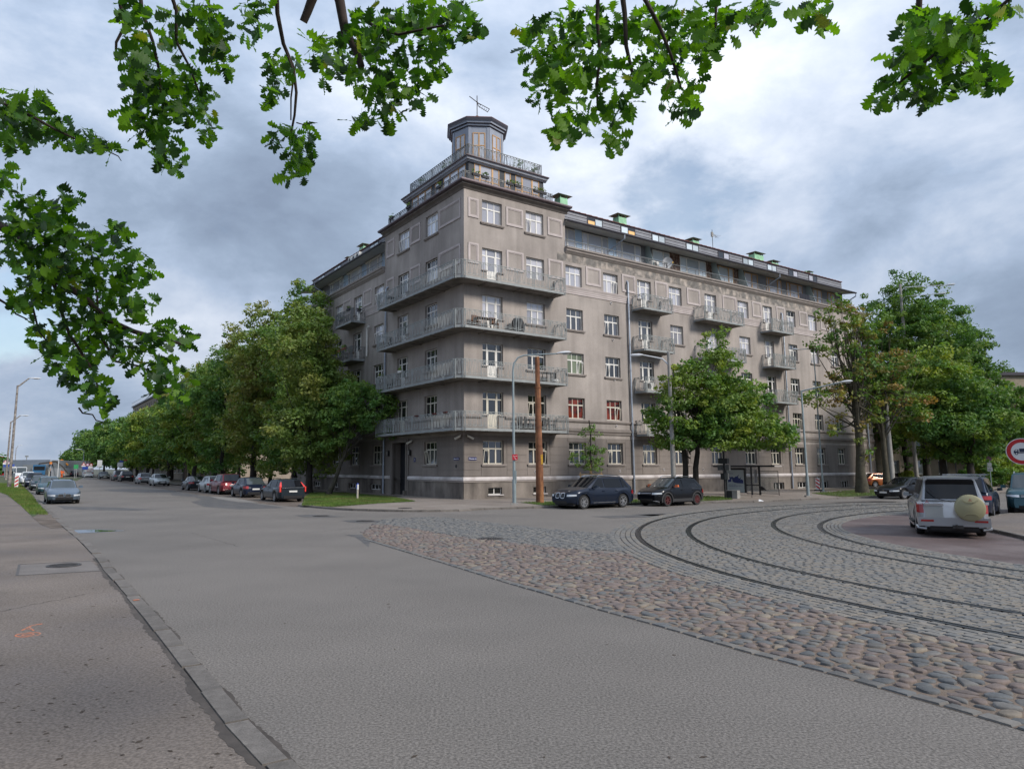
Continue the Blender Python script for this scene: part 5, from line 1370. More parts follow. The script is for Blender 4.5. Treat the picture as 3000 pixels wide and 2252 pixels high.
def make_car(kind, paintm, name, label, group=None, cat='car', rim=None, glass=None, rails=None, plates=True, grille='bar', tail=None, tails='side', extras=(), mirror=None, cladding=False, loc=(0, 0, 0), head=0.0):
    d = CARS[kind]; L, Wd, H = d['L'], d['W'], d['H']; r = d['r']; gx = d['g']; glass = glass or M_cg; tail = tail or M_tail
    root = thing(name, label, cat, loc, head, group)
    X = lambda x: L / 2 - x        # x from nose -> local (front = +x)
    xf, xr = d['fo'], d['fo'] + d['wb']; ra = r + .06
    st = sorted(set([0, .03, .10, .2, .35, .5] + [L - .03, L - .10, L - .22, L - .4] + [xf + ra * c for c in (-1, -.92, -.7, -.35, 0, .35, .7, .92, 1)] + [xr + ra * c for c in (-1, -.92, -.7, -.35, 0, .35, .7, .92, 1)] + list(np.linspace(xf + ra + .15, xr - ra - .15, 4)) + [gx[0]]))
    st = [x for x in st if 0 <= x <= L]; sill = .22 if 'suv' not in kind else .27
    secs = []
    for x in st:
        w = halfw(d, x); zt = topz(d, x); zb = sill + (.05 if x < .3 or x > L - .3 else 0)
        for xc in (xf, xr):
            if abs(x - xc) <= ra + 1e-6: zb = max(zb, r + math.sqrt(max(0, ra * ra - (x - xc) ** 2)))
        zs = zt - .07; wh = w * .80
        P = [(w * .955, zb), (w * .995, zb + (zs - zb) * .30), (w * 1.0, zb + (zs - zb) * .60), (w * .975, zb + (zs - zb) * .86), (w * .93, zs + .02), (w * .84, zt - .012), (w * .45, zt + .012), (0, zt + .018)]
        P = P + [(-a, b) for a, b in P[-2::-1]]
        secs.append([(X(x + noseoff(d, x, b)), a, b) for a, b in P])
    n = len(secs[0]); V = [p for s in secs for p in s]; Fc = []
    for i in range(len(secs) - 1):
        for j in range(n - 1): Fc.append((i * n + j, i * n + j + 1, (i + 1) * n + j + 1, (i + 1) * n + j))
    Fc.append(tuple(range(n))[::-1]); Fc.append(tuple((len(secs) - 1) * n + j for j in range(n)))
    body = MB().add(V, Fc).build('body', paintm, root, 38)
    # dark underside and wheel wells
    MB().box(X(.25), X(L - .25), -Wd / 2 + .26, Wd / 2 - .26, .17, .62).build('underbody', M_blackp, root)
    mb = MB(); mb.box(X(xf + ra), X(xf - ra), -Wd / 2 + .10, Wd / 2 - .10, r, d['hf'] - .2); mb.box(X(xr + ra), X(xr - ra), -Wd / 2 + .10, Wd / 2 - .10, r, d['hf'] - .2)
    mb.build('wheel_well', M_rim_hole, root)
    # greenhouse
    bz = d['bz'] - .05; wB = Wd / 2 * .915; wT = Wd / 2 * (.70 if kind != 'van' else .86); xs = [gx[0], gx[1], (gx[1] + gx[2]) / 2, gx[2], gx[3]]
    Hr = [None, H - .045, H, H - .035, None]
    if kind in ('coupe',): Hr = [None, H - .02, H, H - .02, None]
    def gw(x, z):
        t = (z - bz) / (H - bz); e = 1.0
        if x < gx[1]: e = .93 + .07 * (x - gx[0]) / (gx[1] - gx[0] + 1e-9)
        if x > gx[2]: e = .92 + .08 * (gx[3] - x) / (gx[3] - gx[2] + 1e-9)
        return (wB + (wT - wB) * t) * e
    V = []
    # rows: bottom outline and roof
    bot = [(gx[0], d['cz'] - .05), (gx[1], bz), (xs[2], bz), (gx[2], bz), (gx[3], d['dz'] - .05)]
    rows = []
    for i, x in enumerate(xs):
        zb_ = bot[i][1]; zt_ = Hr[i] if Hr[i] else zb_
        xt = x
        if Hr[i]: rows.append([(x, -gw(x, zb_), zb_), (x, -gw(x, zt_) - .0, zt_ - .05), (x, -gw(x, zt_) * .86, zt_), (x, 0, zt_ + .02), (x, gw(x, zt_) * .86, zt_), (x, gw(x, zt_), zt_ - .05), (x, gw(x, zb_), zb_)])
        else: w_ = gw(x, zb_); rows.append([(x, -w_, zb_), (x, -w_ * .96, zb_ + .01), (x, -w_ * .8, zb_ + .012), (x, 0, zb_ + .015), (x, w_ * .8, zb_ + .012), (x, w_ * .96, zb_ + .01), (x, w_, zb_)])
    V = [(X(a), b, c) for rw in rows for a, b, c in rw]
    Fc = [(i * 7 + j, (i + 1) * 7 + j, (i + 1) * 7 + j + 1, i * 7 + j + 1) for i in range(4) for j in range(6)]
    MB().add(V, Fc).build('roof', paintm, root, 30)
    # glass panels slightly proud of the pillars
    def panel(name, pts, m, sub=None): return MB().face(pts).build(name, m, sub or root)
    def lerp3(a, b, t): return tuple(p + (q - p) * t for p, q in zip(a, b))
    R0, R1, R3, R4 = rows[0], rows[1], rows[3], rows[4]
    def out(a, dx=0, dy=0, dz=0): return (X(a[0]) + dx, a[1] + dy, a[2] + dz)
    def screen(Ra, Rb, front, nm):
        f = .018 * (1 if front else -1); mb = MB(); cols = [1, 2, 3, 4, 5]; lo = []; hi = []
        for j in cols:
            a, b = Ra[j], Rb[j]; p = lerp3(a, b, .05); q = lerp3(a, b, .93); sy = .93 if j in (1, 5) else 1
            lo.append((X(p[0]) + f, p[1] * sy, p[2] + .012)); hi.append((X(q[0]) + f, q[1] * sy, q[2] + .008))
        mb.add(lo + hi, [((i, i + 1, 6 + i, 5 + i) if front else (i, 5 + i, 6 + i, i + 1)) for i in range(4)]); return mb.build(nm, glass, root, 40)
    if kind != 'van': screen(R0, R1, True, 'windscreen'); screen(R4, R3, False, 'rear_window')
    else: screen(R0, R1, True, 'windscreen')
    zt = H - .105; zb2 = d['bz'] + .02
    def sw(x0b, x1b, x0t, x1t, nm, sgn):
        pts = []
        for x, z in ((x0b, zb2), (x1b, zb2), (x1t, zt), (x0t, zt)):
            y = gw(x, z) + .008; pts.append((X(x), sgn * y, z))
        return panel(nm, pts if sgn < 0 else pts[::-1], M_cg if glass is M_cgi else glass)
    A_b = gx[0] + .28; A_t = gx[1] + .03; C_t = gx[2] - .02; C_b = gx[3] - .30 if kind not in ('sedan', 'coupe') else gx[3] - .55
    midb = xf + d['wb'] * .54
    for s in (-1, 1):
        if kind == 'van': sw(A_b, midb - .6, A_t, midb - .6, 'side_window', s); continue
        if kind == 'coupe': sw(A_b, midb + .35, A_t, midb + .25, 'side_window', s); sw(midb + .42, C_b - .1, midb + .30, C_t - .1, 'side_window', s); continue
        sw(A_b, midb - .04, A_t, midb - .04, 'side_window', s)
        q = min(C_b, xr + .02) if kind in ('wagon', 'suv', 'bigsuv', 'mpv') else C_b
        if q < C_b - .2: sw(midb + .04, q - .04, midb + .04, q - .10, 'side_window', s); sw(q + .04, C_b, q - .02, min(C_t - .06, C_b), 'quarter_window', s)
        else: sw(midb + .04, C_b, midb + .04, min(C_t - .05, C_b), 'side_window', s)
    # wheels
    tm, rm = wheel_meshes(r, rim or M_rim)
    for x in (xf, xr):
        for s in (-1, 1):
            wo = link('wheel', tm, root, (X(x), s * (Wd / 2 - .125), r)); wo.rotation_euler = (0, 0, 0 if s > 0 else math.pi)
            link('rim', rm, wo)
    # lights, grille, bumper, plates, mirrors, handles
    def endstrip(front, y0, y1, z0, z1, nm, m, k=5, off=.008, taper=0):
        mb = MB(); lo = []; hi = []
        for i in range(k):
            t = i / (k - 1); y = y0 + (y1 - y0) * t; zz0 = z0 + taper * t; a = end_pt(d, front, y, zz0, off); b = end_pt(d, front, y, z1 + taper * .3 * t, off)
            lo.append((X(a[0]), a[1], a[2])); hi.append((X(b[0]), b[1], b[2]))
        mb.add(lo + hi, [(i, i + 1, k + i + 1, k + i) for i in range(k - 1)] + [(k + i, k + i + 1, i + 1, i) for i in range(0)]); o = mb.build(nm, m, root, 40); return o
    hz = d['hf']; w0 = halfw(d, 0)
    for s in (-1, 1):
        endstrip(True, s * w0 * (.78 if grille == 'twin' else .68), s * Wd / 2 * .96, hz - .215, hz - .11, 'headlight', M_head, taper=.03)
        if tails == 'high':
            q = d['bz']; mb = MB()
            mb.box(X(L - .03), X(L - .22), s * (Wd / 2 * .86), s * (Wd / 2 * .945), q - .28, q + .05)
            mb.add([(X(L - .10), s * Wd / 2 * .80, q + .02), (X(L - .10), s * Wd / 2 * .935, q + .02), (X(gx[2] + (gx[3] - gx[2]) * .25), s * Wd / 2 * .74, H - .18), (X(gx[2] + (gx[3] - gx[2]) * .25), s * Wd / 2 * .70, H - .18),
                    (X(L - .25), s * Wd / 2 * .95, q + .02), (X(gx[2] + (gx[3] - gx[2]) * .05), s * Wd / 2 * .765, H - .18)], [(0, 1, 2, 3), (1, 4, 5, 2)])
            mb.build('tail_light', tail, root)
        else:
            tw = {'side': .62, 'wide': .50, 'narrow': .80}[tails]; th = {'side': .20, 'wide': .17, 'narrow': .30}[tails]
            endstrip(False, s * halfw(d, L) * tw / .8, s * Wd / 2 * .985, d['tz'] - .05 - th, d['tz'] - .06, 'tail_light', tail, off=.012)
        mr = MB(); mx = gx[0] + .42; my = s * (Wd / 2 * .96); mr.bar((X(mx), my - s * .06, d['bz'] + .05), (X(mx), my + s * .06, d['bz'] + .07), .05, .04)
        mr.add([(X(mx - .05), my + s * .04, d['bz'] + .0), (X(mx - .05), my + s * .24, d['bz'] + .02), (X(mx - .04), my + s * .23, d['bz'] + .15), (X(mx - .04), my + s * .05, d['bz'] + .15),
                (X(mx + .07), my + s * .04, d['bz'] + .01), (X(mx + .07), my + s * .22, d['bz'] + .03), (X(mx + .07), my + s * .21, d['bz'] + .14), (X(mx + .07), my + s * .05, d['bz'] + .14)],
               [(0, 1, 2, 3), (7, 6, 5, 4), (0, 4, 5, 1), (3, 2, 6, 7), (1, 5, 6, 2), (0, 3, 7, 4)])
        mr.build('mirror', mirror or paintm, root, 30)
        hd = MB()
        for x in (midb - .22, midb + .75): hd.box(X(x), X(x + .17), s * (halfw(d, x) * .985), s * (halfw(d, x) * 1.0 + .012), d['bz'] - .17, d['bz'] - .14)
        hd.build('door_handle', M_chrome if kind in ('bigsuv', 'sedan') else paintm, root)
        seam = MB()
        for x in (gx[0] + .30, midb, xr - ra * .55 if kind not in ('coupe',) else midb + .02):
            for z0_, z1_ in ((sill + .12, d['bz'] - .10),):
                w_ = halfw(d, x); seam.add([(X(x), s * w_ * 1.003, z0_), (X(x + .012), s * w_ * 1.003, z0_), (X(x + .012), s * w_ * 1.003, z1_ - .12), (X(x), s * w_ * 1.003, z1_ - .12)], [(0, 1, 2, 3)])
        seam.build('door_gap', M_rim_hole, root)
        if cladding or 'suv' in kind:
            cl = MB()
            for xc in (xf, xr):
                pts = [(xc + ra * 1.0 * math.cos(a), r + ra * 1.0 * math.sin(a)) for a in np.linspace(-.25, math.pi + .25, 12)]
                pts2 = [(xc + (ra + d['arch']) * math.cos(a), r + (ra + d['arch']) * math.sin(a)) for a in np.linspace(-.25, math.pi + .25, 12)]
                q = [(X(a), s * (halfw(d, a) * 1.0 + .012), b) for a, b in pts] + [(X(a), s * (halfw(d, a) * 1.0 + .008), b) for a, b in pts2]
                cl.add(q, [(i, i + 1, 12 + i + 1, 12 + i) for i in range(11)])
            cl.box(X(xf + ra), X(xr - ra), s * (Wd / 2 * .95), s * (Wd / 2 + .012), sill - .02, sill + .14)
            cl.build('wheel_arch_trim', M_blackp if cladding else paintm, root, 30)
        if rails: 
            rl = MB(); y = s * wT * .88; rl.tube([(X(gx[1] + .1), y, H - .03), (X(gx[1] + .25), y, H + .045), (X(gx[2] - .35), y, H + .045), (X(gx[2] - .1), y, H - .02)], .02, 6); rl.build('roof_rail', rails, root, 40)
    lowc = M_blackp if kind != 'sedan' else paintm
    endstrip(True, -w0 * .75, w0 * .75, .27, .42, 'lower_grille', M_blackp, 7); endstrip(False, -w0 * .95, w0 * .95, .24, .42, 'rear_bumper_insert', M_blackp, 7, off=.014)
    if grille == 'twin':
        for s in (-1, 1):
            g_ = MB(); a0, a1 = s * .03, s * .36; pts = []
            for i in range(14):
                an_ = 2 * math.pi * i / 14; y = (a0 + a1) / 2 + math.copysign(abs(math.cos(an_)) ** .6, math.cos(an_)) * .165; z = hz - .165 + math.copysign(abs(math.sin(an_)) ** .6, math.sin(an_)) * (.10 if kind != 'suv' else .15)
                e_ = end_pt(d, True, y, z, .02); pts.append((X(e_[0]), e_[1], e_[2]))
            cc = tuple(sum(p[i] for p in pts) / 14 for i in range(3)); inn = [tuple(c + (p - c) * .84 for p, c in zip(q, cc)) for q in pts]
            g_.add(pts + inn, [(i, (i + 1) % 14, 14 + (i + 1) % 14, 14 + i) for i in range(14)]); go = g_.build('grille', M_chrome, root)
            MB().face([(q[0] - .003, q[1], q[2]) for q in inn]).build('grille_mesh', M_blackp, go)
    elif grille == 'bar':
        endstrip(True, -w0 * .60, w0 * .60, hz - .22, hz - .09, 'grille', M_blackp, 7)
        for q in (0, 1): endstrip(True, -w0 * .60, w0 * .60, hz - .20 + q * .055, hz - .188 + q * .055, 'grille_bar', M_chrome, 7, off=.013)
    else: endstrip(True, -w0 * .50, w0 * .50, hz - .25, hz - .08, 'grille', M_blackp, 7)
    rd = .12 * 0
    bd = MB(); e_ = end_pt(d, True, 0, hz - .04, .012)
    bx = X(e_[0]); bd.lathe([(.001, .012), (.045, .008), (.05, 0)], 12, (bx, 0, hz - (.045 if grille == 'twin' else .15)), axis='Y')
    o = MB(); nn_ = 14; o.face([(bx + .012, .05 * math.cos(2 * math.pi * i / nn_), hz - (.06 if grille == 'twin' else .155) + .05 * math.sin(2 * math.pi * i / nn_)) for i in range(nn_)]); o.build('badge', M_chrome, root)
    if plates:
        for front in (True, False):
            z = .44 if front else (.62 if kind in ('hatch', 'coupe') else d['tz'] - .22)
            e_ = end_pt(d, front, 0, z, .022); x = X(e_[0]); s = 1 if front else -1
            p = MB(); p.add([(x, -.26 * s, z - .055), (x, .26 * s, z - .055), (x, .26 * s, z + .055), (x, -.26 * s, z + .055)], [(0, 1, 2, 3)]); p.build('number_plate', M_plate, root)
    return root, d, X
def car_at(kind, wheel_px, heading, wheel='RL', line=None, **kw):
    pass
HL = math.atan2(dL.y, dL.x)        # heading along the left street, away from us
HRn = math.atan2(-dR.y, -dR.x)     # parked along the right street, nose towards the corner
def place(root, d, X, p, heading, wheel):
    """put the outer contact point of one wheel on ground point p"""
    xw = X(d['fo'] if wheel[0] == 'F' else d['fo'] + d['wb']); yw = (d['W'] / 2 - .05) * (1 if wheel[1] == 'L' else -1)
    f = Vector((math.cos(heading), math.sin(heading))); l = Vector((-f.y, f.x)); q = Vector((p[0], p[1])) - f * xw - l * yw
    root.location = (q.x, q.y, .002); root.rotation_euler = (0, 0, heading)
Z0 = (0, 0, 0)
# --- right street
root, d, X = make_car('suv', PT['navy'], 'parked_car', 'dark navy suv with silver roof rails parked beside the rusty pole', rails=M_chrome, grille='twin', plates=False, glass=M_cg)
place(root, d, X, G(1711, 1491), HRn, 'FL')
MB().box(-.75 + 0, .85, -.96, -.945, .30, .335).build('sill_trim', M_chrome, root); MB().box(-.75, .85, .945, .96, .30, .335).build('sill_trim', M_chrome, root)
root, d, X = make_car('smallsuv', PT['black'], 'parked_car', 'small black suv with orange mirrors and dark red wheels near the twin lime trees', rim=M_rim_d, rails=M_chrome, mirror=M_orange, cladding=True, glass=M_cgi, plates=False)
place(root, d, X, G(1956, 1483), HRn + .02, 'FL')
mb = MB()
for s in (-1, 1): mb.bar((2.03, s * .40, .34), (1.88, s * .80, .26), .03, .05)
mb.bar((2.05, -.42, .34), (2.05, .42, .34), .03, .04); mb.build('silver_skid_trim', M_chrome, root)

# silver off-roader with the spare wheel
root, d, X = make_car('bigsuv', PT['silver'], 'parked_car', 'silver off-roader seen from behind with beige spare wheel cover on its tailgate', tails='narrow', plates=False, cladding=False)
hp = math.radians(62); place(root, d, X, G(2689, 1563), hp, 'RL')
M_cover = mat('beige_wheel_cover', (.30, .28, .165), .42, var=.06, vscale=3)
L_ = d['L']; xr_ = X(L_) - .02; sx = -.42
cv = MB(); cv.lathe([(.001, .17), (.34, .165), (.39, .13), (.40, .05), (.40, -.02), (.30, -.03)], 32, axis='Y')
co = cv.build('spare_wheel_cover', M_cover, root, 35); co.location = (xr_ - .12, sx, .93); co.rotation_euler = (0, 0, math.pi / 2)
mb = MB()
for s in (1, -1):
    z = .17 * s; mb.bar((-.20, .182, z * 1.2 + .04 * s), (-.11, .182, z), .014, .016); mb.bar((-.11, .182, z), (.11, .182, z), .014, .016); mb.bar((.11, .182, z), (.20, .182, z * 1.2 + .04 * s), .014, .016)
mb.build('relief_line', M_cover, co)
mb = MB()
for k in range(3):
    a = math.pi / 2 + k * 2 * math.pi / 3; ctr = (math.cos(a) * .026, .183, .24 + math.sin(a) * .026)
    u = (math.cos(a) * .026, math.sin(a) * .026); w = (-math.sin(a) * .014, math.cos(a) * .014)
    mb.add([(ctr[0] + u[0], .185, ctr[2] + u[1]), (ctr[0] + w[0], .185, ctr[2] + w[1]), (ctr[0] - u[0], .185, ctr[2] - u[1]), (ctr[0] - w[0], .185, ctr[2] - w[1])], [(0, 1, 2, 3)])
M_redm = mat('red_emblem', (.30, .02, .02), .4)
mb.build('emblem', M_redm, co)
MB().box(xr_ - .015, xr_ + .03, .26, .72, .62, .98).build('plate_holder', PT['palesilver'], root)
MB().box(xr_ - .04, xr_ + .0, .24, .74, .98, 1.04).build('plate_trim', M_chrome, root)
mb = MB()
for k in range(3):
    a = math.pi / 2 + k * 2 * math.pi / 3; u = (math.cos(a) * .03, math.sin(a) * .03); w = (-math.sin(a) * .016, math.cos(a) * .016); cy_, cz_ = .66 - u[0], 1.09 + u[1]
    mb.add([(xr_ - .03, cy_ - u[0], cz_ + u[1]), (xr_ - .03, cy_ - w[0], cz_ + w[1]), (xr_ - .03, cy_ + u[0], cz_ - u[1]), (xr_ - .03, cy_ + w[0], cz_ - w[1])], [(0, 1, 2, 3)])
mb.build('emblem', M_redm, root)
MB().box(xr_ - .02, xr_ + .2, -.93, .93, .36, .62).build('rear_bumper', PT['silver'], root)
for s in (-1, 1):
    MB().box(xr_ - .03, xr_ + .02, s * .52, s * .86, .49, .55).build('fog_light', M_tail, root)
    mb = MB(); mb.tube([(xr_ + .35, s * .95, .34), (xr_ + .05, s * .93, .30), (xr_ + .0, s * .72, .27)], .04, 8); mb.build('corner_guard', PT['silver'], root, 40)
    MB().box(xr_ + .02, xr_ + .10, s * .79, s * .925, 1.02, 1.10).build('clear_lamp', M_head, root)
mb = MB(); mb.box(xr_ - .04, xr_ + .25, -.70, .70, 1.79, 1.85); mb.build('roof_spoiler', PT['silver'], root)
mb = MB(); mb.bar((xr_ + .02, .66, 1.55), (xr_ - .01, .30, 1.16), .02, .02); mb.bar((xr_ - .0, .45, 1.20), (xr_ - .04, .02, 1.10), .018, .018); mb.build('rear_wiper', M_blackp, root)
mb = MB(); mb.tube([(xr_ + .3, -.05, .36), (xr_ - .12, -.05, .34), (xr_ - .13, -.05, .42)], .03, 8); mb.box(xr_ - .1, xr_, -.22, .05, .30, .40); mb.build('tow_bar', M_iron, root)
for s in (-1, 1): MB().box(-1.0, .6, s * .86, s * 1.0, .36, .42).build('side_step', M_blackp, root)

root, d, X = make_car('mpv', PT['darkblue'], 'parked_car', 'dark blue estate with roof bars and red tail light behind the silver off-roader', rails=M_chrome, tails='wide', glass=M_cg)
hp2 = math.radians(50); place(root, d, X, G(2912, 1517, 0), hp2, 'RR')
mb = MB()
mb.box(X(1.95 + .5), X(1.95 + .56), -.78, .78, d['H'] + .05, d['H'] + .09); mb.box(X(3.95), X(4.01), -.78, .78, d['H'] + .05, d['H'] + .09); mb.box(X(3.2), X(3.25), -.74, .74, d['H'] + .05, d['H'] + .085); mb.build('roof_bar', M_chrome, root)
g_ = G(3040, 1500, 0)
root, d, X = make_car('bigsuv', PT['teal'], 'parked_car', 'dark teal off-roader facing us at the right edge behind the round sign', rails=M_chrome, glass=M_cgi); q_ = ray(2950, 1440); place(root, d, X, Vector((q_.x, q_.y)) * (33 / q_.y), math.radians(232), 'FR')
root, d, X = make_car('sedan', PT['black'], 'parked_car', 'black car facing us behind the left side of the silver off-roader', grille='plain'); place(root, d, X, G(2650, 1462), math.radians(205), 'FL')
root, d, X = make_car('hatch', PT['orange'], 'parked_car', 'orange brown car beside the far right corner of the grey building'); place(root, d, X, G(2565, 1427), math.radians(10), 'RR')
root, d, X = make_car('hatch', PT['palesilver'], 'parked_car', 'pale car half hidden behind the concrete pole near the back lawn'); place(root, d, X, G(2634, 1423), math.radians(195), 'FL')

# --- left kerb, facing us, along the verge
KD = Vector((-.555, .832)); KN = Vector((.832, .555))
def kerbcar(y_px, kind, pm, label, dist_off=1.35, **kw):
    # point of the kerb line at this row
    a = Vector((-12.32, 22.76)); 
    tgt = G(100, y_px).y; t = (tgt - a.y) / KD.y; p = a + KD * t + KN * dist_off
    root, d, X = make_car(kind, pm, kw.pop('name', 'parked_car'), label, group='cars parked along the left verge', **kw)
    h = math.atan2(-KD.y, -KD.x); f = Vector((math.cos(h), math.sin(h))); q = p - f * (d['L'] / 2 - .05)
    root.location = (q.x, q.y, .002); root.rotation_euler = (0, 0, h); return root, d, X
kerbcar(1478, 'wagon', PT['bluegrey'], 'blue grey estate car with twin grille, front of the line along the left verge', 1.12, grille='twin', glass=M_cgi, rails=M_blackp, plates=False)
kerbcar(1450, 'hatch', PT['teal'], 'teal hatchback right behind the blue grey estate car', 1.30, glass=M_cgi, grille='plain')
kerbcar(1437.5, 'wagon', PT['slate'], 'dark slate estate car third in the line on the left verge', 1.25, glass=M_cgi)
kerbcar(1430, 'suv', PT['darkblue'], 'dark blue suv fourth in the line on the left verge', 1.1)
kerbcar(1419, 'suv', PT['white'], 'white suv in front of the white van on the left', 1.1, glass=M_cgi)
kerbcar(1405, 'van', PT['white'], 'white delivery van last in the line along the left verge', 1.3, name='delivery_van', cat='van', glass=M_cgi)
# --- parking strip on the far side of the left street
LA = Vector((-12.71, 45.87, 0)); LDv = dL
def rowcar(px, kind, pm, label, wheel='RL', heading=None, py=1450, side=0, **kw):
    p = on_line(px, LA, LDv, py); p = p + dL.cross(Vector((0, 0, 1))) * side
    root, d, X = make_car(kind, pm, kw.pop('name', 'parked_car'), label, group=kw.pop('group', 'cars on the parking strip of the left street'), **kw)
    place(root, d, X, p, HL if heading is None else heading, wheel); return root, d, X
root, d, X = rowcar(805, 'wagon', PT['slate'], 'black estate car with tall red tail lights nearest the corner lawn', tails='high', tail=M_tailb, rails=M_blackp, glass=M_cg)
MB().box(X(d['L']) - .03, X(d['L']) + .02, -.72, .72, .90, .93).build('tailgate_trim', M_chrome, root)
rowcar(707, 'hatch', PT['darkblue'], 'dark blue hatchback between the black estate car and the red suv', glass=M_cgi)
rowcar(640, 'suv', PT['red'], 'dark red suv in the middle of the left parking strip', tails='wide')
rowcar(601, 'hatch', PT['palesilver'], 'pale silver hatchback in front of the red suv')
rowcar(548, 'coupe', PT['slate'], 'dark low coupe beyond the pale silver hatchback', tails='wide')
rowcar(448, 'sedan', PT['palesilver'], 'pale silver saloon facing us on the left parking strip', 'FR', HL + math.pi, grille='bar')
rowcar(402, 'hatch', PT['silver'], 'silver hatchback behind the pale silver saloon', 'RL', tail=M_tailb)
rowcar(350, 'suv', PT['black'], 'black suv with tailgate to us, beyond the silver hatchback', 'RL')
rowcar(329, 'mpv', PT['grey'], 'grey people carrier ahead of the black suv', 'RL', rails=M_blackp)
rowcar(288, 'sedan', PT['greenblack'], 'dark saloon facing us beside the white van on the right of the street', 'FR', HL + math.pi, side=0)
root, d, X = rowcar(258, 'van', PT['white'], 'white panel van with red lettering on its rear doors', 'RL', name='panel_van', cat='van', side=-1.2)
t_ = text_mesh('KAS KO KUR', .30, mat('red_lettering', (.35, .10, .09), .6), bold=.006)
lo_ = link('lettering', t_, root, (X(d['L']) - .06, 0, 1.82)); lo_.rotation_euler = (math.pi / 2, 0, -math.pi / 2)
lo_ = link('lettering', text_mesh('SERVISS', .28, MATS['red_lettering'], bold=.006), root, (X(d['L']) - .06, 0, 1.48)); lo_.rotation_euler = (math.pi / 2, 0, -math.pi / 2)
rowcar(236, 'sedan', PT['darkblue'], 'dark blue car left of the white panel van with red lettering', 'RL', side=-2.6)
# ------------------------------------------------------------------ trees
def leafmat(name, c, alt, tr=.30, scale=.35, lo=.42, hi=.62, var=.35):
    c = tuple(v * 2.1 for v in c); alt = tuple(v * 2.0 for v in alt); return mat(name, c, .55, var=var, vscale=1.6, alt=alt, altscale=scale, altlo=lo, althi=hi, transl=tr, space='World', spec=.3)
L_olive = leafmat('olive_lime_leaves', (.072, .112, .028), (.125, .135, .036))
L_lean = leafmat('leaning_tree_leaves', (.055, .110, .030), (.110, .160, .036), scale=.9)
L_green = leafmat('green_leaves', (.045, .090, .022), (.085, .120, .024))
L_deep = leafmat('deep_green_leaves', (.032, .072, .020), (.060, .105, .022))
L_rust = leafmat('rusty_leaves', (.070, .095, .022), (.125, .108, .034), lo=.45, hi=.62)
L_bright = leafmat('fresh_leaves', (.075, .125, .020), (.140, .155, .030))
L_brown = leafmat('brown_sparse_leaves', (.085, .085, .028), (.140, .085, .032))
M_bark = mat('bark', (.034, .028, .024), .95, var=.4, vscale=3, bump=.6, bscale=14, space='Object')
M_barkg = mat('mossy_bark', (.062, .055, .038), .95, var=.4, vscale=4, bump=.6, bscale=14)
def leaf_cloud(centers, radii, per, size, mats, seed, flat=.6, droop=.2):
    rg = np.random.default_rng(seed); n = len(centers) * per
    c = np.repeat(np.array(centers), per, 0); R = np.repeat(np.array(radii), per)
    d = rg.normal(size=(n, 3)); d /= np.linalg.norm(d, axis=1)[:, None]
    rr = rg.uniform(.15, 1, n) ** .5; p = c + d * (R * rr)[:, None] * np.array([1, 1, flat])
    nr = d * .6 + rg.normal(size=(n, 3)) * .7 + np.array([0, 0, .55]); nr /= np.linalg.norm(nr, axis=1)[:, None]
    t = np.cross(nr, rg.normal(size=(n, 3))); t /= np.linalg.norm(t, axis=1)[:, None]; b = np.cross(nr, t)
    s = size * rg.uniform(.6, 1.3, n)[:, None]
    v = np.stack([p - t * s, p + b * s * .55 - nr * s * .12, p + t * s, p - b * s * .55 - nr * s * .12], 1).reshape(-1, 3)
    mi = np.repeat(rg.choice(len(mats), len(centers)), per) if len(mats) > 1 else np.zeros(n)
    return v, mi
def make_tree(name, label, base, height, crown, lm, seed, cat='tree', group=None, leaves=9000, lsize=.17, trunk_r=.22, lean=(0, 0), cluster_r=.75, per=60, trunk_top=.62, bark=None, branches=16, forks=1, bare=0, bottom=None):
    """crown: list of (dx, dy, z, rx, ry, rz) lobes relative to the base"""
    r = random.Random(seed); root = thing(name, label, cat, base, 0, group); mats = lm if isinstance(lm, list) else [lm]
    cs = []; rs = []; ncl = leaves // per; wts = [a[3] * a[4] * a[5] for a in crown]; tot = sum(wts)
    for a, w in zip(crown, wts):
        for _ in range(max(2, int(ncl * w / tot))):
            th = r.uniform(0, 2 * math.pi); ph = math.acos(r.uniform(-1, 1)); rad = r.uniform(.35, 1.0) ** .45 * r.uniform(.88, 1.1)
            p = (a[0] + a[3] * rad * math.sin(ph) * math.cos(th), a[1] + a[4] * rad * math.sin(ph) * math.sin(th), a[2] + a[5] * rad * math.cos(ph))
            if bottom and p[2] < bottom: p = (p[0], p[1], bottom + r.uniform(0, .8))
            cs.append(p); rs.append(cluster_r * r.uniform(.55, 1.3))
    v, mi = leaf_cloud(cs, rs, per, lsize, mats, seed)
    cr_ = link('crown', raw_mesh('crown', v, 4, mats, mi), root)
    mb = MB(); zt = height * trunk_top
    for f in range(forks):
        ox = (f - (forks - 1) / 2) * trunk_r * 2.6; pts = []; rad = []
        for i in range(8):
            t = i / 7; pts.append((ox * (1 + t * 1.5) + lean[0] * t + r.uniform(-.08, .08) * (i > 0) * (1 + height * .03), lean[1] * t + r.uniform(-.08, .08) * (i > 0), zt * t)); rad.append(trunk_r * (1.35 if i == 0 else 1) * (1 - .75 * t) + .02)
        mb.tube(pts, rad, 9)
    for c in r.sample(cs, min(branches + bare, len(cs))):
        t = r.uniform(.35, .95); a = Vector((lean[0] * t, lean[1] * t, zt * t)); b = Vector(c); m = a.lerp(b, .5) + Vector((r.uniform(-.3, .3), r.uniform(-.3, .3), -.15 * (b - a).length * .4)); q = trunk_r * .32 * (1 - t * .5)
        mb.tube([a, a.lerp(m, .5), m, m.lerp(b, .55), b], [q, q * .8, q * .6, q * .35, .012], 5, caps=False)
    mb.build('trunk', bark or M_bark, root, 60)
    return root
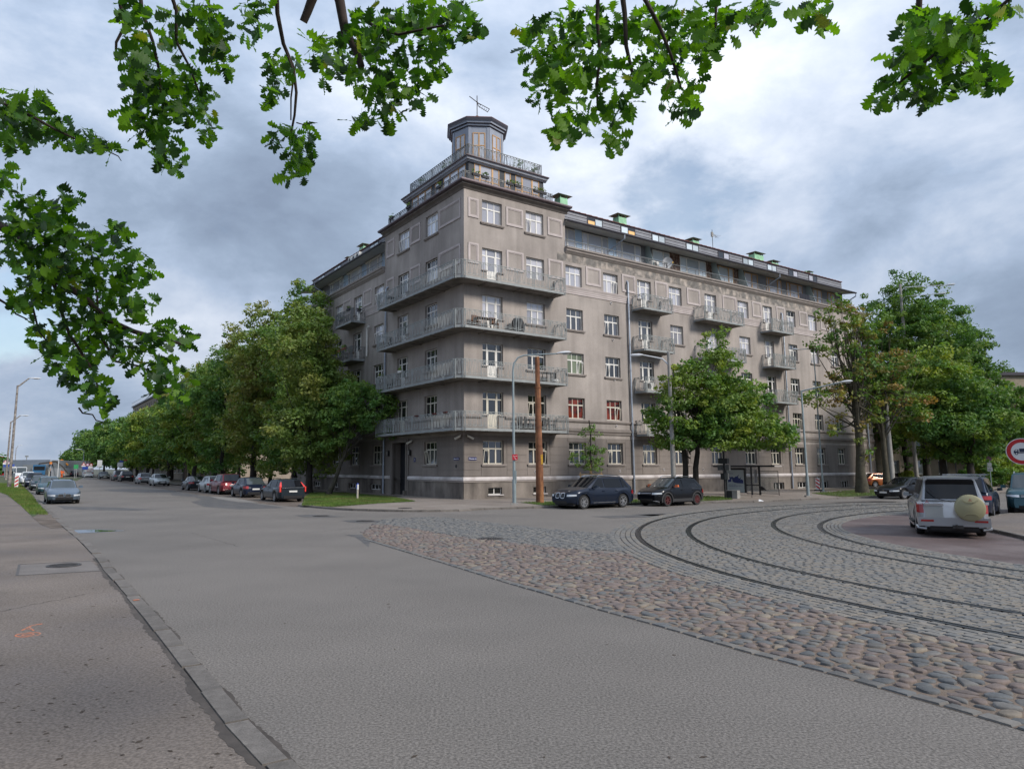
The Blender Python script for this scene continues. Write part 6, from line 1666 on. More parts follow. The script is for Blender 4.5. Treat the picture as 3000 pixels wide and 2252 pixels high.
def lobes(r, h, cx, base_z, rad, k=7, asym=.25):
    """an uneven crown: overlapping lobes between base_z and h"""
    out = []; H = h - base_z
    for i in range(k):
        t = (i + .5) / k; z = base_z + H * t; w = rad * (math.sin(math.pi * min(.98, .16 + t * .80)) ** .65); a = r.uniform(0, 6.28); o = w * asym
        rz = H / k * r.uniform(1.0, 1.6)
        z = min(z, h - rz * .8)
        out.append((cx[0] * t + math.cos(a) * o, cx[1] * t + math.sin(a) * o, max(z, base_z + rz * .5), w * r.uniform(.75, .98), w * r.uniform(.75, .98), rz))
    return out
TA = G(905, 1444, .1); 
def rowtree(px, ytop, lm, label, seed, rad=4.0, side=0.0, base_z=2.6, leaves=11000, px_top=None, tr=.22, fine=1.0):
    p = on_line(px, TA, dL); q = Vector((p.x, p.y, .09)) - nL * side; h = z_at(q, ytop); r = random.Random(seed)
    return make_tree('lime_tree', label, q, h, lobes(r, h, (0, 0), base_z, rad, 8), lm, seed, group='street trees along the left facade', leaves=int(leaves), lsize=.15 * fine, trunk_r=tr, cluster_r=.8 * fine)
rt_ = [(905, 905, L_olive, 'tall olive green lime, nearest trunk to the corner lawn', 4.1, 26000, 0, 1.0), (815, 838, [L_olive, L_green], 'highest lime crown, rising against the sky left of the grey building', 3.9, 27000, 1.5, 1.05),
       (739, 880, [L_olive, L_rust], 'broad brownish lime behind the dark red suv', 4.4, 24000, 0, 1.1), (690, 960, [L_green, L_rust], 'rust tinged lime above the pale silver hatchback', 4.0, 16000, 2, 1.15), (647, 1000, [L_green, L_deep], 'green lime above the dark low coupe', 4.2, 15000, 0, 1.2),
       (604, 1035, [L_rust, L_green], 'lime with browning leaves left of the rust tinged crown', 4.4, 14000, 1, 1.3), (568, 1070, [L_green, L_bright], 'yellow green lime over the gap in the parked cars', 4.4, 12000, 0, 1.35),
       (518, 1120, [L_deep, L_green], 'dark green lime above the pale silver saloon', 4.6, 11000, 1, 1.45), (491, 1150, [L_rust, L_green], 'olive lime just left of the dark green one', 4.6, 10000, 0, 1.5), (460, 1195, [L_green], 'mid green lime above the silver hatchback', 4.8, 9000, 2, 1.6),
       (430, 1200, [L_green, L_bright], 'lime in front of the distant beige house, right half', 5.0, 9000, 0, 1.7), (398, 1222, [L_deep, L_bright], 'lime in front of the distant beige house, left half', 5.2, 8500, 0, 1.8), (366, 1215, [L_deep], 'deep green lime above the black suv', 5.6, 8500, 1, 1.9),
       (335, 1225, [L_deep, L_green], 'deep green lime left of the parking sign with blue top', 6.2, 8500, 0, 2.0), (300, 1240, [L_deep, L_green], 'dark lime behind the white panel van', 7.0, 8500, 0, 2.3), (262, 1262, [L_deep], 'last lime of the left row against the sky', 7.5, 8500, 0, 2.6)]
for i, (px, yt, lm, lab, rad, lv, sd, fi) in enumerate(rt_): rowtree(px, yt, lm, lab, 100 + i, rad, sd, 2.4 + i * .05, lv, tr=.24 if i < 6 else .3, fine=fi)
# second row closer to the wall: trunks and dark crowns that close the gap
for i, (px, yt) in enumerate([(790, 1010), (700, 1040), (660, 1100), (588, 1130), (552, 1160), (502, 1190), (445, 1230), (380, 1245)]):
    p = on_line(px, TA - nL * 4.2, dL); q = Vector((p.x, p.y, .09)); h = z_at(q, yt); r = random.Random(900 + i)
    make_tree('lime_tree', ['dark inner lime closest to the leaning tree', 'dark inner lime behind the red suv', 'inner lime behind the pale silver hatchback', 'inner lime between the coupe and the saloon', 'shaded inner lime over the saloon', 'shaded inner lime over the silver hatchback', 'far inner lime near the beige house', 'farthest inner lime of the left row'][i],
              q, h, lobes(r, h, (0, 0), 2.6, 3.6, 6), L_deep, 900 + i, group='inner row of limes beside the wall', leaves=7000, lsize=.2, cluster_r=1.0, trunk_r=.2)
# small leaning tree on the corner lawn
b_ = G(962, 1448, .1); r = random.Random(5); rtv = Vector((RIGHT.x, RIGHT.y, 0)).normalized(); zt_ = z_at(b_, 1085)
L_ = rtv * 2.2
make_tree('leaning_tree', 'small leaning tree with drooping green crown on the corner lawn', b_, zt_, [(L_.x * .7, L_.y * .7, 7.2, 2.1, 2.0, 1.9), (L_.x * .9 + rtv.x * 1.3, L_.y * .9, 6.5, 1.9, 1.8, 1.6), (L_.x * .2, L_.y * .2, 5.4, 1.5, 1.5, 1.9), (rtv.x * .0, 0, 6.6, 1.6, 1.5, 1.5), (L_.x + rtv.x * 1.3, L_.y, 5.3, 1.3, 1.2, .9), (L_.x * .5, L_.y, 4.3, .9, .9, 1.0), (L_.x + rtv.x * 2.0, 0, 6.9, 1.2, 1.2, 1.0), (L_.x + rtv.x * 2.3, 0, 4.7, .7, .7, .5)],
          L_lean, 55, leaves=13000, lsize=.125, trunk_r=.17, lean=(L_.x * .95, L_.y * .95), cluster_r=.55, trunk_top=.55, bark=M_barkg)
# twin-trunk lime by the tram stop
b_ = G(2028, 1459, .1); r = random.Random(11); h = z_at(b_, 955)
v1 = rtv
make_tree('twin_trunk_lime', 'broad green lime with two trunks beside the tram stop', b_, h,
          [(v1.x * 2.0, v1.y * 2, h - 1.4, .9, .9, 1.5), (v1.x * 1.8, v1.y * 1.8, h - 3.1, 1.9, 1.9, 1.3), (v1.x * .4, 0, h - 4.6, 2.5, 2.5, 1.4), (v1.x * 3.4, v1.y * 3.4, h - 4.8, 2.2, 2.2, 1.4), (-v1.x * .4, 0, h - 6.3, 2.6, 2.6, 1.4), (v1.x * 3.6, v1.y * 3.5, h - 6.7, 3.0, 2.8, 1.5),
           (v1.x * .8, 0, h - 8.0, 3.3, 3.0, 1.4), (v1.x * 5.0, v1.y * 5, h - 7.7, 2.2, 2.2, 1.1), (v1.x * 2.5, v1.y * 2.5, h - 6, 2.2, 2.6, 2.8), (-v1.x * .2, 0, h - 3.1, 1.3, 1.2, .9), (v1.x * 5.6, v1.y * 5.2, h - 6.6, 1.5, 1.3, .8)],
          [L_green, L_bright, L_green, L_green], 77, leaves=34000, lsize=.125, trunk_r=.21, forks=2, cluster_r=.62, per=60, trunk_top=.6, branches=26, bottom=3.4)
# young staked tree
b_ = G(1733, 1466, .1); h = z_at(b_, 1195)
yt = make_tree('young_tree', 'slender young tree with thin crown and wooden stakes behind the navy suv', b_, h, [(0, 0, h - .9, .35, .35, .9), (0, 0, h - 2.2, .8, .8, 1.0), (-.3, 0, h - 3.3, 1.0, .9, .7), (.35, 0, h - 3.2, .8, .8, .9), (0, 0, h - 4.0, .55, .5, .5)], L_green, 31, leaves=1500, lsize=.075, trunk_r=.055, cluster_r=.28, per=24, branches=26, trunk_top=.85)
M_stake = mat('stake_wood', (.33, .22, .12), .8, var=.2, vscale=6)
mb = MB()
for s in (-.65, 0, .65): mb.bar((s * rtv.x, s * rtv.y, 0), (s * rtv.x, s * rtv.y, 1.75), .07)
mb.build('stake', M_stake, yt); mb = MB(); mb.bar(rtv * -.75 + Vector((0, 0, 1.6)), rtv * .75 + Vector((0, 0, 1.6)), .06, .07); mb.build('cross_bar', M_stake, yt)
mb = MB(); mb.tube([(0, 0, 0), (0, 0, 2.3)], .085, 8); mb.build('trunk_wrap', M_stake, yt)
# right group
b_ = G(2527, 1443, .1); h = z_at(b_, 870); r = random.Random(3)
make_tree('sparse_chestnut', 'half bare browning chestnut with mossy trunk in front of the far facade', b_, h, [(-.9, 0, h - 1.5, 1.6, 1.6, 1.4), (.2, 0, h - 3.5, 1.8, 1.7, 1.5), (-2.3, 0, h - 4.0, 1.2, 1.2, 1.2), (-2.6, 0, h - 8.4, 1.9, 1.6, 1.0), (1.5, .5, h - 6.2, 1.7, 1.6, 1.6), (-.4, 0, h - 7.0, 1.6, 1.6, 1.5), (1.0, 0, h - 9.6, 1.2, 1.2, 1.6), (-1.6, 0, h - 10.6, 1.1, 1.1, 1.0), (.2, 0, 4.2, .6, .6, 2.0)],
          [L_brown, L_green, L_green, L_rust], 21, leaves=5200, lsize=.15, trunk_r=.38, cluster_r=.6, per=32, branches=70, trunk_top=.72, bark=M_barkg)
b_ = G(2600, 1441, .1); h = z_at(b_, 900)
make_tree('mossy_tree', 'thin half bare tree beside the concrete pole', b_, h, [(0, 0, h - 1.5, 1.5, 1.5, 1.3), (-1.2, 0, h - 3.5, 1.5, 1.5, 1.5), (1.5, 0, h - 5, 2.0, 1.8, 1.5), (0, 0, h - 7, 1.8, 1.8, 1.4), (2.6, 0, h - 8.5, 1.9, 1.6, 1.2), (-1.0, 0, h - 8.5, 1.6, 1.2, 1.0)], [L_brown, L_green, L_green], 22, leaves=6500, lsize=.15, trunk_r=.25, cluster_r=.65, per=34, branches=60, trunk_top=.7, bark=M_barkg)
for i, (px, py, yt, rad, lm, lv, lab, bz) in enumerate([(2720, 1422, 795, 5.4, [L_deep, L_green], 38000, 'tallest maple on the right, loose top against the sky', 3.4), (2660, 1420, 850, 4.4, [L_green, L_deep], 24000, 'maple left of the tallest one, over the gap beside the facade', 5.0), (2800, 1418, 880, 5.0, [L_green, L_deep], 30000, 'maple right of the tallest one', 3.2),
        (2770, 1430, 1010, 4.2, [L_bright, L_green], 26000, 'lower bright green maple above the silver off-roader', 3.2), (2872, 1420, 960, 4.6, [L_deep], 24000, 'open crowned maple above the dark blue estate', 3.4), (2850, 1432, 1110, 4.0, [L_green, L_deep], 22000, 'low shaded maple behind the off-roader roof', 3.0), (2945, 1415, 1080, 4.6, [L_deep, L_green], 22000, 'maple above the small parking sign', 3.2), (3040, 1418, 1130, 4.8, [L_green], 18000, 'maple at the right edge behind the round sign', 2.5)]):
    b_ = G(px, py, .1); h = z_at(b_, yt); r = random.Random(300 + i)
    make_tree('maple_tree', lab, b_, h, lobes(r, h, (0, 0), bz, rad, 8, .32), lm, 300 + i, group='maples on the right', leaves=lv, lsize=.16, trunk_r=.34, cluster_r=.78, trunk_top=.6, branches=26)
for i, (px, py, yt, rad, lab) in enumerate([(2880, 1425, 1345, 1.9, 'low rounded bush left of the parking sign'), (2935, 1424, 1335, 2.2, 'light green bush right of the parking sign'), (2995, 1422, 1330, 2.4, 'light green bush behind the teal van'), (2665, 1422, 1385, .7, 'small conical shrub on the back lawn')]):
    b_ = G(px, py, .1); h = z_at(b_, yt); r = random.Random(400 + i)
    make_tree('bush', lab, b_, h, [(0, 0, h * .5, rad, rad, h * .5), (rad * .5, 0, h * .4, rad * .7, rad * .7, h * .4)], L_bright if i else L_green, 400 + i, cat='bush', leaves=5000, lsize=.12, trunk_r=.06, cluster_r=.4, trunk_top=.5, branches=5)
# low bank of trees at the far left horizon and behind the warehouse
def far_wood(name, x0, x1, y, z, seed, dist):
    rg = random.Random(seed); cs = []; rs = []
    for i in range(90):
        px = rg.uniform(x0, x1); d = dist * rg.uniform(.95, 1.1); g = on_line(px, Vector((-dist * .5, dist, 0)), Vector((1, .1, 0))); top = z_at(g, rg.uniform(y, y + 14)); cs.append((g.x, g.y, max(.5, rg.uniform(.2, 1) * top))); rs.append(2.2)
    v, mi = leaf_cloud(cs, rs, 40, .55, [L_deep], seed); return stuff(link(name, raw_mesh(name, v, 4, [L_deep])))
far_wood('far_treeline', 180, 240, 1335, 0, 8, 230); far_wood('far_left_wood', -90, 6, 1336, 0, 9, 190)
# trees across the street behind the camera: the window panes mirror them
for i, (x, y) in enumerate([(-14, -12), (4, -17), (18, -13), (34, -16), (-30, -4)]):
    r = random.Random(700 + i); h = 13 + i % 3
    make_tree('park_tree', 'broad tree behind the viewer, number %s from the street corner' % ('one', 'two', 'three', 'four', 'five')[i] if False else ['broad tree on the left pavement behind the viewer', 'tall tree straight behind the viewer', 'tall tree behind the viewer towards the tracks', 'tree behind the viewer beyond the tracks', 'broad tree left of the viewer'][i], (x, y, 0), h, lobes(r, h, (0, 0), 3.5, 5.5, 7), L_deep, 700 + i, group='trees behind the viewer', leaves=6000, lsize=.34, trunk_r=.35, cluster_r=1.2, per=40)

# ------------------------------------------------------------------ overhanging oak
L_oak = [mat('oak_leaf_bright', (.115, .245, .012), .5, var=.25, vscale=14, transl=.5, spec=.35), mat('oak_leaf_mid', (.048, .135, .012), .5, var=.25, vscale=14, transl=.42, spec=.35), mat('oak_leaf_dark', (.020, .060, .012), .5, var=.25, vscale=14, transl=.32, spec=.35), mat('oak_leaf_yellow', (.19, .22, .02), .5, var=.25, vscale=14, transl=.45)]
def oak_leaf(seed):
    r = random.Random(seed); prof = [(0, .015), (.10, .03), (.20, .15), (.26, .07), (.38, .27), (.45, .12), (.58, .36), (.66, .17), (.78, .34), (.85, .18), (.94, .19), (1.0, .04)]
    vs = []; fs = []
    for t, w in prof: vs.append((t - .1, 0, -.10 * (t - .4) ** 2 * r.uniform(.6, 1.6)))
    n = len(prof)
    for s in (1, -1):
        for t, w in prof: w2 = w * r.uniform(.85, 1.15); vs.append((t - .1 + r.uniform(-.01, .01), s * w2, .22 * w2 * r.uniform(-.2, 1.0) - .12 * (t - .4) ** 2))
    for i in range(n - 1):
        fs.append((i, i + 1, n + i + 1, n + i)); fs.append((i + 1, i, 2 * n + i, 2 * n + i + 1))
    return vs, fs
OAKV = [oak_leaf(s) for s in (1, 2, 3, 4)]
oak = thing('oak_tree', 'oak beside the viewer, its lobed leaves hanging over the top and left of the view', 'tree', (-5.6, -2.6, .055))
OO = Vector((-5.6, -2.6, .055))
K = 3000 / 2211
def bp(x, y, d): return at_depth(x * K, y * K, d)
blobs = [(60, 210, 62, 28), (30, 255, 48, 40), (95, 270, 75, 38), (160, 290, 60, 22), (205, 300, 35, 16), (238, 315, 16, 14), (25, 310, 40, 18),
         (288, 40, 26, 60), (300, 120, 34, 50), (300, 180, 38, 40), (330, 170, 42, 50), (345, 225, 60, 48), (290, 245, 38, 26), (330, 285, 50, 32), (420, 210, 50, 52), (450, 275, 26, 30), (372, 345, 36, 30), (350, 320, 34, 30), (400, 150, 36, 40), (375, 60, 30, 60),
         (440, 30, 46, 34), (465, 75, 36, 36), (480, 125, 26, 46), (550, 18, 42, 22), (540, 60, 24, 30), (600, 145, 34, 40), (640, 130, 24, 30), (595, 200, 26, 30), (610, 290, 30, 34), (640, 320, 46, 40), (640, 370, 26, 30), (660, 290, 26, 30), (700, 165, 12, 16),
         (700, 100, 44, 30), (740, 130, 60, 40), (790, 60, 50, 60), (850, 80, 60, 70), (800, 170, 56, 44), (860, 175, 60, 44), (900, 210, 30, 34), (820, 235, 50, 34), (775, 258, 26, 22), (930, 120, 44, 50), (940, 60, 56, 60), (990, 25, 40, 34), (1018, 60, 30, 36), (905, 20, 60, 24),
         (1150, 60, 30, 34), (1155, 120, 36, 40), (1180, 190, 46, 60), (1210, 60, 56, 60), (1225, 130, 60, 60), (1200, 270, 34, 34), (1240, 250, 44, 50), (1290, 60, 60, 56), (1300, 150, 50, 60), (1320, 240, 42, 44), (1325, 300, 30, 26), (1350, 230, 30, 30), (1380, 60, 50, 56), (1375, 150, 46, 50), (1440, 40, 60, 40),
         (1440, 110, 50, 50), (1475, 190, 50, 36), (1460, 235, 34, 30), (1500, 100, 46, 50), (1540, 80, 44, 44), (1530, 30, 60, 30), (1585, 30, 40, 24), (1630, 30, 42, 26), (1640, 10, 34, 16), (1765, 20, 36, 28), (1790, 45, 14, 14),
         (1985, 40, 46, 40), (1960, 110, 40, 36), (2010, 110, 56, 46), (2075, 90, 60, 56), (2100, 30, 66, 26), (2160, 15, 34, 16), (1920, 195, 48, 34), (1970, 170, 50, 30), (2010, 200, 50, 28), (2090, 165, 44, 30), (2130, 150, 28, 30), (2120, 180, 20, 14),
         (22, 385, 34, 40), (60, 455, 62, 50), (25, 520, 40, 60), (110, 490, 60, 50), (150, 430, 30, 28), (95, 570, 70, 60), (170, 535, 64, 55), (230, 510, 44, 32), (265, 490, 26, 22), (60, 640, 50, 34), (150, 620, 70, 56), (225, 600, 66, 60), (280, 560, 44, 40), (310, 600, 30, 28), (90, 720, 42, 30), (180, 690, 60, 44),
         (255, 675, 60, 50), (300, 650, 40, 34), (130, 770, 40, 34), (200, 760, 56, 44), (280, 745, 56, 44), (340, 715, 40, 32), (380, 720, 26, 24), (412, 725, 24, 18), (205, 830, 44, 34), (340, 790, 52, 40), (385, 815, 30, 34), (355, 845, 34, 18), (225, 868, 28, 24), (228, 910, 18, 12), (385, 850, 26, 14), (150, 800, 34, 26)]
rg = random.Random(42); leaves = []
for bi, (bx_, by_, rx_, ry_) in enumerate(blobs):
    big_left = by_ > 340 and bx_ < 480
    dist = 5.1 if big_left else (4.6 if bx_ < 1100 else 4.3); dist += rg.uniform(-.35, .45)
    n = int(math.pi * rx_ * ry_ * K * K * (2.5 if bx_ < 1100 or bx_ > 1700 else 2.15) / 640) + 2
    for _ in range(n):
        a = rg.uniform(0, 6.28); q = rg.random() ** .5; d = dist + rg.gauss(0, .22)
        p = bp(bx_ + math.cos(a) * q * rx_ * .86, by_ + math.sin(a) * q * ry_ * .84, d)
        sz = rg.uniform(.060, .112)
        nrm = Vector((rg.gauss(0, .75), rg.gauss(0, .75), rg.gauss(.55, .6))).normalized()
        down = Vector((rg.gauss(0, .8), rg.gauss(0, .8), -rg.uniform(.1, 1.4))); t = (down - nrm * down.dot(nrm)).normalized()
        x = rg.random(); lm = 0 if x < .36 else (1 if x < .72 else (2 if x < .985 else 3))
        if bx_ > 1100 and lm == 2 and rg.random() < .5: lm = 0
        M4 = Matrix((t, nrm.cross(t), nrm)).transposed().to_4x4(); M4 = Matrix.Translation(p) @ M4 @ Matrix.Scale(sz, 4)
        leaves.append((d - sz * 6, M4, rg.randrange(4), lm))
for px_, py_, d_ in ((1040, 60, 4.4), (252, 330, 4.7), (268, 482, 5), (425, 735, 5), (2190, 20, 4.3)): pass
leaves.sort(key=lambda a: a[0])
OM = {}
for d, M4, sh, lm in leaves[:300]:
    if (sh, lm) not in OM: OM[(sh, lm)] = MB().add(*OAKV[sh]).mesh('leaf', L_oak[lm], 180)
    o = link('leaf', OM[(sh, lm)], oak); o.matrix_local = Matrix.Translation(-OO) @ M4
mb = MB()
for d, M4, sh, lm in leaves[300:]:
    mb.cur = lm; vs, fs = OAKV[sh]; mb.add([tuple(M4 @ Vector(v) - OO) for v in vs], fs)
stuff(mb.build('leaves', L_oak, oak, 180))
tw = MB()
def limb(pts, r0, r1, mb_=None):
    P_ = [bp(x, y, d) - OO for x, y, d in pts]; n = len(P_); out = []
    for i in range(n - 1):
        for t in (0, .5): out.append(P_[i].lerp(P_[i + 1], t) + (Vector((rg.uniform(-.02, .02),) * 3) if t else Vector()))
    out.append(P_[-1]); (mb_ or tw).tube(out, [r0 + (r1 - r0) * i / (len(out) - 1) for i in range(len(out))], 7)
limb([(712, -60, 4.9), (745, 70, 4.8), (780, 145, 4.7)], .034, .022); limb([(700, -60, 4.5), (672, 5, 4.5), (655, 48, 4.5)], .03, .022)
limb([(596, -40, 4.6), (612, 95, 4.6), (640, 200, 4.6), (626, 300, 4.6)], .014, .006); limb([(612, 95, 4.6), (635, 160, 4.6), (628, 260, 4.6)], .008, .004)
limb([(262, -40, 4.7), (268, 60, 4.7), (250, 120, 4.7)], .012, .006); limb([(300, -40, 4.8), (330, 90, 4.7), (348, 220, 4.7)], .012, .006); limb([(360, -40, 4.7), (380, 90, 4.7), (430, 200, 4.7)], .012, .005)
limb([(450, -40, 4.7), (468, 60, 4.6), (484, 140, 4.6)], .009, .004); limb([(780, 40, 4.8), (860, 75, 4.7), (960, 55, 4.6)], .012, .006); limb([(880, -40, 4.7), (905, 30, 4.6)], .02, .010)
limb([(1292, -40, 4.4), (1296, 120, 4.3), (1290, 230, 4.3)], .012, .006); limb([(1370, -40, 4.4), (1425, 60, 4.3), (1470, 190, 4.3)], .014, .006); limb([(1340, -40, 4.4), (1352, 100, 4.3), (1380, 200, 4.3)], .016, .006)
limb([(1540, -40, 4.4), (1545, 60, 4.3)], .010, .005); limb([(1988, -60, 4.4), (1984, 40, 4.3), (2040, 100, 4.3), (1940, 180, 4.3)], .016, .006); limb([(2200, -20, 4.3), (2110, 60, 4.3), (2080, 140, 4.3)], .009, .004)
limb([(-80, 180, 4.9), (20, 230, 4.8), (120, 280, 4.7), (240, 320, 4.7)], .012, .004)
limb([(-120, 430, 5.6), (20, 500, 5.4), (110, 600, 5.2), (230, 690, 5.2), (360, 735, 5.1), (415, 745, 5.1)], .034, .008); limb([(110, 600, 5.2), (135, 680, 5.2), (175, 760, 5.2), (215, 850, 5.1)], .014, .006)
limb([(60, 560, 5.3), (70, 660, 5.3), (120, 760, 5.2)], .010, .004); limb([(-60, 620, 5.3), (20, 660, 5.2), (60, 690, 5.2)], .010, .004); limb([(200, 680, 5.2), (250, 780, 5.2), (340, 810, 5.1)], .012, .005); limb([(175, 560, 5.2), (210, 640, 5.2), (190, 720, 5.2)], .010, .004)
limb([(170, 880, 5.1), (200, 895, 5.1), (226, 912, 5.1)], .006, .003)
for x, y in [(640, 265), (690, 170), (240, 330), (700, 130)]: limb([(x, y, 4.6), (x + 22, y + 18, 4.6)], .004, .002)
# trunk and main boughs reaching the visible twigs from beside the viewer
tw.tube([(0, 0, 0), (.1, .1, 1.5), (.3, .4, 3.2), (.8, 1.0, 5.2), (1.2, 1.6, 7.5)], [.42, .33, .30, .24, .12], 14)
for end in ((712, -60, 4.9), (596, -40, 4.6), (300, -40, 4.8), (1292, -40, 4.4), (1370, -40, 4.4), (1988, -60, 4.4), (-80, 180, 4.9), (-120, 430, 5.6), (880, -40, 4.7)):
    e = bp(*end) - OO; s = Vector((.6, .75, 4.4)); m = s.lerp(e, .5) + Vector((0, -.2, 1.0)); tw.tube([s, s.lerp(m, .5) + Vector((0, 0, .2)), m, m.lerp(e, .6) + Vector((0, 0, .15)), e], [.13, .10, .07, .045, .02], 8)
tw.build('branch', mat('dark_oak_bark', (.045, .032, .028), .9, var=.3, vscale=20), oak, 60)
# ------------------------------------------------------------------ street furniture
M_lamp = mat('grey_lamp_post', (.25, .30, .315), .5, metal=.2, var=.12, vscale=2)
M_lamph = mat('lamp_housing', (.62, .63, .65), .4, var=.08, vscale=8)
M_lens = mat('lamp_lens', (.50, .50, .48), .2, spec=.6)
M_conc = mat('concrete', (.27, .26, .245), .9, var=.2, vscale=3, bump=.3, bscale=30)
M_rust = mat('rusted_steel', (.16, .062, .028), .8, metal=.1, var=.35, vscale=3, alt=(.30, .135, .055), altscale=3.5, altlo=.5, althi=.62, stretch=(1, 1, .15), bump=.3, bscale=30)
M_oldpost = mat('worn_post', (.19, .165, .15), .8, var=.35, vscale=3, alt=(.30, .28, .26), altscale=5)
def street_lamp(label, base, top_y, head_px, head_dist_off=0, r=.08, curved=False, m=None, head_len=.75, group=None, stub=None, basebox=True, arm_start_y=None):
    """base: ground point; the arm ends at the head seen at head_px"""
    root = thing('street_lamp', label, 'street lamp', base, 0, group); b = Vector(base); zt = z_at(b, top_y); m = m or M_lamp
    hp = at_depth(*head_px, (b - Vector((0, 0, EYE))).length * 1.0)
    # keep the head at the pole's distance, measured along the view
    dd = ray(*head_px); t = (b.xy - Vector((0, 0))).length / dd.xy.length; hp = Vector((0, 0, EYE)) + dd * t
    H = hp - b; mb = MB()
    mb.tube([(0, 0, 0), (0, 0, 1.4)], [r * 1.35, r * 1.3], 10); mb.tube([(0, 0, 1.4), (0, 0, zt - (.9 if curved else 0))], [r, r * .68], 10); mb.build('post', m, root, 40)
    d = Vector((H.x, H.y, 0)); L = d.length; d.normalize()
    arm = MB()
    if curved:
        pts = [Vector((0, 0, zt - .9)), Vector((0, 0, zt - .45)) + d * .06, Vector((0, 0, zt - .12)) + d * .30, Vector((0, 0, zt)) + d * .65]
        pts += [pts[-1].lerp(Vector((H.x, H.y, H.z)), .5), Vector((H.x, H.y, H.z - .03)) - d * head_len * .4]; arm.tube(pts, [r * .68, r * .64, r * .6, r * .55, r * .5, r * .45], 8)
    else: arm.tube([(0, 0, zt - .05), Vector((0, 0, zt)) + d * .15, Vector(H) - d * head_len * .4 - Vector((0, 0, .02))], [r * .65, r * .6, r * .45], 8)
    arm.build('arm', m, root, 40)
    hd = MB(); pr = [(.0, .03), (.12, .085), (.35, .12), (.6, .13), (.85, .10), (1.0, .02)]; n = 10; V = []
    for t_, q in pr:
        c = Vector((H.x, H.y, H.z)) + d * (t_ - .5) * head_len + Vector((0, 0, .05 * (t_ - .3))); side = Vector((-d.y, d.x, 0))
        for k in range(n): a = 2 * math.pi * k / n; V.append(tuple(c + side * math.cos(a) * q * 1.25 + Vector((0, 0, math.sin(a) * q * (.75 if math.sin(a) > 0 else .5)))))
    F_ = [(i * n + k, i * n + (k + 1) % n, (i + 1) * n + (k + 1) % n, (i + 1) * n + k) for i in range(len(pr) - 1) for k in range(n)]
    hd.add(V, F_ + [tuple(range(n))[::-1], tuple((len(pr) - 1) * n + k for k in range(n))]); ho = hd.build('lamp_head', M_lamph, root, 50)
    ln = MB(); c = Vector((H.x, H.y, H.z - .05)); ln.add([tuple(c + d * a * head_len + Vector((-d.y, d.x, 0)) * s) for a, s in ((-.1, -.08), (.38, -.07), (.38, .07), (-.1, .08))] + [tuple(c + d * a * head_len + Vector((-d.y, d.x, 0)) * s - Vector((0, 0, .05))) for a, s in ((-.05, -.05), (.3, -.05), (.3, .05), (-.05, .05))], [(0, 1, 2, 3), (4, 7, 6, 5), (0, 4, 5, 1), (1, 5, 6, 2), (2, 6, 7, 3), (3, 7, 4, 0)]); ln.build('lens', M_lens, ho)
    if basebox: MB().box(-.20, .20, -.16, .16, -.02, .10).build('foot', M_conc, root)
    return root
lamp = street_lamp('tall grey street lamp with curved arm on the corner pavement beside the rusty pole', G(1507, 1478, .09), 1046, (1652, 1034), curved=True, r=.082, head_len=.85)
rs_ = MB(); rs_.box(-.02, .30, -.16, -.13, z_at(G(1507, 1478, .09), 1346) - .09, z_at(G(1507, 1478, .09), 1335) - .09 + .0); 
b_ = G(1507, 1478, .09); z0_, z1_ = z_at(b_, 1347) - .09, z_at(b_, 1330.5) - .09
sg = MB().box(-.10, .20, -.135, -.12, z0_, z1_).build('red_sign_plate', mat('red_sign', (.42, .012, .03), .5), lamp)
M_pinkm = mat('pale_pink_print', (.75, .45, .45), .5); zz_ = (z0_ + z1_) / 2
mb = MB()
for a, b in (((-.07, .09), (.0, .03)), ((0, .03), (.05, .05)), ((.05, .05), (.15, .08)), ((0, .03), (.03, -.08)), ((.03, -.08), (.10, -.12)), ((-.05, .03), (.02, .0))): mb.bar((a[0] + .03, -.139, zz_ + a[1]), (b[0] + .03, -.139, zz_ + b[1]), .006, .03, up=Vector((1, 0, 0)))
mb.build('sign_print', M_pinkm, sg)
cj = MB().box(.06, .13, -.10, -.02, .9 + .3, 1.9); cj.build('cable_box', M_lamp, lamp)
street_lamp('slim grey lamp post with angled arm near the striped beacon on the right pavement', G(2368, 1455, .09), 1148, (2479, 1118), r=.085, head_len=.8)
b_ = G(2412, 1441, .1)
street_lamp('grey lamp post behind the slim one, long level arm above the beacon', b_, 1024, (2330, 1024), r=.06, head_len=.5)
street_lamp('nearest street lamp on the left verge, leaning grey post', G(26, 1428, .06), 1131, (102, 1108), m=M_oldpost, r=.15, basebox=False, head_len=1.3, group='street lamps on the left verge')
street_lamp('second street lamp on the left verge', G(17, 1405, .06), 1236, (72, 1217), m=M_oldpost, r=.17, basebox=False, head_len=1.6, group='street lamps on the left verge')
street_lamp('third street lamp far along the left verge', G(41, 1388, 0), 1312, (60, 1304), m=M_oldpost, r=.13, basebox=False, head_len=1.6, group='street lamps on the left verge')
street_lamp('small far lamp in front of the last lime of the left row', G(241, 1397, 0), 1319, (231, 1316), m=M_lamp, r=.12, basebox=False, head_len=1.6)
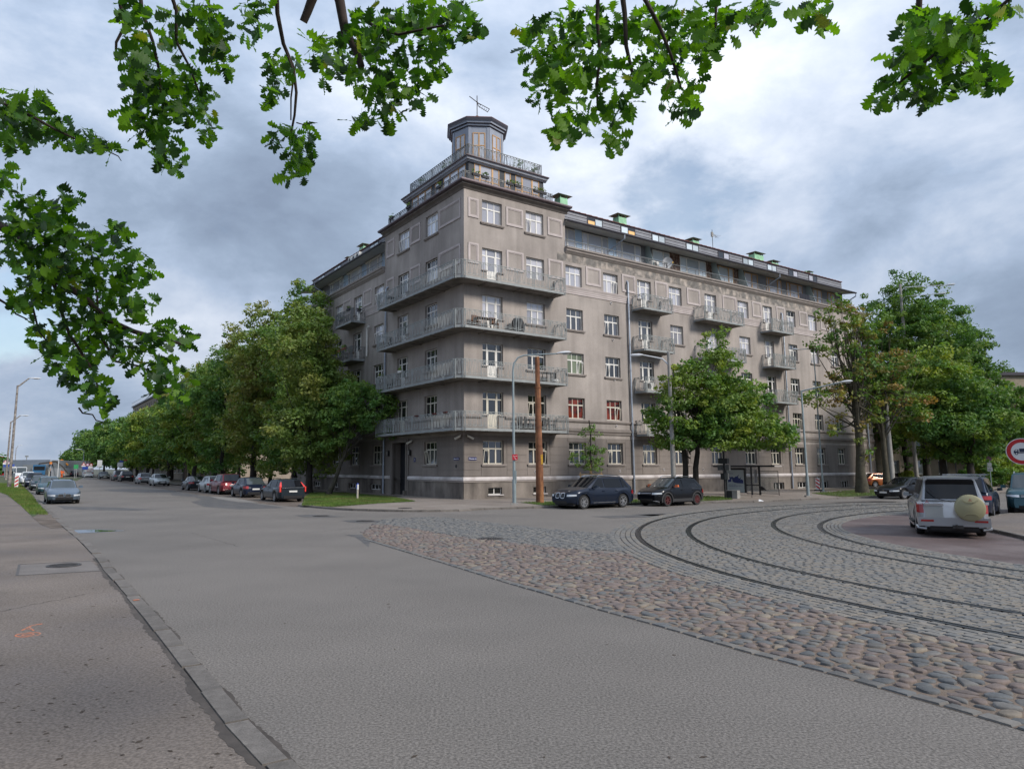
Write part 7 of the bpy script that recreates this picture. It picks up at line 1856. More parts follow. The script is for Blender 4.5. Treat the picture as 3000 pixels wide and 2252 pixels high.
# tall concrete tram poles
def tram_pole(label, base, top_y, r, arms):
    root = thing('tram_pole', label, 'tram pole', base); b = Vector(base); zt = z_at(b, top_y)
    MB().tube([(0, 0, 0), (0, 0, zt)], [r, r * .62], 12).build('post', M_conc, root, 40)
    for y_, hx, hy in arms:
        z = z_at(b, y_); dd = ray(hx, hy); t = b.xy.length / dd.xy.length; hp = Vector((0, 0, EYE)) + dd * t - b; zz = z - b.z
        mb = MB(); dirn = Vector((hp.x, hp.y, 0)).normalized(); mb.tube([(0, 0, zz - .5), Vector((0, 0, zz - .05)) + dirn * .4, Vector(hp) - dirn * .3], [.06, .05, .04], 8); mb.build('arm', M_lamph, root, 40)
        mb = MB(); mb.tube([Vector(hp) - dirn * .35, Vector(hp) - dirn * .1, Vector(hp) + dirn * .35, Vector(hp) + dirn * .5], [.05, .11, .10, .03], 8); mb.build('lamp_head', M_lamph, root, 50)
    return root
tram_pole('concrete tram pole rising through the left side of the twin lime', G(1976, 1462, .1), 1035, .17, [(1048, 1868, 1040)])
tram_pole('concrete pole beside the thin half bare tree', G(2617, 1441, .1), 1150, .22, [])
tram_pole('tall tram pole hidden in the tallest maple, its arms reaching out of the crown', G(2688, 1424, .1), 835, .2, [(842, 2782, 834), (868, 2755, 860)])
# rusty pole
b_ = G(1582, 1472, .1); zt = z_at(b_, 1050); root = thing('rusty_pole', 'tall rusty steel pole without lamp on the corner grass', 'pole', b_)
MB().tube([(0, 0, 0), (0, 0, 1.0), (0, 0, 3.2), (-.02, 0, 3.25), (-.03, 0, zt * .78), (-.03, 0, zt * .79), (-.04, 0, zt)], [.235, .225, .215, .20, .175, .15, .135], 14).build('post', M_rust, root, 40)
mb = MB()
for z in (zt * .38, zt * .78): mb.tube([(-.03, 0, z), (-.03, 0, z + .07)], .215, 14)
mb.build('band', M_rust, root, 40)
MB().box(.03, .19, -.20, -.13, z_at(b_, 1364), z_at(b_, 1336)).build('yellow_strip', mat('yellow_sticker', (.62, .36, .02), .5, alt=(.35, .16, .04), altscale=6), root)
# warning beacons with red and white stripes
M_red = mat('signal_red', (.42, .012, .016), .5); M_whites = mat('sign_white', (.66, .66, .66), .5); M_blue = mat('sign_blue', (.012, .055, .33), .5); M_signback = mat('sign_back', (.34, .35, .36), .5, metal=.3)
def beacon(label, base, ytop, w, sgn=1, face=None):
    h = z_at(base, ytop) - base.z; root = thing('striped_beacon', label, 'warning beacon', base, face if face is not None else math.atan2(base.x, -base.y) * -1 * 0, 'red and white striped beacons')
    yaw = math.atan2(base.y, base.x) - math.pi / 2; root.rotation_euler = (0, 0, yaw)
    z0 = .10; MB().box(-w / 2, w / 2, -.02, .02, z0, h).build('panel', M_whites, root)
    mb = MB(); H = h - z0 - .04; n = 3
    st = H / n
    for k in range(n):
        a = z0 + .02 + k * st + (.0 if k else 0)
        q = w * .62
        pts = [(-w / 2 + .02, a + (q if sgn > 0 else 0)), (w / 2 - .02, a + (0 if sgn > 0 else q)), (w / 2 - .02, a + st * .48 + (0 if sgn > 0 else q)), (-w / 2 + .02, a + st * .48 + (q if sgn > 0 else 0))]
        pts = [(x, min(z, h - .02)) for x, z in pts]
        mb.face([(x, -.024, z) for x, z in pts])
    mb.build('red_stripe', M_red, root)
    MB().box(-w * .9, w * .9, -.2, .2, 0, .10).build('foot', M_blackp, root)
    MB().tube([(0, .03, 0), (0, .03, h + .12)], .03, 8).build('post', M_signback, root)
beacon('red and white striped beacon on the left verge beside the street lamp', G(47, 1428.5, .06), 1392, .36, -1)
beacon('red and white striped beacon before the cellar windows of the right facade', G(2397, 1437, .1), 1400, .34, 1)
# white post with blue band on the corner lawn
b_ = G(1047, 1460.5, .1); h = z_at(b_, 1415) - .1; root = thing('bollard', 'white marker post with blue and red band on the corner lawn', 'marker post', b_)
mb = MB(); mb.tube([(0, 0, 0), (0, 0, h * .6)], .065, 10); mb.build('post', mat('beige_post', (.42, .38, .32), .7), root, 40)
MB().tube([(0, 0, h * .6), (0, 0, h * .92)], .075, 10).build('white_band', M_whites, root, 40); MB().tube([(0, 0, h * .92), (0, 0, h)], [.075, .05], 10).build('blue_cap', M_blue, root, 40); MB().box(-.076, -.03, -.08, -.02, h * .66, h * .9).build('blue_mark', M_blue, root)

# ------------------------------------------------------------------ tram stop shelter
M_frame_d = mat('shelter_frame', (.028, .028, .030), .5, metal=.3)
M_glassc = mat('shelter_glass', (.35, .40, .38), .08); M_glassc.node_tree.nodes['Principled BSDF'].inputs['Alpha'].default_value = .16
pL, pR, pE = G(2132, 1447, .09), G(2228, 1449.5, .09), G(2256, 1446.5, .09)
sd = (pR - pL); sd.z = 0; SL_ = sd.length; sd.normalize(); sa = math.atan2(sd.y, sd.x)
zt = z_at(pR, 1366) - .09
sh = thing('bus_shelter', 'tram stop shelter with glass walls, flat roof and poster', 'shelter', pL, sa)
MB().box(-.1, .0, -.05, .05, 0, zt).build('post', M_frame_d, sh); MB().box(SL_ - .06, SL_ + .06, -.06, .06, 0, zt + .1).build('post', M_frame_d, sh)
MB().box(1.85, 1.95, -.05, .05, 0, zt).build('post', M_frame_d, sh)
MB().box(-.5, SL_ + 1.6, -1.15, .25, zt - .02, zt + .07).build('roof', mat('shelter_roof', (.36, .33, .31), .5), sh)
MB().box(-.5, SL_ + 1.6, -1.16, -1.13, zt - .04, zt + .09).build('roof_edge', M_frame_d, sh)
z_ = lambda y: z_at(pL, y) - .09
cab = MB().box(-.02, 1.5, -.16, .08, .12, z_(1370)).build('poster_case', M_frame_d, sh)
px0, px1, pz0, pz1 = .08, 1.40, z_(1441.5) + .02, z_(1376)
if pz1 - pz0 < 1.2: pz0, pz1 = .45, 2.35
po = MB().box(px0, px1, -.175, -.165, pz0, pz1).build('poster', mat('poster_paper', (.40, .47, .50), .5), sh)
M_navyp = mat('poster_navy', (.012, .03, .16), .5); W_, H_ = px1 - px0, pz1 - pz0
def pp(u, v_): return (px0 + W_ * u, -.178, pz0 + H_ * v_)
mtn = [(.06, .45), (.06, .66), (.12, .74), (.22, .68), (.34, .70), (.42, .64), (.5, .70), (.62, .72), (.72, .80), (.66, .66), (.76, .62), (.86, .70), (.80, .58), (.90, .58), (.96, .52), (.96, .40), (.60, .41), (.42, .44), (.30, .48)]
MB().face([pp(*a) for a in mtn]).build('poster_print', M_navyp, po)
MB().add([(pp(a, b)[0], -.181, pp(a, b)[2]) for a, b in ((.26, .48), (.33, .48), (.30, .60), (.26, .58))], [(0, 1, 2, 3)]).build('poster_print', MATS['poster_paper'], po)
for k, (a, b, v_, t_) in enumerate([(.08, .52, .34, .018), (.08, .86, .29, .014), (.08, .60, .255, .014), (.08, .40, .84, .022), (.08, .16, .90, .010), (.10, .17, .12, .022), (.18, .30, .115, .008)]):
    mb = MB(); u = a
    while u < b: w = rnd.uniform(.018, .04); mb.box(px0 + W_ * u, px0 + W_ * min(b, u + w), -.180, -.176, pz0 + H_ * (v_ - t_ / 2), pz0 + H_ * (v_ + t_ / 2)); u += w + .012
    mb.build('poster_text', M_navyp, po)
g1 = MB().box(1.55, SL_ - .08, -.01, .01, .2, zt - .15).build('glass_wall', M_glassc, sh)
MB().box(2.35, SL_ - .35, -.05, -.02, zt * .42, zt * .88).build('map_panel', mat('map_panel', (.26, .27, .30), .4, var=.2, vscale=6), sh)
MB().box(1.5, SL_ + .0, -.04, .04, zt * .33, zt * .36).build('rail', M_frame_d, sh); MB().box(1.5, SL_, -.045, .045, .06, .12).build('bottom_rail', M_frame_d, sh)
mb = MB(); mb.add([(2.5, -.03, .35), (3.0, -.03, .35), (2.72, -.03, .62), (2.45, -.03, .68)], [(0, 1, 2, 3)]); mb.build('dark_sticker', M_frame_d, g1)
ee = (pE - pR); ee.z = 0; el_ = max(1.3, ee.length)
MB().box(SL_ + .1, SL_ + 1.35, -.008, .008, .15, zt - .35).build('glass_wall', M_glassc, sh)
mb = MB()
for a, b in (((SL_ + .06, .12), (SL_ + 1.37, .12)), ((SL_ + .06, zt - .33), (SL_ + 1.37, zt - .33)), ((SL_ + 1.37, .0), (SL_ + 1.37, zt - .33))): mb.bar((a[0], 0, a[1]), (b[0], 0, b[1]), .035)
mb.build('glass_frame', M_frame_d, sh)
b_ = G(2145, 1459, .1); root = thing('concrete_block', 'weathered concrete block on the grass before the shelter poster', 'concrete block', b_, sa); MB().box(-.35, .45, -.2, .25, 0, .52).build('block', M_conc, root); MB().box(-.33, .10, -.215, -.2, .03, .49).build('dark_face', M_frame_d, root)
b_ = G(2126, 1459, .1); root = thing('traffic_signal', 'dark pole with grey signal boxes left of the shelter poster', 'traffic signal', b_, sa); zb = z_at(b_, 1345)
MB().tube([(0, 0, 0), (0, 0, zb + .4)], .07, 10).build('post', M_frame_d, root, 40)
for s in (-.24, .26): MB().box(s - .14, s + .14, -.16, .10, z_at(b_, 1377) - .1, z_at(b_, 1361) - .1).build('signal_box', mat('signal_grey', (.10, .10, .10), .6), root)
MB().box(-.22, .02, -.12, .1, z_at(b_, 1404) - .1, z_at(b_, 1386) - .1).build('control_box', M_frame_d, root); MB().box(.05, .28, -.12, .1, z_at(b_, 1404) - .1, z_at(b_, 1386) - .1).build('control_box', MATS['signal_grey'], root)
MB().box(-.3, .3, -.18, .15, z_at(b_, 1358) - .1, z_at(b_, 1342) - .1).build('signal_head', M_frame_d, root)
b_ = G(2203, 1457, .1); root = thing('stop_sign_panel', 'small pale blue square sign high on a thin post beside the twin lime', 'sign', b_); z0_, z1_ = z_at(b_, 1210) - .1, z_at(b_, 1194) - .1
MB().tube([(0, 0, 0), (0, 0, z1_)], .018, 8).build('post', M_frame_d, root, 40); MB().box(-.27, .27, -.05, -.03, z0_, z1_).build('panel', mat('pale_blue_panel', (.24, .32, .40), .4), root)
b_ = G(2230, 1468, .092); root = thing('litter', 'scrap of white paper on the kerb near the shelter', 'litter', b_)
MB().add([(-.15, 0, .0), (.05, -.06, .01), (.18, .02, .0), (.02, .06, .09), (-.1, .08, .12)], [(0, 1, 3), (1, 2, 3), (0, 3, 4)]).build('paper', M_whites, root)

# ------------------------------------------------------------------ no-lorries sign on the right
p_ = at_depth(2994, 1322, 25.5); base = Vector((p_.x, p_.y, .10)); base = base + Vector((.05, .06, 0)); root = thing('no_lorries_sign', 'round red and white no lorries sign at the right edge', 'road sign', base)
yaw = math.atan2(base.y, base.x) - math.pi / 2; root.rotation_euler = (0, 0, yaw); R_ = .375; zc = p_.z - .10
MB().tube([(.05, .03, 0), (.05, .03, zc + .3)], .035, 10).build('post', M_lamp, root, 40)
def disc(r0, r1, y, m, nm, par):
    mb = MB(); n = 40
    if r0 > 0: mb.add([(r0 * math.cos(2 * math.pi * i / n), y, zc + r0 * math.sin(2 * math.pi * i / n)) for i in range(n)] + [(r1 * math.cos(2 * math.pi * i / n), y, zc + r1 * math.sin(2 * math.pi * i / n)) for i in range(n)], [(i, (i + 1) % n, n + (i + 1) % n, n + i)[::-1] for i in range(n)])
    else: mb.face([(r1 * math.cos(2 * math.pi * i / n), y, zc + r1 * math.sin(2 * math.pi * i / n)) for i in range(n)])
    return mb.build(nm, m, par)
MB().lathe([(.001, .012), (R_, .012), (R_, -.004), (.001, -.004)], 40, (0, 0, zc), axis='Y').build('disc', M_whites, root)
disc(R_ * .68, R_ * .95, -.008, M_red, 'red_ring', root)
M_navys = mat('sign_navy', (.010, .018, .05), .5)
mb = MB(); y = -.010
def r2(x0, x1, z0, z1): mb.add([(x0, y, zc + z0), (x1, y, zc + z0), (x1, y, zc + z1), (x0, y, zc + z1)], [(0, 1, 2, 3)])
r2(-.06, .19, -.01, .085); r2(-.19, .19, -.045, -.02); mb.add([(-.19, y, zc - .045), (-.08, y, zc - .045), (-.08, y, zc + .06), (-.15, y, zc + .06), (-.19, y, zc + .01)], [(0, 1, 2, 3, 4)])
mb.build('lorry_symbol', M_navys, root)
mb = MB(); mb.add([(-.165, -.012, zc + .012), (-.105, -.012, zc + .012), (-.105, -.012, zc + .045), (-.145, -.012, zc + .045)], [(0, 1, 2, 3)]); mb.build('lorry_window', M_whites, root)
for x in (-.13, .12):
    mb = MB(); mb.face([(x + .038 * math.cos(2 * math.pi * i / 16), -.013, zc - .055 + .038 * math.sin(2 * math.pi * i / 16)) for i in range(16)]); mb.build('lorry_wheel', M_navys, root); mb = MB(); mb.face([(x + .02 * math.cos(2 * math.pi * i / 12), -.015, zc - .055 + .02 * math.sin(2 * math.pi * i / 12)) for i in range(12)]); mb.build('wheel_hub', M_whites, root)
# parking sign among the bushes
b_ = G(2906, 1432, .1); root = thing('parking_sign', 'small stacked parking signs on a thin post before the bushes', 'road sign', b_); yaw = math.atan2(b_.y, b_.x) - math.pi / 2; root.rotation_euler = (0, 0, yaw)
zz = [z_at(b_, y) - .1 for y in (1382, 1367, 1355, 1338)]
MB().tube([(0, 0, 0), (0, 0, zz[3])], .035, 8).build('post', M_lamp, root, 40); MB().box(-.19, .19, -.06, -.04, zz[0] + .05, zz[1] - .02).build('plate', M_whites, root); MB().box(-.16, .16, -.06, -.04, zz[1] + .04, zz[2]).build('plate', M_whites, root)
MB().lathe([(.001, -.05), (.22, -.05), (.22, -.03), (.001, -.03)], 20, (0, 0, zz[3] - .15), axis='Y').build('round_plate', mat('mauve_plate', (.30, .12, .22), .5), root)
mb = MB()
for k in range(3): mb.box(-.12, .12, -.066, -.06, zz[0] + .10 + k * .09, zz[0] + .13 + k * .09)
mb.build('plate_text', M_navys, root)
b_ = G(2806, 1432, .1); root = thing('thin_post', 'thin dark post under the right maples', 'post', b_); MB().tube([(0, 0, 0), (0, 0, z_at(b_, 1305))], .05, 8).build('post', M_frame_d, root, 40)

# ------------------------------------------------------------------ details on the facade
ba = Vector((C0.x, C0.y, 0))
def on_wall(side, s, out, z): q = ba + (dR if side == 'R' else dL) * s + (nR if side == 'R' else nL) * out; return Vector((q.x, q.y, z))
M_signblue = mat('street_sign_blue', (.010, .018, .12), .35); M_signtx = mat('street_sign_white', (.70, .70, .72), .5)
for side, s0, s1, txt, lab in (('R', .34, .98, 'Pētersalas iela', 'dark blue street name plate on the right side of the corner'), ('L', .54, 1.26, 'Eksporta iela', 'dark blue street name plate on the left side of the corner')):
    k = side_sign(side); root = thing('street_name_sign', lab, 'street sign', on_wall(side, (s0 + s1) / 2, .024, 2.735), ang(side)); w = abs(s1 - s0)
    MB().box(-w / 2, w / 2, -.02, 0, -.095, .095).build('plate', M_signblue, root); text_on(txt, .105 if side == 'R' else .115, M_signtx, root, (0, -.024, -.005), bold=.0015)
root = thing('house_number_plate', 'small blue house number plate right of the entrance', 'number plate', on_wall('L', 6.82, .024, 2.72), AL); MB().box(-.14, .14, -.02, 0, -.15, .15).build('plate', M_signblue, root); text_on('17', .2, M_signtx, root, (0, -.024, 0), bold=.002)
root = thing('round_vent', 'dark round vent below the left street name plate', 'vent', on_wall('L', .95, .024, 2.24), AL); MB().lathe([(.001, -.02), (.10, -.02), (.12, 0)], 18, axis='Y').build('grille', M_frame_d, root, 40)
for i, (s, z, lab) in enumerate([(6.0, 1.86, 'white ringed vent under the second ground floor window right of the corner'), (14.3, 1.86, 'white ringed vent left of the main downpipe on the ground floor'), (14.1, 5.3, 'white ringed vent between the two string courses'), (14.05, 8.9, 'white ringed vent under the fourth column window, third storey'), (14.0, 12.05, 'white ringed vent under the fourth column window, fourth storey'), (19.3, 1.95, 'white ringed vent above the small black suv'), (24.2, 1.95, 'white ringed vent left of the traffic signal'), (13.9, 15.0, 'white ringed vent just under the pink band')]):
    root = thing('ringed_vent', lab, 'vent', on_wall('R', s, .026, z), AR, 'ringed vents on the right facade'); MB().lathe([(.10, 0), (.10, -.03), (.065, -.03), (.06, -.005)], 16, axis='Y').build('ring', M_mould, root, 40); MB().lathe([(.001, -.008), (.062, -.008), (.062, 0)], 12, axis='Y').build('hole', M_frame_d, root)
# cameras and lanterns
for side, s, z, dx, lab in (('R', .28, 4.12, 1, 'security camera right of the corner edge'), ('L', .30, 4.12, 1, 'security camera left of the corner edge'), ('L', 7.2, 4.0, 1, 'security camera beside the entrance')):
    k = side_sign(side); root = thing('security_camera', lab, 'camera', on_wall(side, s, .02, z), ang(side), 'security cameras under the first balcony')
    MB().tube([(0, 0, 0), (0, -.15, .05)], .03, 8).build('bracket', M_frame_d, root); MB().bar((-.10 * k, -.12, .10), (.26 * k, -.34, -.10), .11, .10).build('housing', M_frame_y, root); MB().bar((-.12 * k, -.11, .165), (.29 * k, -.36, -.04), .14, .02).build('shade', M_frame, root)
for s, lab in ((7.45, 'black wall lantern right of the entrance'), (11.1, 'black wall lantern left of the entrance')):
    root = thing('wall_lantern', lab, 'lantern', on_wall('L', s, .03, 3.05), AL, 'lanterns flanking the entrance'); MB().box(-.11, .11, -.2, -.04, 0, .42).build('frame', M_frame_d, root); MB().box(-.08, .08, -.205, -.2, .05, .36).build('pane', mat('lantern_glass', (.30, .28, .26), .2), root)
# white flue on the left facade
root = thing('white_flue', 'bent white flue pipe between two balconies on the left facade', 'flue', on_wall('L', 15.4, .2, 0), AL)
MB().tube([(.0, 0, 11.6), (.0, 0, 13.9), (.06, -.02, 14.05), (.45, -.05, 14.12)], .07, 8).build('pipe', M_frame, root, 40)
# balcony things
def box_planter(p, rz, w, m_box, lab, flower=None, seed=0, grp=None, hh=.18):
    root = thing('flower_box', lab, 'flower box', p, rz, grp); MB().add([(-w / 2, -.09, hh), (w / 2, -.09, hh), (w / 2, .09, hh), (-w / 2, .09, hh), (-w / 2 + .03, -.06, 0), (w / 2 - .03, -.06, 0), (w / 2 - .03, .06, 0), (-w / 2 + .03, .06, 0)], [(0, 1, 2, 3), (7, 6, 5, 4), (4, 5, 1, 0), (5, 6, 2, 1), (6, 7, 3, 2), (7, 4, 0, 3)]).build('trough', m_box, root)
    if hh < .1: return root
    r = random.Random(seed); cs = [(r.uniform(-w / 2, w / 2), r.uniform(-.08, .08), hh + r.uniform(.02, .25)) for _ in range(int(10 * w / .6))]
    v, mi = leaf_cloud(cs, [.09] * len(cs), 12, .045, [L_green], seed); link('foliage', raw_mesh('foliage', v, 4, [L_green]), root)
    if flower: v, mi = leaf_cloud(cs[::2], [.10] * len(cs[::2]), 4, .035, [flower], seed + 1); link('blossom', raw_mesh('blossom', v, 4, [flower]), root)
    return root
M_fred = mat('red_blossom', (.45, .03, .02), .6); M_fpur = mat('purple_blossom', (.28, .05, .24), .6); M_fyel = mat('yellow_blossom', (.75, .50, .03), .6); M_trough = mat('dark_trough', (.03, .03, .035), .6); M_wtrough = mat('white_trough', (.62, .62, .60), .5); M_terra = mat('terracotta', (.30, .10, .05), .8)
box_planter(on_wall('L', 6.9, 1.28, SLABT[2] + 1.0), AL, .6, M_wtrough, 'white flower box on the second balcony rail, left side', None, 1)
box_planter(on_wall('L', 10.9, 1.0, SLABT[2] + 1.0), AL, .75, M_wtrough, 'white flower box at the far end of the second balcony rail', M_fyel, 2)
box_planter(on_wall('L', 17.0, 1.28, SLABT[4] + .95), AL, .7, M_trough, 'dark flower box at the near corner of the high left balcony', M_fpur, 3); box_planter(on_wall('L', 16.2, .6, SLABT[4] + .8), AL, .6, M_trough, 'dark flower box on the near side of the high left balcony', M_fpur, 4)
box_planter(on_wall('L', 19.0, 1.1, SLABT[4] + .35), AL, .8, M_trough, 'box of purple flowers inside the high left balcony', M_fpur, 5); box_planter(on_wall('L', 18.0, 1.2, SLABT[3] + .95), AL, 1.0, M_terra, 'red geranium box on the lower left balcony rail, middle', M_fred, 6)
box_planter(on_wall('L', 19.2, 1.2, SLABT[3] + .9), AL, .9, M_terra, 'red geranium box on the lower left balcony rail, far end', M_fred, 7); box_planter(on_wall('L', 16.9, 1.0, SLABT[3] + .45), AL, .6, M_terra, 'red geraniums standing inside the lower left balcony', M_fred, 8)
box_planter(on_wall('R', 18.3, 1.25, SLABT[1] + 1.0), AR, .5, M_trough, 'yellow flowers on the balcony above the small black suv', M_fyel, 9)
for i, (s, side) in enumerate(((1.7, 'L'), (4.2, 'L'), (.2, 'L'))): box_planter(on_wall(side, s, 1.3, SLABT[1] + .98), AL, .45, mat('maroon_trough', (.10, .025, .025), .6), ['maroon rail box on the lowest balcony, left of the corner', 'maroon rail box on the lowest balcony, farther left', 'maroon rail box on the lowest balcony at the corner'][i], None, 10 + i, hh=.09)
for i, (side, s, lab) in enumerate((('R', .9, 'dark planter on the penthouse rail nearest the corner'), ('R', 1.7, 'dark planter on the penthouse rail, second from the corner'), ('R', 3.9, 'dark planter in the middle of the penthouse rail'), ('R', 4.6, 'dark planter right of the middle of the penthouse rail'), ('R', 6.4, 'dark planter near the right end of the penthouse rail'), ('R', 7.0, 'dark planter last on the right penthouse rail'), ('L', 3.2, 'dark planter on the left penthouse rail, near'), ('L', 8.0, 'dark planter on the left penthouse rail, middle'), ('L', 11.0, 'dark planter at the far end of the left penthouse rail'))):
    box_planter(on_wall(side, s, .18, 22.42), ang(side), .62, M_trough, lab, M_fred if i in (4, 5) else None, 20 + i, 'planters on the penthouse railing')
for i, (s, side, lab) in enumerate(((5.9, 'R', 'bushy plant on the upper terrace, right side'), (7.3, 'R', 'small plant at the right end of the upper terrace'), (4.6, 'L', 'dark plant on the left upper terrace'), (8.3, 'L', 'dark plant at the far end of the left upper terrace'))):
    p = on_wall(side, s, -1.3, 24.46); root = thing('potted_plant', lab, 'potted plant', p, 0, 'plants on the upper terrace'); MB().lathe([(.12, 0), (.17, .28), (.001, .28)], 12).build('pot', M_trough, root, 40); r = random.Random(i); cs = [(r.gauss(0, .2), r.gauss(0, .2), .4 + r.uniform(0, .45)) for _ in range(14)]; v, mi = leaf_cloud(cs, [.14] * 14, 14, .05, [L_green], i); link('foliage', raw_mesh('foliage', v, 4, [L_green]), root)
# terrace furniture on the corner balconies
M_rattan = mat('dark_rattan', (.045, .040, .038), .8, var=.3, vscale=20); M_woodf = mat('brown_garden_wood', (.13, .060, .030), .7, var=.3, vscale=8)
def chair(p, rz, m, lab, grp): 
    root = thing('balcony_chair', lab, 'chair', p, rz, grp); MB().box(-.23, .23, -.23, .23, .40, .45).build('seat', m, root); MB().box(-.23, .23, .20, .25, .45, .92).build('backrest', m, root)
    for x in (-.2, .2):
        for y in (-.2, .2): MB().box(x - .02, x + .02, y - .02, y + .02, 0, .40).build('leg', m, root)
def table(p, rz, w, m, lab, d=.6):
    root = thing('balcony_table', lab, 'table', p, rz); MB().box(-w / 2, w / 2, -d / 2, d / 2, .70, .74).build('tabletop', m, root)
    for x in (-w / 2 + .06, w / 2 - .06):
        for y in (-d / 2 + .06, d / 2 - .06): MB().box(x - .025, x + .025, y - .025, y + .025, 0, .70).build('leg', m, root)
table(on_wall('R', 5.6, .65, SLABT[1]), AR, 1.6, M_rattan, 'dark table on the lowest balcony behind the rusty pole')
for i, s in enumerate((4.3, 4.9, 6.4, 7.0)): chair(on_wall('R', s, .7, SLABT[1]), AR + (i % 2) * .6, M_rattan, ['dark chair at the left end of the lowest balcony table', 'dark chair left of the rusty pole on the lowest balcony', 'dark chair right of the lowest balcony table', 'dark chair nearest the right end of the lowest balcony'][i], 'chairs on the lowest balcony')
table(on_wall('R', 1.3, .6, SLABT[3]), AR, 1.5, M_woodf, 'brown wooden bench table on the fourth storey balcony'); 
for i, s in enumerate((.6, 2.1)): chair(on_wall('R', s, .6, SLABT[3]), AR, M_woodf, ['brown chair left of the bench table on the fourth storey balcony', 'brown chair right of the bench table on the fourth storey balcony'][i], 'chairs on the fourth storey balcony')
p = on_wall('R', 4.1, .62, SLABT[3]); root = thing('covered_grill', 'grill under a black cover on the fourth storey balcony', 'grill', p, AR); MB().lathe([(.48, 0), (.52, .5), (.42, .85), (.28, 1.05), (.001, 1.12)], 14).build('cover', mat('black_cover', (.014, .014, .018), .6, bump=.4, bscale=8), root, 50); MB().box(-.6, -.4, -.1, .1, 0, .6).build('side_shelf', M_iron, root)
table(on_wall('R', 6.9, .6, SLABT[2]), AR, .9, M_rattan, 'dark table at the right end of the third storey balcony'); table(on_wall('L', 9.9, .6, SLABT[4]), AL, .7, M_rattan, 'dark table at the far end of the top corner balcony')
chair(on_wall('L', 10.2, .7, SLABT[3]), AL, M_rattan, 'dark chair at the far end of the fourth storey corner balcony', 'far chairs on the corner balconies'); chair(on_wall('L', 9.6, .7, SLABT[2]), AL, M_rattan, 'dark chair near the far end of the third storey corner balcony', 'far chairs on the corner balconies')
p = on_wall('R', 7.3, .85, SLABT[2]); root = thing('white_bag', 'white crumpled bag on the third storey balcony', 'bag', p, AR); MB().lathe([(.2, 0), (.27, .12), (.2, .26), (.001, .3)], 9).build('bag', M_frame, root, 60)
p = on_wall('R', 16.95, .85, SLABT[2]); root = thing('air_conditioner', 'white air conditioner on the balcony beside the main downpipe', 'air conditioner', p, AR); MB().box(-.42, .42, -.16, .16, .05, .66).build('casing', M_frame, root); MB().lathe([(.001, -.17), (.24, -.17), (.25, -.16)], 20, (-.1, 0, .36), axis='Y').build('fan_grille', M_iron, root, 40)
p = on_wall('R', 19.75, -.55, 18.8); root = thing('air_conditioner', 'white air conditioner on the attic terrace beside the satellite dish', 'air conditioner', p, AR); MB().box(-.42, .42, -.16, .16, .05, .7).build('casing', M_frame, root); MB().lathe([(.001, -.17), (.24, -.17), (.25, -.16)], 20, (-.05, 0, .38), axis='Y').build('fan_grille', M_iron, root, 40)
def dish(p, r, lab, tilt, name='satellite_dish'):
    root = thing(name, lab, 'satellite dish', p, AR - .5); mb = MB(); mb.lathe([(.001, 0), (r * .5, .03), (r, .12), (r * .99, .14), (r * .5, .05), (.001, .02)], 24); o = mb.build('reflector', M_lamph, root, 60); o.rotation_euler = (tilt, 0, 0); o.location = (0, 0, r + .1)
    MB().tube([(0, 0, 0), (0, 0, r)], .03, 8).build('mast', M_iron, root); MB().bar((0, -.05, .2), (.35, -r * .9, r), .02).build('feed_arm', M_iron, root); MB().box(.3, .4, -r * .95, -r * .8, r - .06, r + .06).build('receiver', mat('ochre_plastic', (.55, .33, .05), .5), root)
dish(on_wall('R', 20.6, .1, 18.82), .46, 'large white satellite dish on the attic railing', math.pi / 2 + .35)
p = on_wall('R', 28.9, -1.4, 22.3); root = thing('grid_antenna', 'grey grid antenna on a mast above the tiled roof', 'antenna', p, AR); MB().tube([(0, 0, 0), (0, 0, 2.0)], .025, 6).build('mast', M_iron, root); MB().box(-.15, .1, -.05, .05, 1.3, 1.75).build('box', M_conc, root)
mb = MB()
for i in range(9): a = -.55 + i * .137; mb.bar((.15 + .45 * (1 - (a / .6) ** 2) * .4, -.5 * 0 + a * .3, 1.25 + (a + .55) * .55), (.55, a, 1.35 + (a + .55) * .5), .012)
for i in range(7): mb.bar((.12 + i * .09, -.2, 1.15 + i * .02), (.22 + i * .07, .2, 1.85 - i * .03), .012)
mb.build('grid', M_signback, root)
p = on_wall('R', 41.0, .14, 19.0); root = thing('hanging_blanket', 'dark blanket hung over the attic railing', 'blanket', p, AR); MB().add([(-.9 + 1.8 * i / 8, -.05 - .03 * (i % 2), z) for z in (.38, -.22) for i in range(9)], [(9 + i, 10 + i, i + 1, i) for i in range(8)]).build('cloth', mat('dark_cloth', (.015, .017, .028), .9), root)
for i, (s, lab) in enumerate(((1.5, 'round white light left of the first penthouse window'), (4.1, 'round white light beside the narrow penthouse window'), (5.14, 'round white light right of the narrow penthouse window'))):
    root = thing('globe_light', lab, 'wall light', on_wall('R', s, -1.05, 23.2), AR, 'globe lights on the penthouse wall'); MB().lathe([(.001, -.09), (.07, -.06), (.09, 0), (.07, .06), (.001, .09)], 12).build('globe', M_frame, root, 60)
for i, s in enumerate((19.2, 20.1, 21.0)):
    root = thing('air_conditioner', ['rooftop air conditioner on the left wing, near', 'rooftop air conditioner on the left wing, middle', 'rooftop air conditioner on the left wing, far'][i], 'air conditioner', on_wall('L', s, -.55, 21.25), AL, 'air conditioners on the left roof'); MB().box(-.4, .4, -.15, .15, 0, .6).build('casing', M_frame, root); MB().lathe([(.001, -.165), (.22, -.165), (.23, -.15)], 16, (-.08, 0, .3), axis='Y').build('fan_grille', M_iron, root)

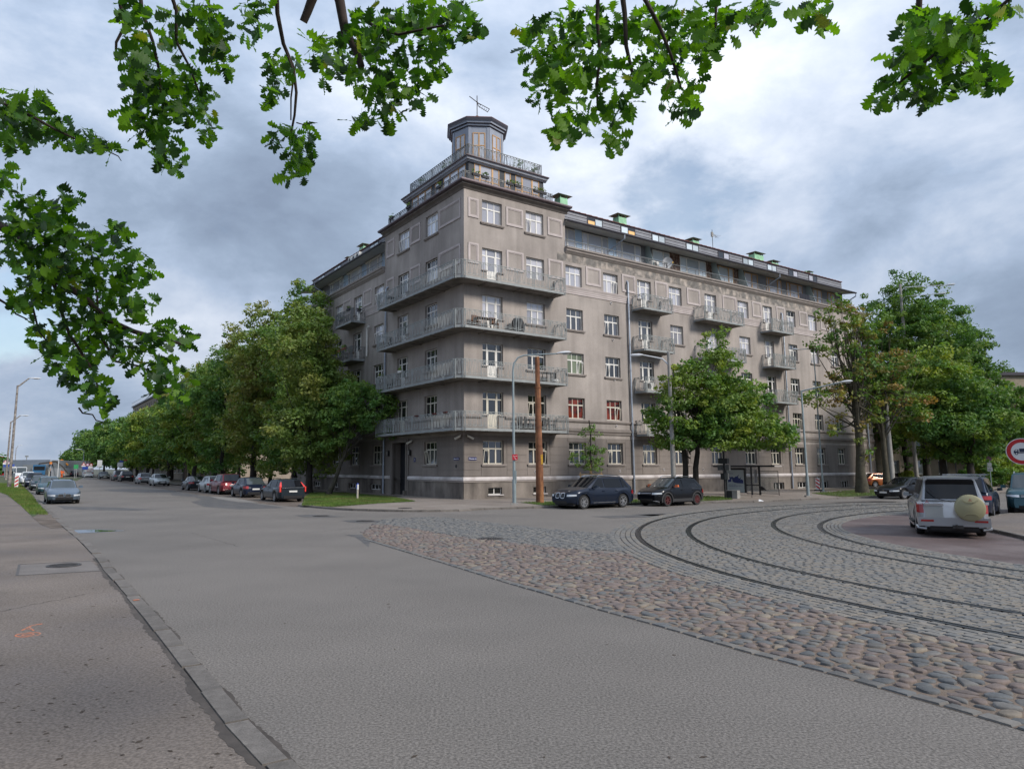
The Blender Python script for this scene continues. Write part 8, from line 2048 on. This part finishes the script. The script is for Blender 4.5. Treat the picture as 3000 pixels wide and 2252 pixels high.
# ------------------------------------------------------------------ background buildings
M_beige = mat('beige_brick', (.27, .225, .170), .9, var=.15, vscale=2, space='World'); M_beige2 = mat('beige_render', (.28, .235, .19), .9, var=.1, vscale=.6, space='World')
def back_house(name, label, base, rz, w, d, h, wins, m, storeys, roof_m=None, wmat=None, winw=1.1, winh=1.5):
    root = thing(name, label, 'building', base, rz); xs = wins; mb = MB(); openings = []
    for f in range(storeys):
        z = 1.2 + f * (h - .8) / storeys
        for x in xs: openings.append((x - winw / 2, x + winw / 2, z, z + winh))
    ss = sorted({0, w} | {v for o in openings for v in o[:2]}); zs = sorted({0, h} | {v for o in openings for v in o[2:]})
    for a, b in zip(ss, ss[1:]):
        for c, e in zip(zs, zs[1:]):
            if not any(o[0] < (a + b) / 2 < o[1] and o[2] < (c + e) / 2 < o[3] for o in openings): mb.face([(a, 0, c), (b, 0, c), (b, 0, e), (a, 0, e)])
    mb.box(0, w, .25, d, 0, h); mb.build('wall', m, root)
    MB().box(-.3, w + .3, -.35, d, h, h + .35).build('roof', roof_m or M_gutter, root)
    fm_ = {}
    for a, b, c, e in openings:
        k_ = 'fr'
        if k_ not in fm_:
            q = MB(); W2, H2 = winw / 2, winh; q.box(-W2, -W2 + .08, 0, .06, 0, H2); q.box(W2 - .08, W2, 0, .06, 0, H2); q.box(-W2, W2, 0, .05, 0, .08); q.box(-W2, W2, 0, .05, H2 - .08, H2); q.box(-.05, .05, -.003, .05, .08, H2 - .08); q.box(-W2 - .1, W2 + .1, -.25, 0, -.1, -.01)
            fm_[k_] = q.mesh('window', M_frame); fm_['p'] = MB().box(-W2 + .08, W2 - .08, .03, .04, .08, H2 - .08).mesh('pane', GL[1])
        o = link('window', fm_[k_], root, ((a + b) / 2, .12, c)); p_ = link('pane', fm_['p'], o); set_mat(p_, rnd.choice([GL[0], GL[4], G_SKY]) )
    return root
# beige block beyond the right end of the grey building
a_ = G(2562, 1424, .1); b2 = G(2740, 1424, .1); dd_ = (b2 - a_); dd_.z = 0
a2 = a_ + Vector((a_.x, a_.y, 0)).normalized() * 7
rh = back_house('beige_house', 'beige brick apartment house behind the right trees', Vector((a2.x, a2.y, .1)) - Vector((8, 0, 0)), .05, 46, 10, 12.5, [2.0, 5, 8.2, 10.8, 13.6, 16.5, 20, 24, 28, 32, 36, 40], M_beige, 4)
# brick courses visible as rows
# far beige house on the left beyond the limes
q = on_line(480, TA - nL * 6, dL); q0 = q
fl_ = (on_line(372, TA - nL * 6, dL) - q).length
hh_ = z_at(on_line(430, TA - nL * 6, dL), 1166)
back_house('far_beige_house', 'tall beige house rising above the limes on the left', Vector((on_line(374, TA - nL * 6, dL).x, on_line(374, TA - nL * 6, dL).y, 0)), AL, fl_ + 45, 12, hh_, [2 + 3.4 * i for i in range(int((fl_ + 40) / 3.4))], M_beige2, 6, winw=1.3, winh=1.9)
mb = MB(); pz = hh_ + .35
for i in range(50): mb.bar((i * 1.5, -.3, pz), (i * 1.5, -.3, pz + .9), .05)
mb.bar((0, -.3, pz + .9), (74, -.3, pz + .9), .05); o_ = [o for o in bpy.data.objects if o.name == 'far_beige_house'][0]; mb.build('roof_railing', M_signback, o_)
# warehouse on the horizon
def far_pt(px, dist): d = ray(px, 1365); d = Vector((d.x, d.y)).normalized(); return Vector((d.x * dist, d.y * dist, 0))
A1_, B1_, C1_ = far_pt(15, 205), far_pt(152, 190), far_pt(262, 215)
M_wh1 = mat('warehouse_dark', (.060, .070, .095), .7, var=.1, vscale=.2); M_wh2 = mat('warehouse_sheet', (.30, .33, .37), .6, var=.08, vscale=.3); M_wh3 = mat('warehouse_pale', (.36, .36, .34), .7)
wr_ = thing('warehouse', 'long low grey warehouse on the horizon at the left', 'building', A1_)
def wallq(a, b, z0, z1, m, nm, o=.0):
    a = a - A1_; b = b - A1_; n = Vector(((b - a).y, -(b - a).x, 0)).normalized() * o
    MB().bar(a + n + Vector((0, 0, (z0 + z1) / 2)), b + n + Vector((0, 0, (z0 + z1) / 2)), .3, z1 - z0).build(nm, m, wr_)
zt1 = z_at(B1_, 1346)
wallq(A1_, B1_, 0, zt1 - 2.6, M_wh1, 'wall'); wallq(A1_, B1_, zt1 - 2.6, zt1, M_wh2, 'roof', .4); wallq(B1_ + (A1_ - B1_) * .55, B1_, .1, 2.9, M_wh3, 'loading_door', .5)
wallq(B1_, C1_, 0, zt1 * .52, M_wh2, 'end_wall'); wallq(B1_, C1_, zt1 * .52, zt1 - .1, mat('warehouse_mid', (.16, .185, .21), .7), 'end_wall_top'); wallq(B1_ + (C1_ - B1_) * .25, B1_ + (C1_ - B1_) * .75, .3, zt1 * .3, M_wh3, 'shop_front', .5)
for i, (px, ph, m, lab, dist, w, z0, z1) in enumerate([(223, 0, mat('green_board', (.03, .30, .10), .5), 'green advertising board beside the warehouse', 165, .8, 2.0, 2.8)]):
    g = far_pt(px, dist); root = thing('advertising_board', lab, 'board', g, math.atan2(g.y, g.x) - math.pi / 2); MB().box(-w / 2, w / 2, 0, .1, z0, z1).build('panel', m, root); MB().box(-w / 2 + .2, -w / 2 + .3, .02, .08, 0, z0).build('post', M_signback, root); MB().box(w / 2 - .3, w / 2 - .2, .02, .08, 0, z0).build('post', M_signback, root)
sheet([tuple(far_pt(-60, 110)[:2]), tuple(far_pt(225, 130)[:2]), tuple(far_pt(245, 185)[:2]), tuple(far_pt(-90, 180)[:2])], .012, 'far_lawn', M_turf)
sheet([tuple(far_pt(30, 126)[:2]), tuple(far_pt(262, 120)[:2]), tuple(far_pt(262, 136)[:2]), tuple(far_pt(30, 142)[:2])], .018, 'cross_street', M_asph)
# masts on the skyline
g = far_pt(76, 230); root = thing('floodlight_mast', 'thin mast behind the warehouse', 'mast', g); zt = z_at(g, 1334); MB().tube([(0, 0, 0), (0, 0, zt)], .12, 6).build('post', M_signback, root); MB().box(-.45, .45, -.1, .1, zt - .4, zt).build('cross_arm', M_signback, root)
g = far_pt(171, 180); root = thing('striped_mast', 'slim pale mast right of the crane truck', 'mast', g); zt = z_at(g, 1344); MB().tube([(0, 0, 0), (0, 0, zt)], .08, 6).build('post', M_lamph, root)
for px in (7, 15): g = far_pt(px, 260); root = thing('red_crane_mast', 'red lattice mast at the far left, %s one' % ('left' if px == 7 else 'right'), 'mast', g); MB().bar((0, 0, 0), (-1.2, 0, z_at(g, 1337)), .5).build('lattice', M_red, root)
# road signs at the far left
def signpost(px, py, items, label, dist=None, cat='road sign'):
    g = G(px, py) if dist is None else far_pt(px, dist); root = thing('road_sign', label, cat, g, math.atan2(g.y, g.x) - math.pi / 2); sc_m = math.hypot(g.x, g.y, EYE) / F_PX
    top = 0
    for kind, dx, y0, y1, w, m in items:
        z0, z1 = z_at(g, y1), z_at(g, y0); top = max(top, z1); cx_ = dx * sc_m; hw = w * sc_m / 2
        if kind == 'rect': MB().box(cx_ - hw, cx_ + hw, -.06, -.03, z0, z1).build('panel', m, root)
        elif kind == 'tri':
            MB().add([(cx_ - hw, -.07, z0), (cx_ + hw, -.07, z0), (cx_, -.07, z1)], [(0, 1, 2)]).build('panel', M_red, root); c = (z0 * 2 + z1) / 3
            MB().add([(cx_ - hw * .6, -.075, z0 + (c - z0) * .45), (cx_ + hw * .6, -.075, z0 + (c - z0) * .45), (cx_, -.075, c + (z1 - c) * .55)], [(0, 1, 2)]).build('face', m, root)
        elif kind == 'disc': r_ = (z1 - z0) / 2; MB().lathe([(.001, -.06), (r_, -.06), (r_, -.03), (.001, -.03)], 20, (cx_, 0, (z0 + z1) / 2), axis='Y').build('panel', m, root); MB().lathe([(.001, -.07), (r_ * .6, -.07), (.001, -.068)], 16, (cx_, 0, (z0 + z1) / 2), axis='Y').build('face', M_whites, root)
    MB().tube([(0, 0, 0), (0, 0, top)], max(.04, .25 * sc_m * 3), 8).build('post', M_lamp, root, 40); return root
signpost(12, 1399, [('tri', 0, 1347, 1355, 10, M_whites), ('rect', 0, 1355, 1360, 10, M_whites), ('rect', 1, 1360.5, 1368, 9, M_blue)], 'red triangle above a blue sign at the far left')
signpost(26, 1399, [('disc', -2, 1352, 1360, 8, mat('pink_round', (.35, .10, .22), .5)), ('rect', -2, 1360, 1367, 7, M_blue)], 'round pinkish sign above a blue plate, left of the white van')
signpost(38, 1398, [('rect', -2, 1359, 1367, 7, M_blue), ('rect', 0, 1366, 1370.5, 10, M_whites)], 'blue arrow sign with white plate left of the white van')
signpost(45, 1393, [('disc', 1, 1350, 1356, 6, M_signback), ('rect', 1, 1356.5, 1367, 9, M_lamph)], 'grey backed signs just left of the white van')
signpost(246, 1401, [('tri', -3, 1353, 1363, 10, M_whites), ('rect', -3, 1363, 1366.5, 9, M_whites), ('rect', 1, 1366.5, 1375, 13, M_blue), ('disc', 6, 1357, 1365, 8, mat('magenta_round', (.42, .07, .25), .5)), ('disc', 14, 1357, 1365, 8, M_red), ('rect', 13, 1365, 1370, 9, M_whites)], 'cluster of traffic signs left of the white panel van')
signpost(289, 1403, [('rect', 0, 1347.5, 1367, 11, M_lamph)], 'back of a large grey sign right of the white panel van')
s_ = signpost(349, 1405, [('rect', 0, 1354, 1366, 13, M_lamph), ('rect', 3, 1349, 1353.5, 9, M_blue), ('rect', 12, 1345, 1349.5, 8, mat('shop_red', (.45, .05, .05), .5))], 'grey sign with blue and red plates above the black suv')
# blue lorry with loading crane
g = G(113, 1399); rz = math.atan2(-KD.y, -KD.x); sc_m = g.length / F_PX; hT = z_at(g, 1361)
lor = thing('crane_lorry', 'blue lorry with black loading crane behind the parked cars on the left', 'lorry', g, rz)
M_lb = mat('lorry_blue', (.015, .10, .22), .4, coat=.5)
MB().box(-1.6, 0, -1.2, 1.2, .7, hT).build('cab', M_lb, lor); MB().box(.0, .03, -1.05, 1.05, hT * .58, hT * .88).build('windscreen', M_cg, lor); MB().box(-9, -1.8, -1.2, 1.2, .8, 1.0).build('chassis', M_iron, lor); MB().box(-8.8, -3.2, -1.25, 1.25, 1.0, 2.2).build('load_bed', mat('lorry_bed', (.30, .30, .29), .7), lor)
for x in (-.9, -6.2, -7.5):
    for s in (-1, 1): wo = link('wheel', MB().lathe([(.3, -.15), (.5, -.15), (.5, .15), (.3, .15), (.001, .1)], 16, axis='Y').mesh('wheel', M_tyre, 40), lor, (x, s * 1.05, .5))
cr0 = Vector((-2.4, 0, 1.2)); mb = MB(); rv = Vector((0, 1, 0)); zt = z_at(g, 1350)
mb.bar((-2.4, 0, 1.0), (-2.4, 0, zt - .6), .35); mb.bar((-2.4, 0, zt - .6), (-2.4, 3.2, zt - .1), .35); mb.bar((-2.4, 3.2, zt - .1), (-2.4, 4.6, zt - 1.2), .30); mb.bar((-2.4, 4.6, zt - 1.2), (-2.4, 5.8, .9), .28); mb.build('crane_arm', mat('crane_black', (.03, .025, .022), .6), lor)
MB().box(-2.9, -2.0, 2.0, 2.5, zt - .7, zt - .2).build('orange_joint', mat('crane_orange', (.60, .20, .03), .5), lor)
g = G(152, 1397); ex = thing('excavator', 'orange excavator behind the crane lorry', 'excavator', g, rz); MB().box(-1.6, 1.6, -1.2, -.7, 0, .7).build('track', M_tyre, ex); MB().box(-1.6, 1.6, .7, 1.2, 0, .7).build('track', M_tyre, ex); M_exo = mat('excavator_orange', (.62, .25, .03), .5)
MB().box(-1.6, .6, -1.1, 1.1, .8, 2.1).build('body', M_exo, ex); MB().box(-.6, .9, .2, 1.1, 1.6, 2.9).build('cab', M_exo, ex); MB().box(.9, .92, .3, 1.0, 1.9, 2.8).build('cab_window', M_cg, ex); mb = MB(); mb.bar((.8, 0, 1.6), (-.2, 1.8, 4.1), .35); mb.bar((-.2, 1.8, 4.1), (.2, 3.2, 2.8), .3); mb.build('arm', M_exo, ex)
rc_ = rowcar(0, 'hatch', PT['brightred'], 'bright red hatchback crossing far behind the workers', 'RL') if False else None
root, d, X = make_car('hatch', PT['brightred'], 'parked_car', 'bright red hatchback far down the left street'); pr_ = G(203, 1391); root.location = (pr_.x, pr_.y, 0.02); root.rotation_euler = (0, 0, HL)

# ------------------------------------------------------------------ road workers
M_hivis = mat('orange_workwear', (.72, .13, .02), .8); M_skin = mat('skin', (.36, .20, .14), .6); M_hair = mat('dark_hair', (.03, .02, .015), .8); M_boot = mat('dark_boot', (.02, .018, .016), .8)
def person(p, rz, pose, label, hgt=1.78, wear=None):
    root = thing('person', label, 'person', p, rz); wear = wear or M_hivis
    if pose == 'bend': J = {'pel': (0, 0, .95), 'chest': (.28, 0, 1.28), 'neck': (.42, 0, 1.42), 'head': (.52, 0, 1.52), 'hL': (-.02, .10, .92), 'kL': (.08, .12, .50), 'aL': (-.02, .13, .08), 'tL': (.16, .14, .05), 'hR': (-.02, -.10, .92), 'kR': (.16, -.13, .50), 'aR': (.10, -.16, .08), 'tR': (.28, -.17, .05), 'sL': (.34, .20, 1.36), 'eL': (.44, .24, 1.10), 'wL': (.60, .20, .90), 'sR': (.34, -.20, 1.36), 'eR': (.46, -.24, 1.08), 'wR': (.62, -.16, .92)}
    else: J = {'pel': (0, 0, .98), 'chest': (.0, 0, 1.34), 'neck': (.01, 0, 1.50), 'head': (.03, 0, 1.66), 'hL': (0, .10, .94), 'kL': (.04, .12, .52), 'aL': (-.02, .14, .08), 'tL': (.16, .16, .05), 'hR': (0, -.10, .94), 'kR': (.06, -.12, .52), 'aR': (.08, -.13, .08), 'tR': (.26, -.14, .05), 'sL': (0, .20, 1.43), 'eL': (.0, .27, 1.14), 'wL': (.16, .24, .96), 'sR': (0, -.20, 1.43), 'eR': (.02, -.27, 1.14), 'wR': (.22, -.20, 1.02)}
    Rr = {'pel': .155, 'chest': .17, 'neck': .065, 'head': .05, 'hL': .10, 'kL': .075, 'aL': .055, 'tL': .045, 'hR': .10, 'kR': .075, 'aR': .055, 'tR': .045, 'sL': .075, 'eL': .055, 'wL': .04, 'sR': .075, 'eR': .055, 'wR': .04}
    E_ = [('pel', 'chest'), ('chest', 'neck'), ('neck', 'head'), ('pel', 'hL'), ('hL', 'kL'), ('kL', 'aL'), ('aL', 'tL'), ('pel', 'hR'), ('hR', 'kR'), ('kR', 'aR'), ('aR', 'tR'), ('chest', 'sL'), ('sL', 'eL'), ('eL', 'wL'), ('chest', 'sR'), ('sR', 'eR'), ('eR', 'wR')]
    ks = list(J); me = bpy.data.meshes.new('body'); me.from_pydata([J[k] for k in ks], [(ks.index(a), ks.index(b)) for a, b in E_], []); me.materials.append(wear)
    o = link('body', me, root); o.modifiers.new('skin', 'SKIN'); o.modifiers.new('sub', 'SUBSURF').levels = 1; o.modifiers['sub'].render_levels = 1
    for i, k in enumerate(ks): o.data.skin_vertices[0].data[i].radius = (Rr[k], Rr[k]); o.data.skin_vertices[0].data[i].use_root = (k == 'pel')
    hd = Vector(J['head']); MB().lathe([(.001, -.13), (.06, -.11), (.085, -.04), (.09, .03), (.07, .09), (.001, .12)], 14, tuple(hd + Vector((.01, 0, .05)))).build('head', M_skin, root, 70)
    MB().lathe([(.098, .02), (.10, .05), (.085, .10), (.001, .135)], 14, tuple(hd + Vector((0, 0, .055)))).build('hair', M_hair, root, 70)
    for s, k in ((1, 'wL'), (-1, 'wR')):
        w = Vector(J[k]); hb = MB(); hb.bar(w, w + Vector((.07, 0, -.05)), .05, .07)
        for q in range(4): a = w + Vector((.07, -.03 + q * .02, -.05)); hb.tube([a, a + Vector((.04, 0, -.03)), a + Vector((.05, 0, -.06))], [.009, .008, .006], 5)
        hb.tube([w + Vector((.02, s * .03, -.02)), w + Vector((.05, s * .055, -.03)), w + Vector((.075, s * .05, -.05))], [.011, .009, .007], 5); hb.build('hand', M_skin, root, 60)
    for k in ('tL', 'tR'): t_ = Vector(J[k]); MB().box(t_.x - .22, t_.x + .08, t_.y - .05, t_.y + .05, 0, .10).build('boot', M_boot, root)
    mb = MB(); 
    return root
g = G(179, 1399.5); person(g, rz + 1.9, 'bend', 'worker in orange hi-vis bending forward on the road beyond the blue grey estate')
g = G(175, 1398.5) + Vector((-1.4, 3.0, 0)); person(g, rz + .6, 'stand', 'second worker in orange hi-vis standing behind the bending one')
g = G(380, 1406, 0); person(on_line(381, TA - nL * 1, dL), HL + math.pi, 'stand', 'pedestrian in a lime green top under the left trees', wear=mat('lime_top', (.20, .55, .06), .8))
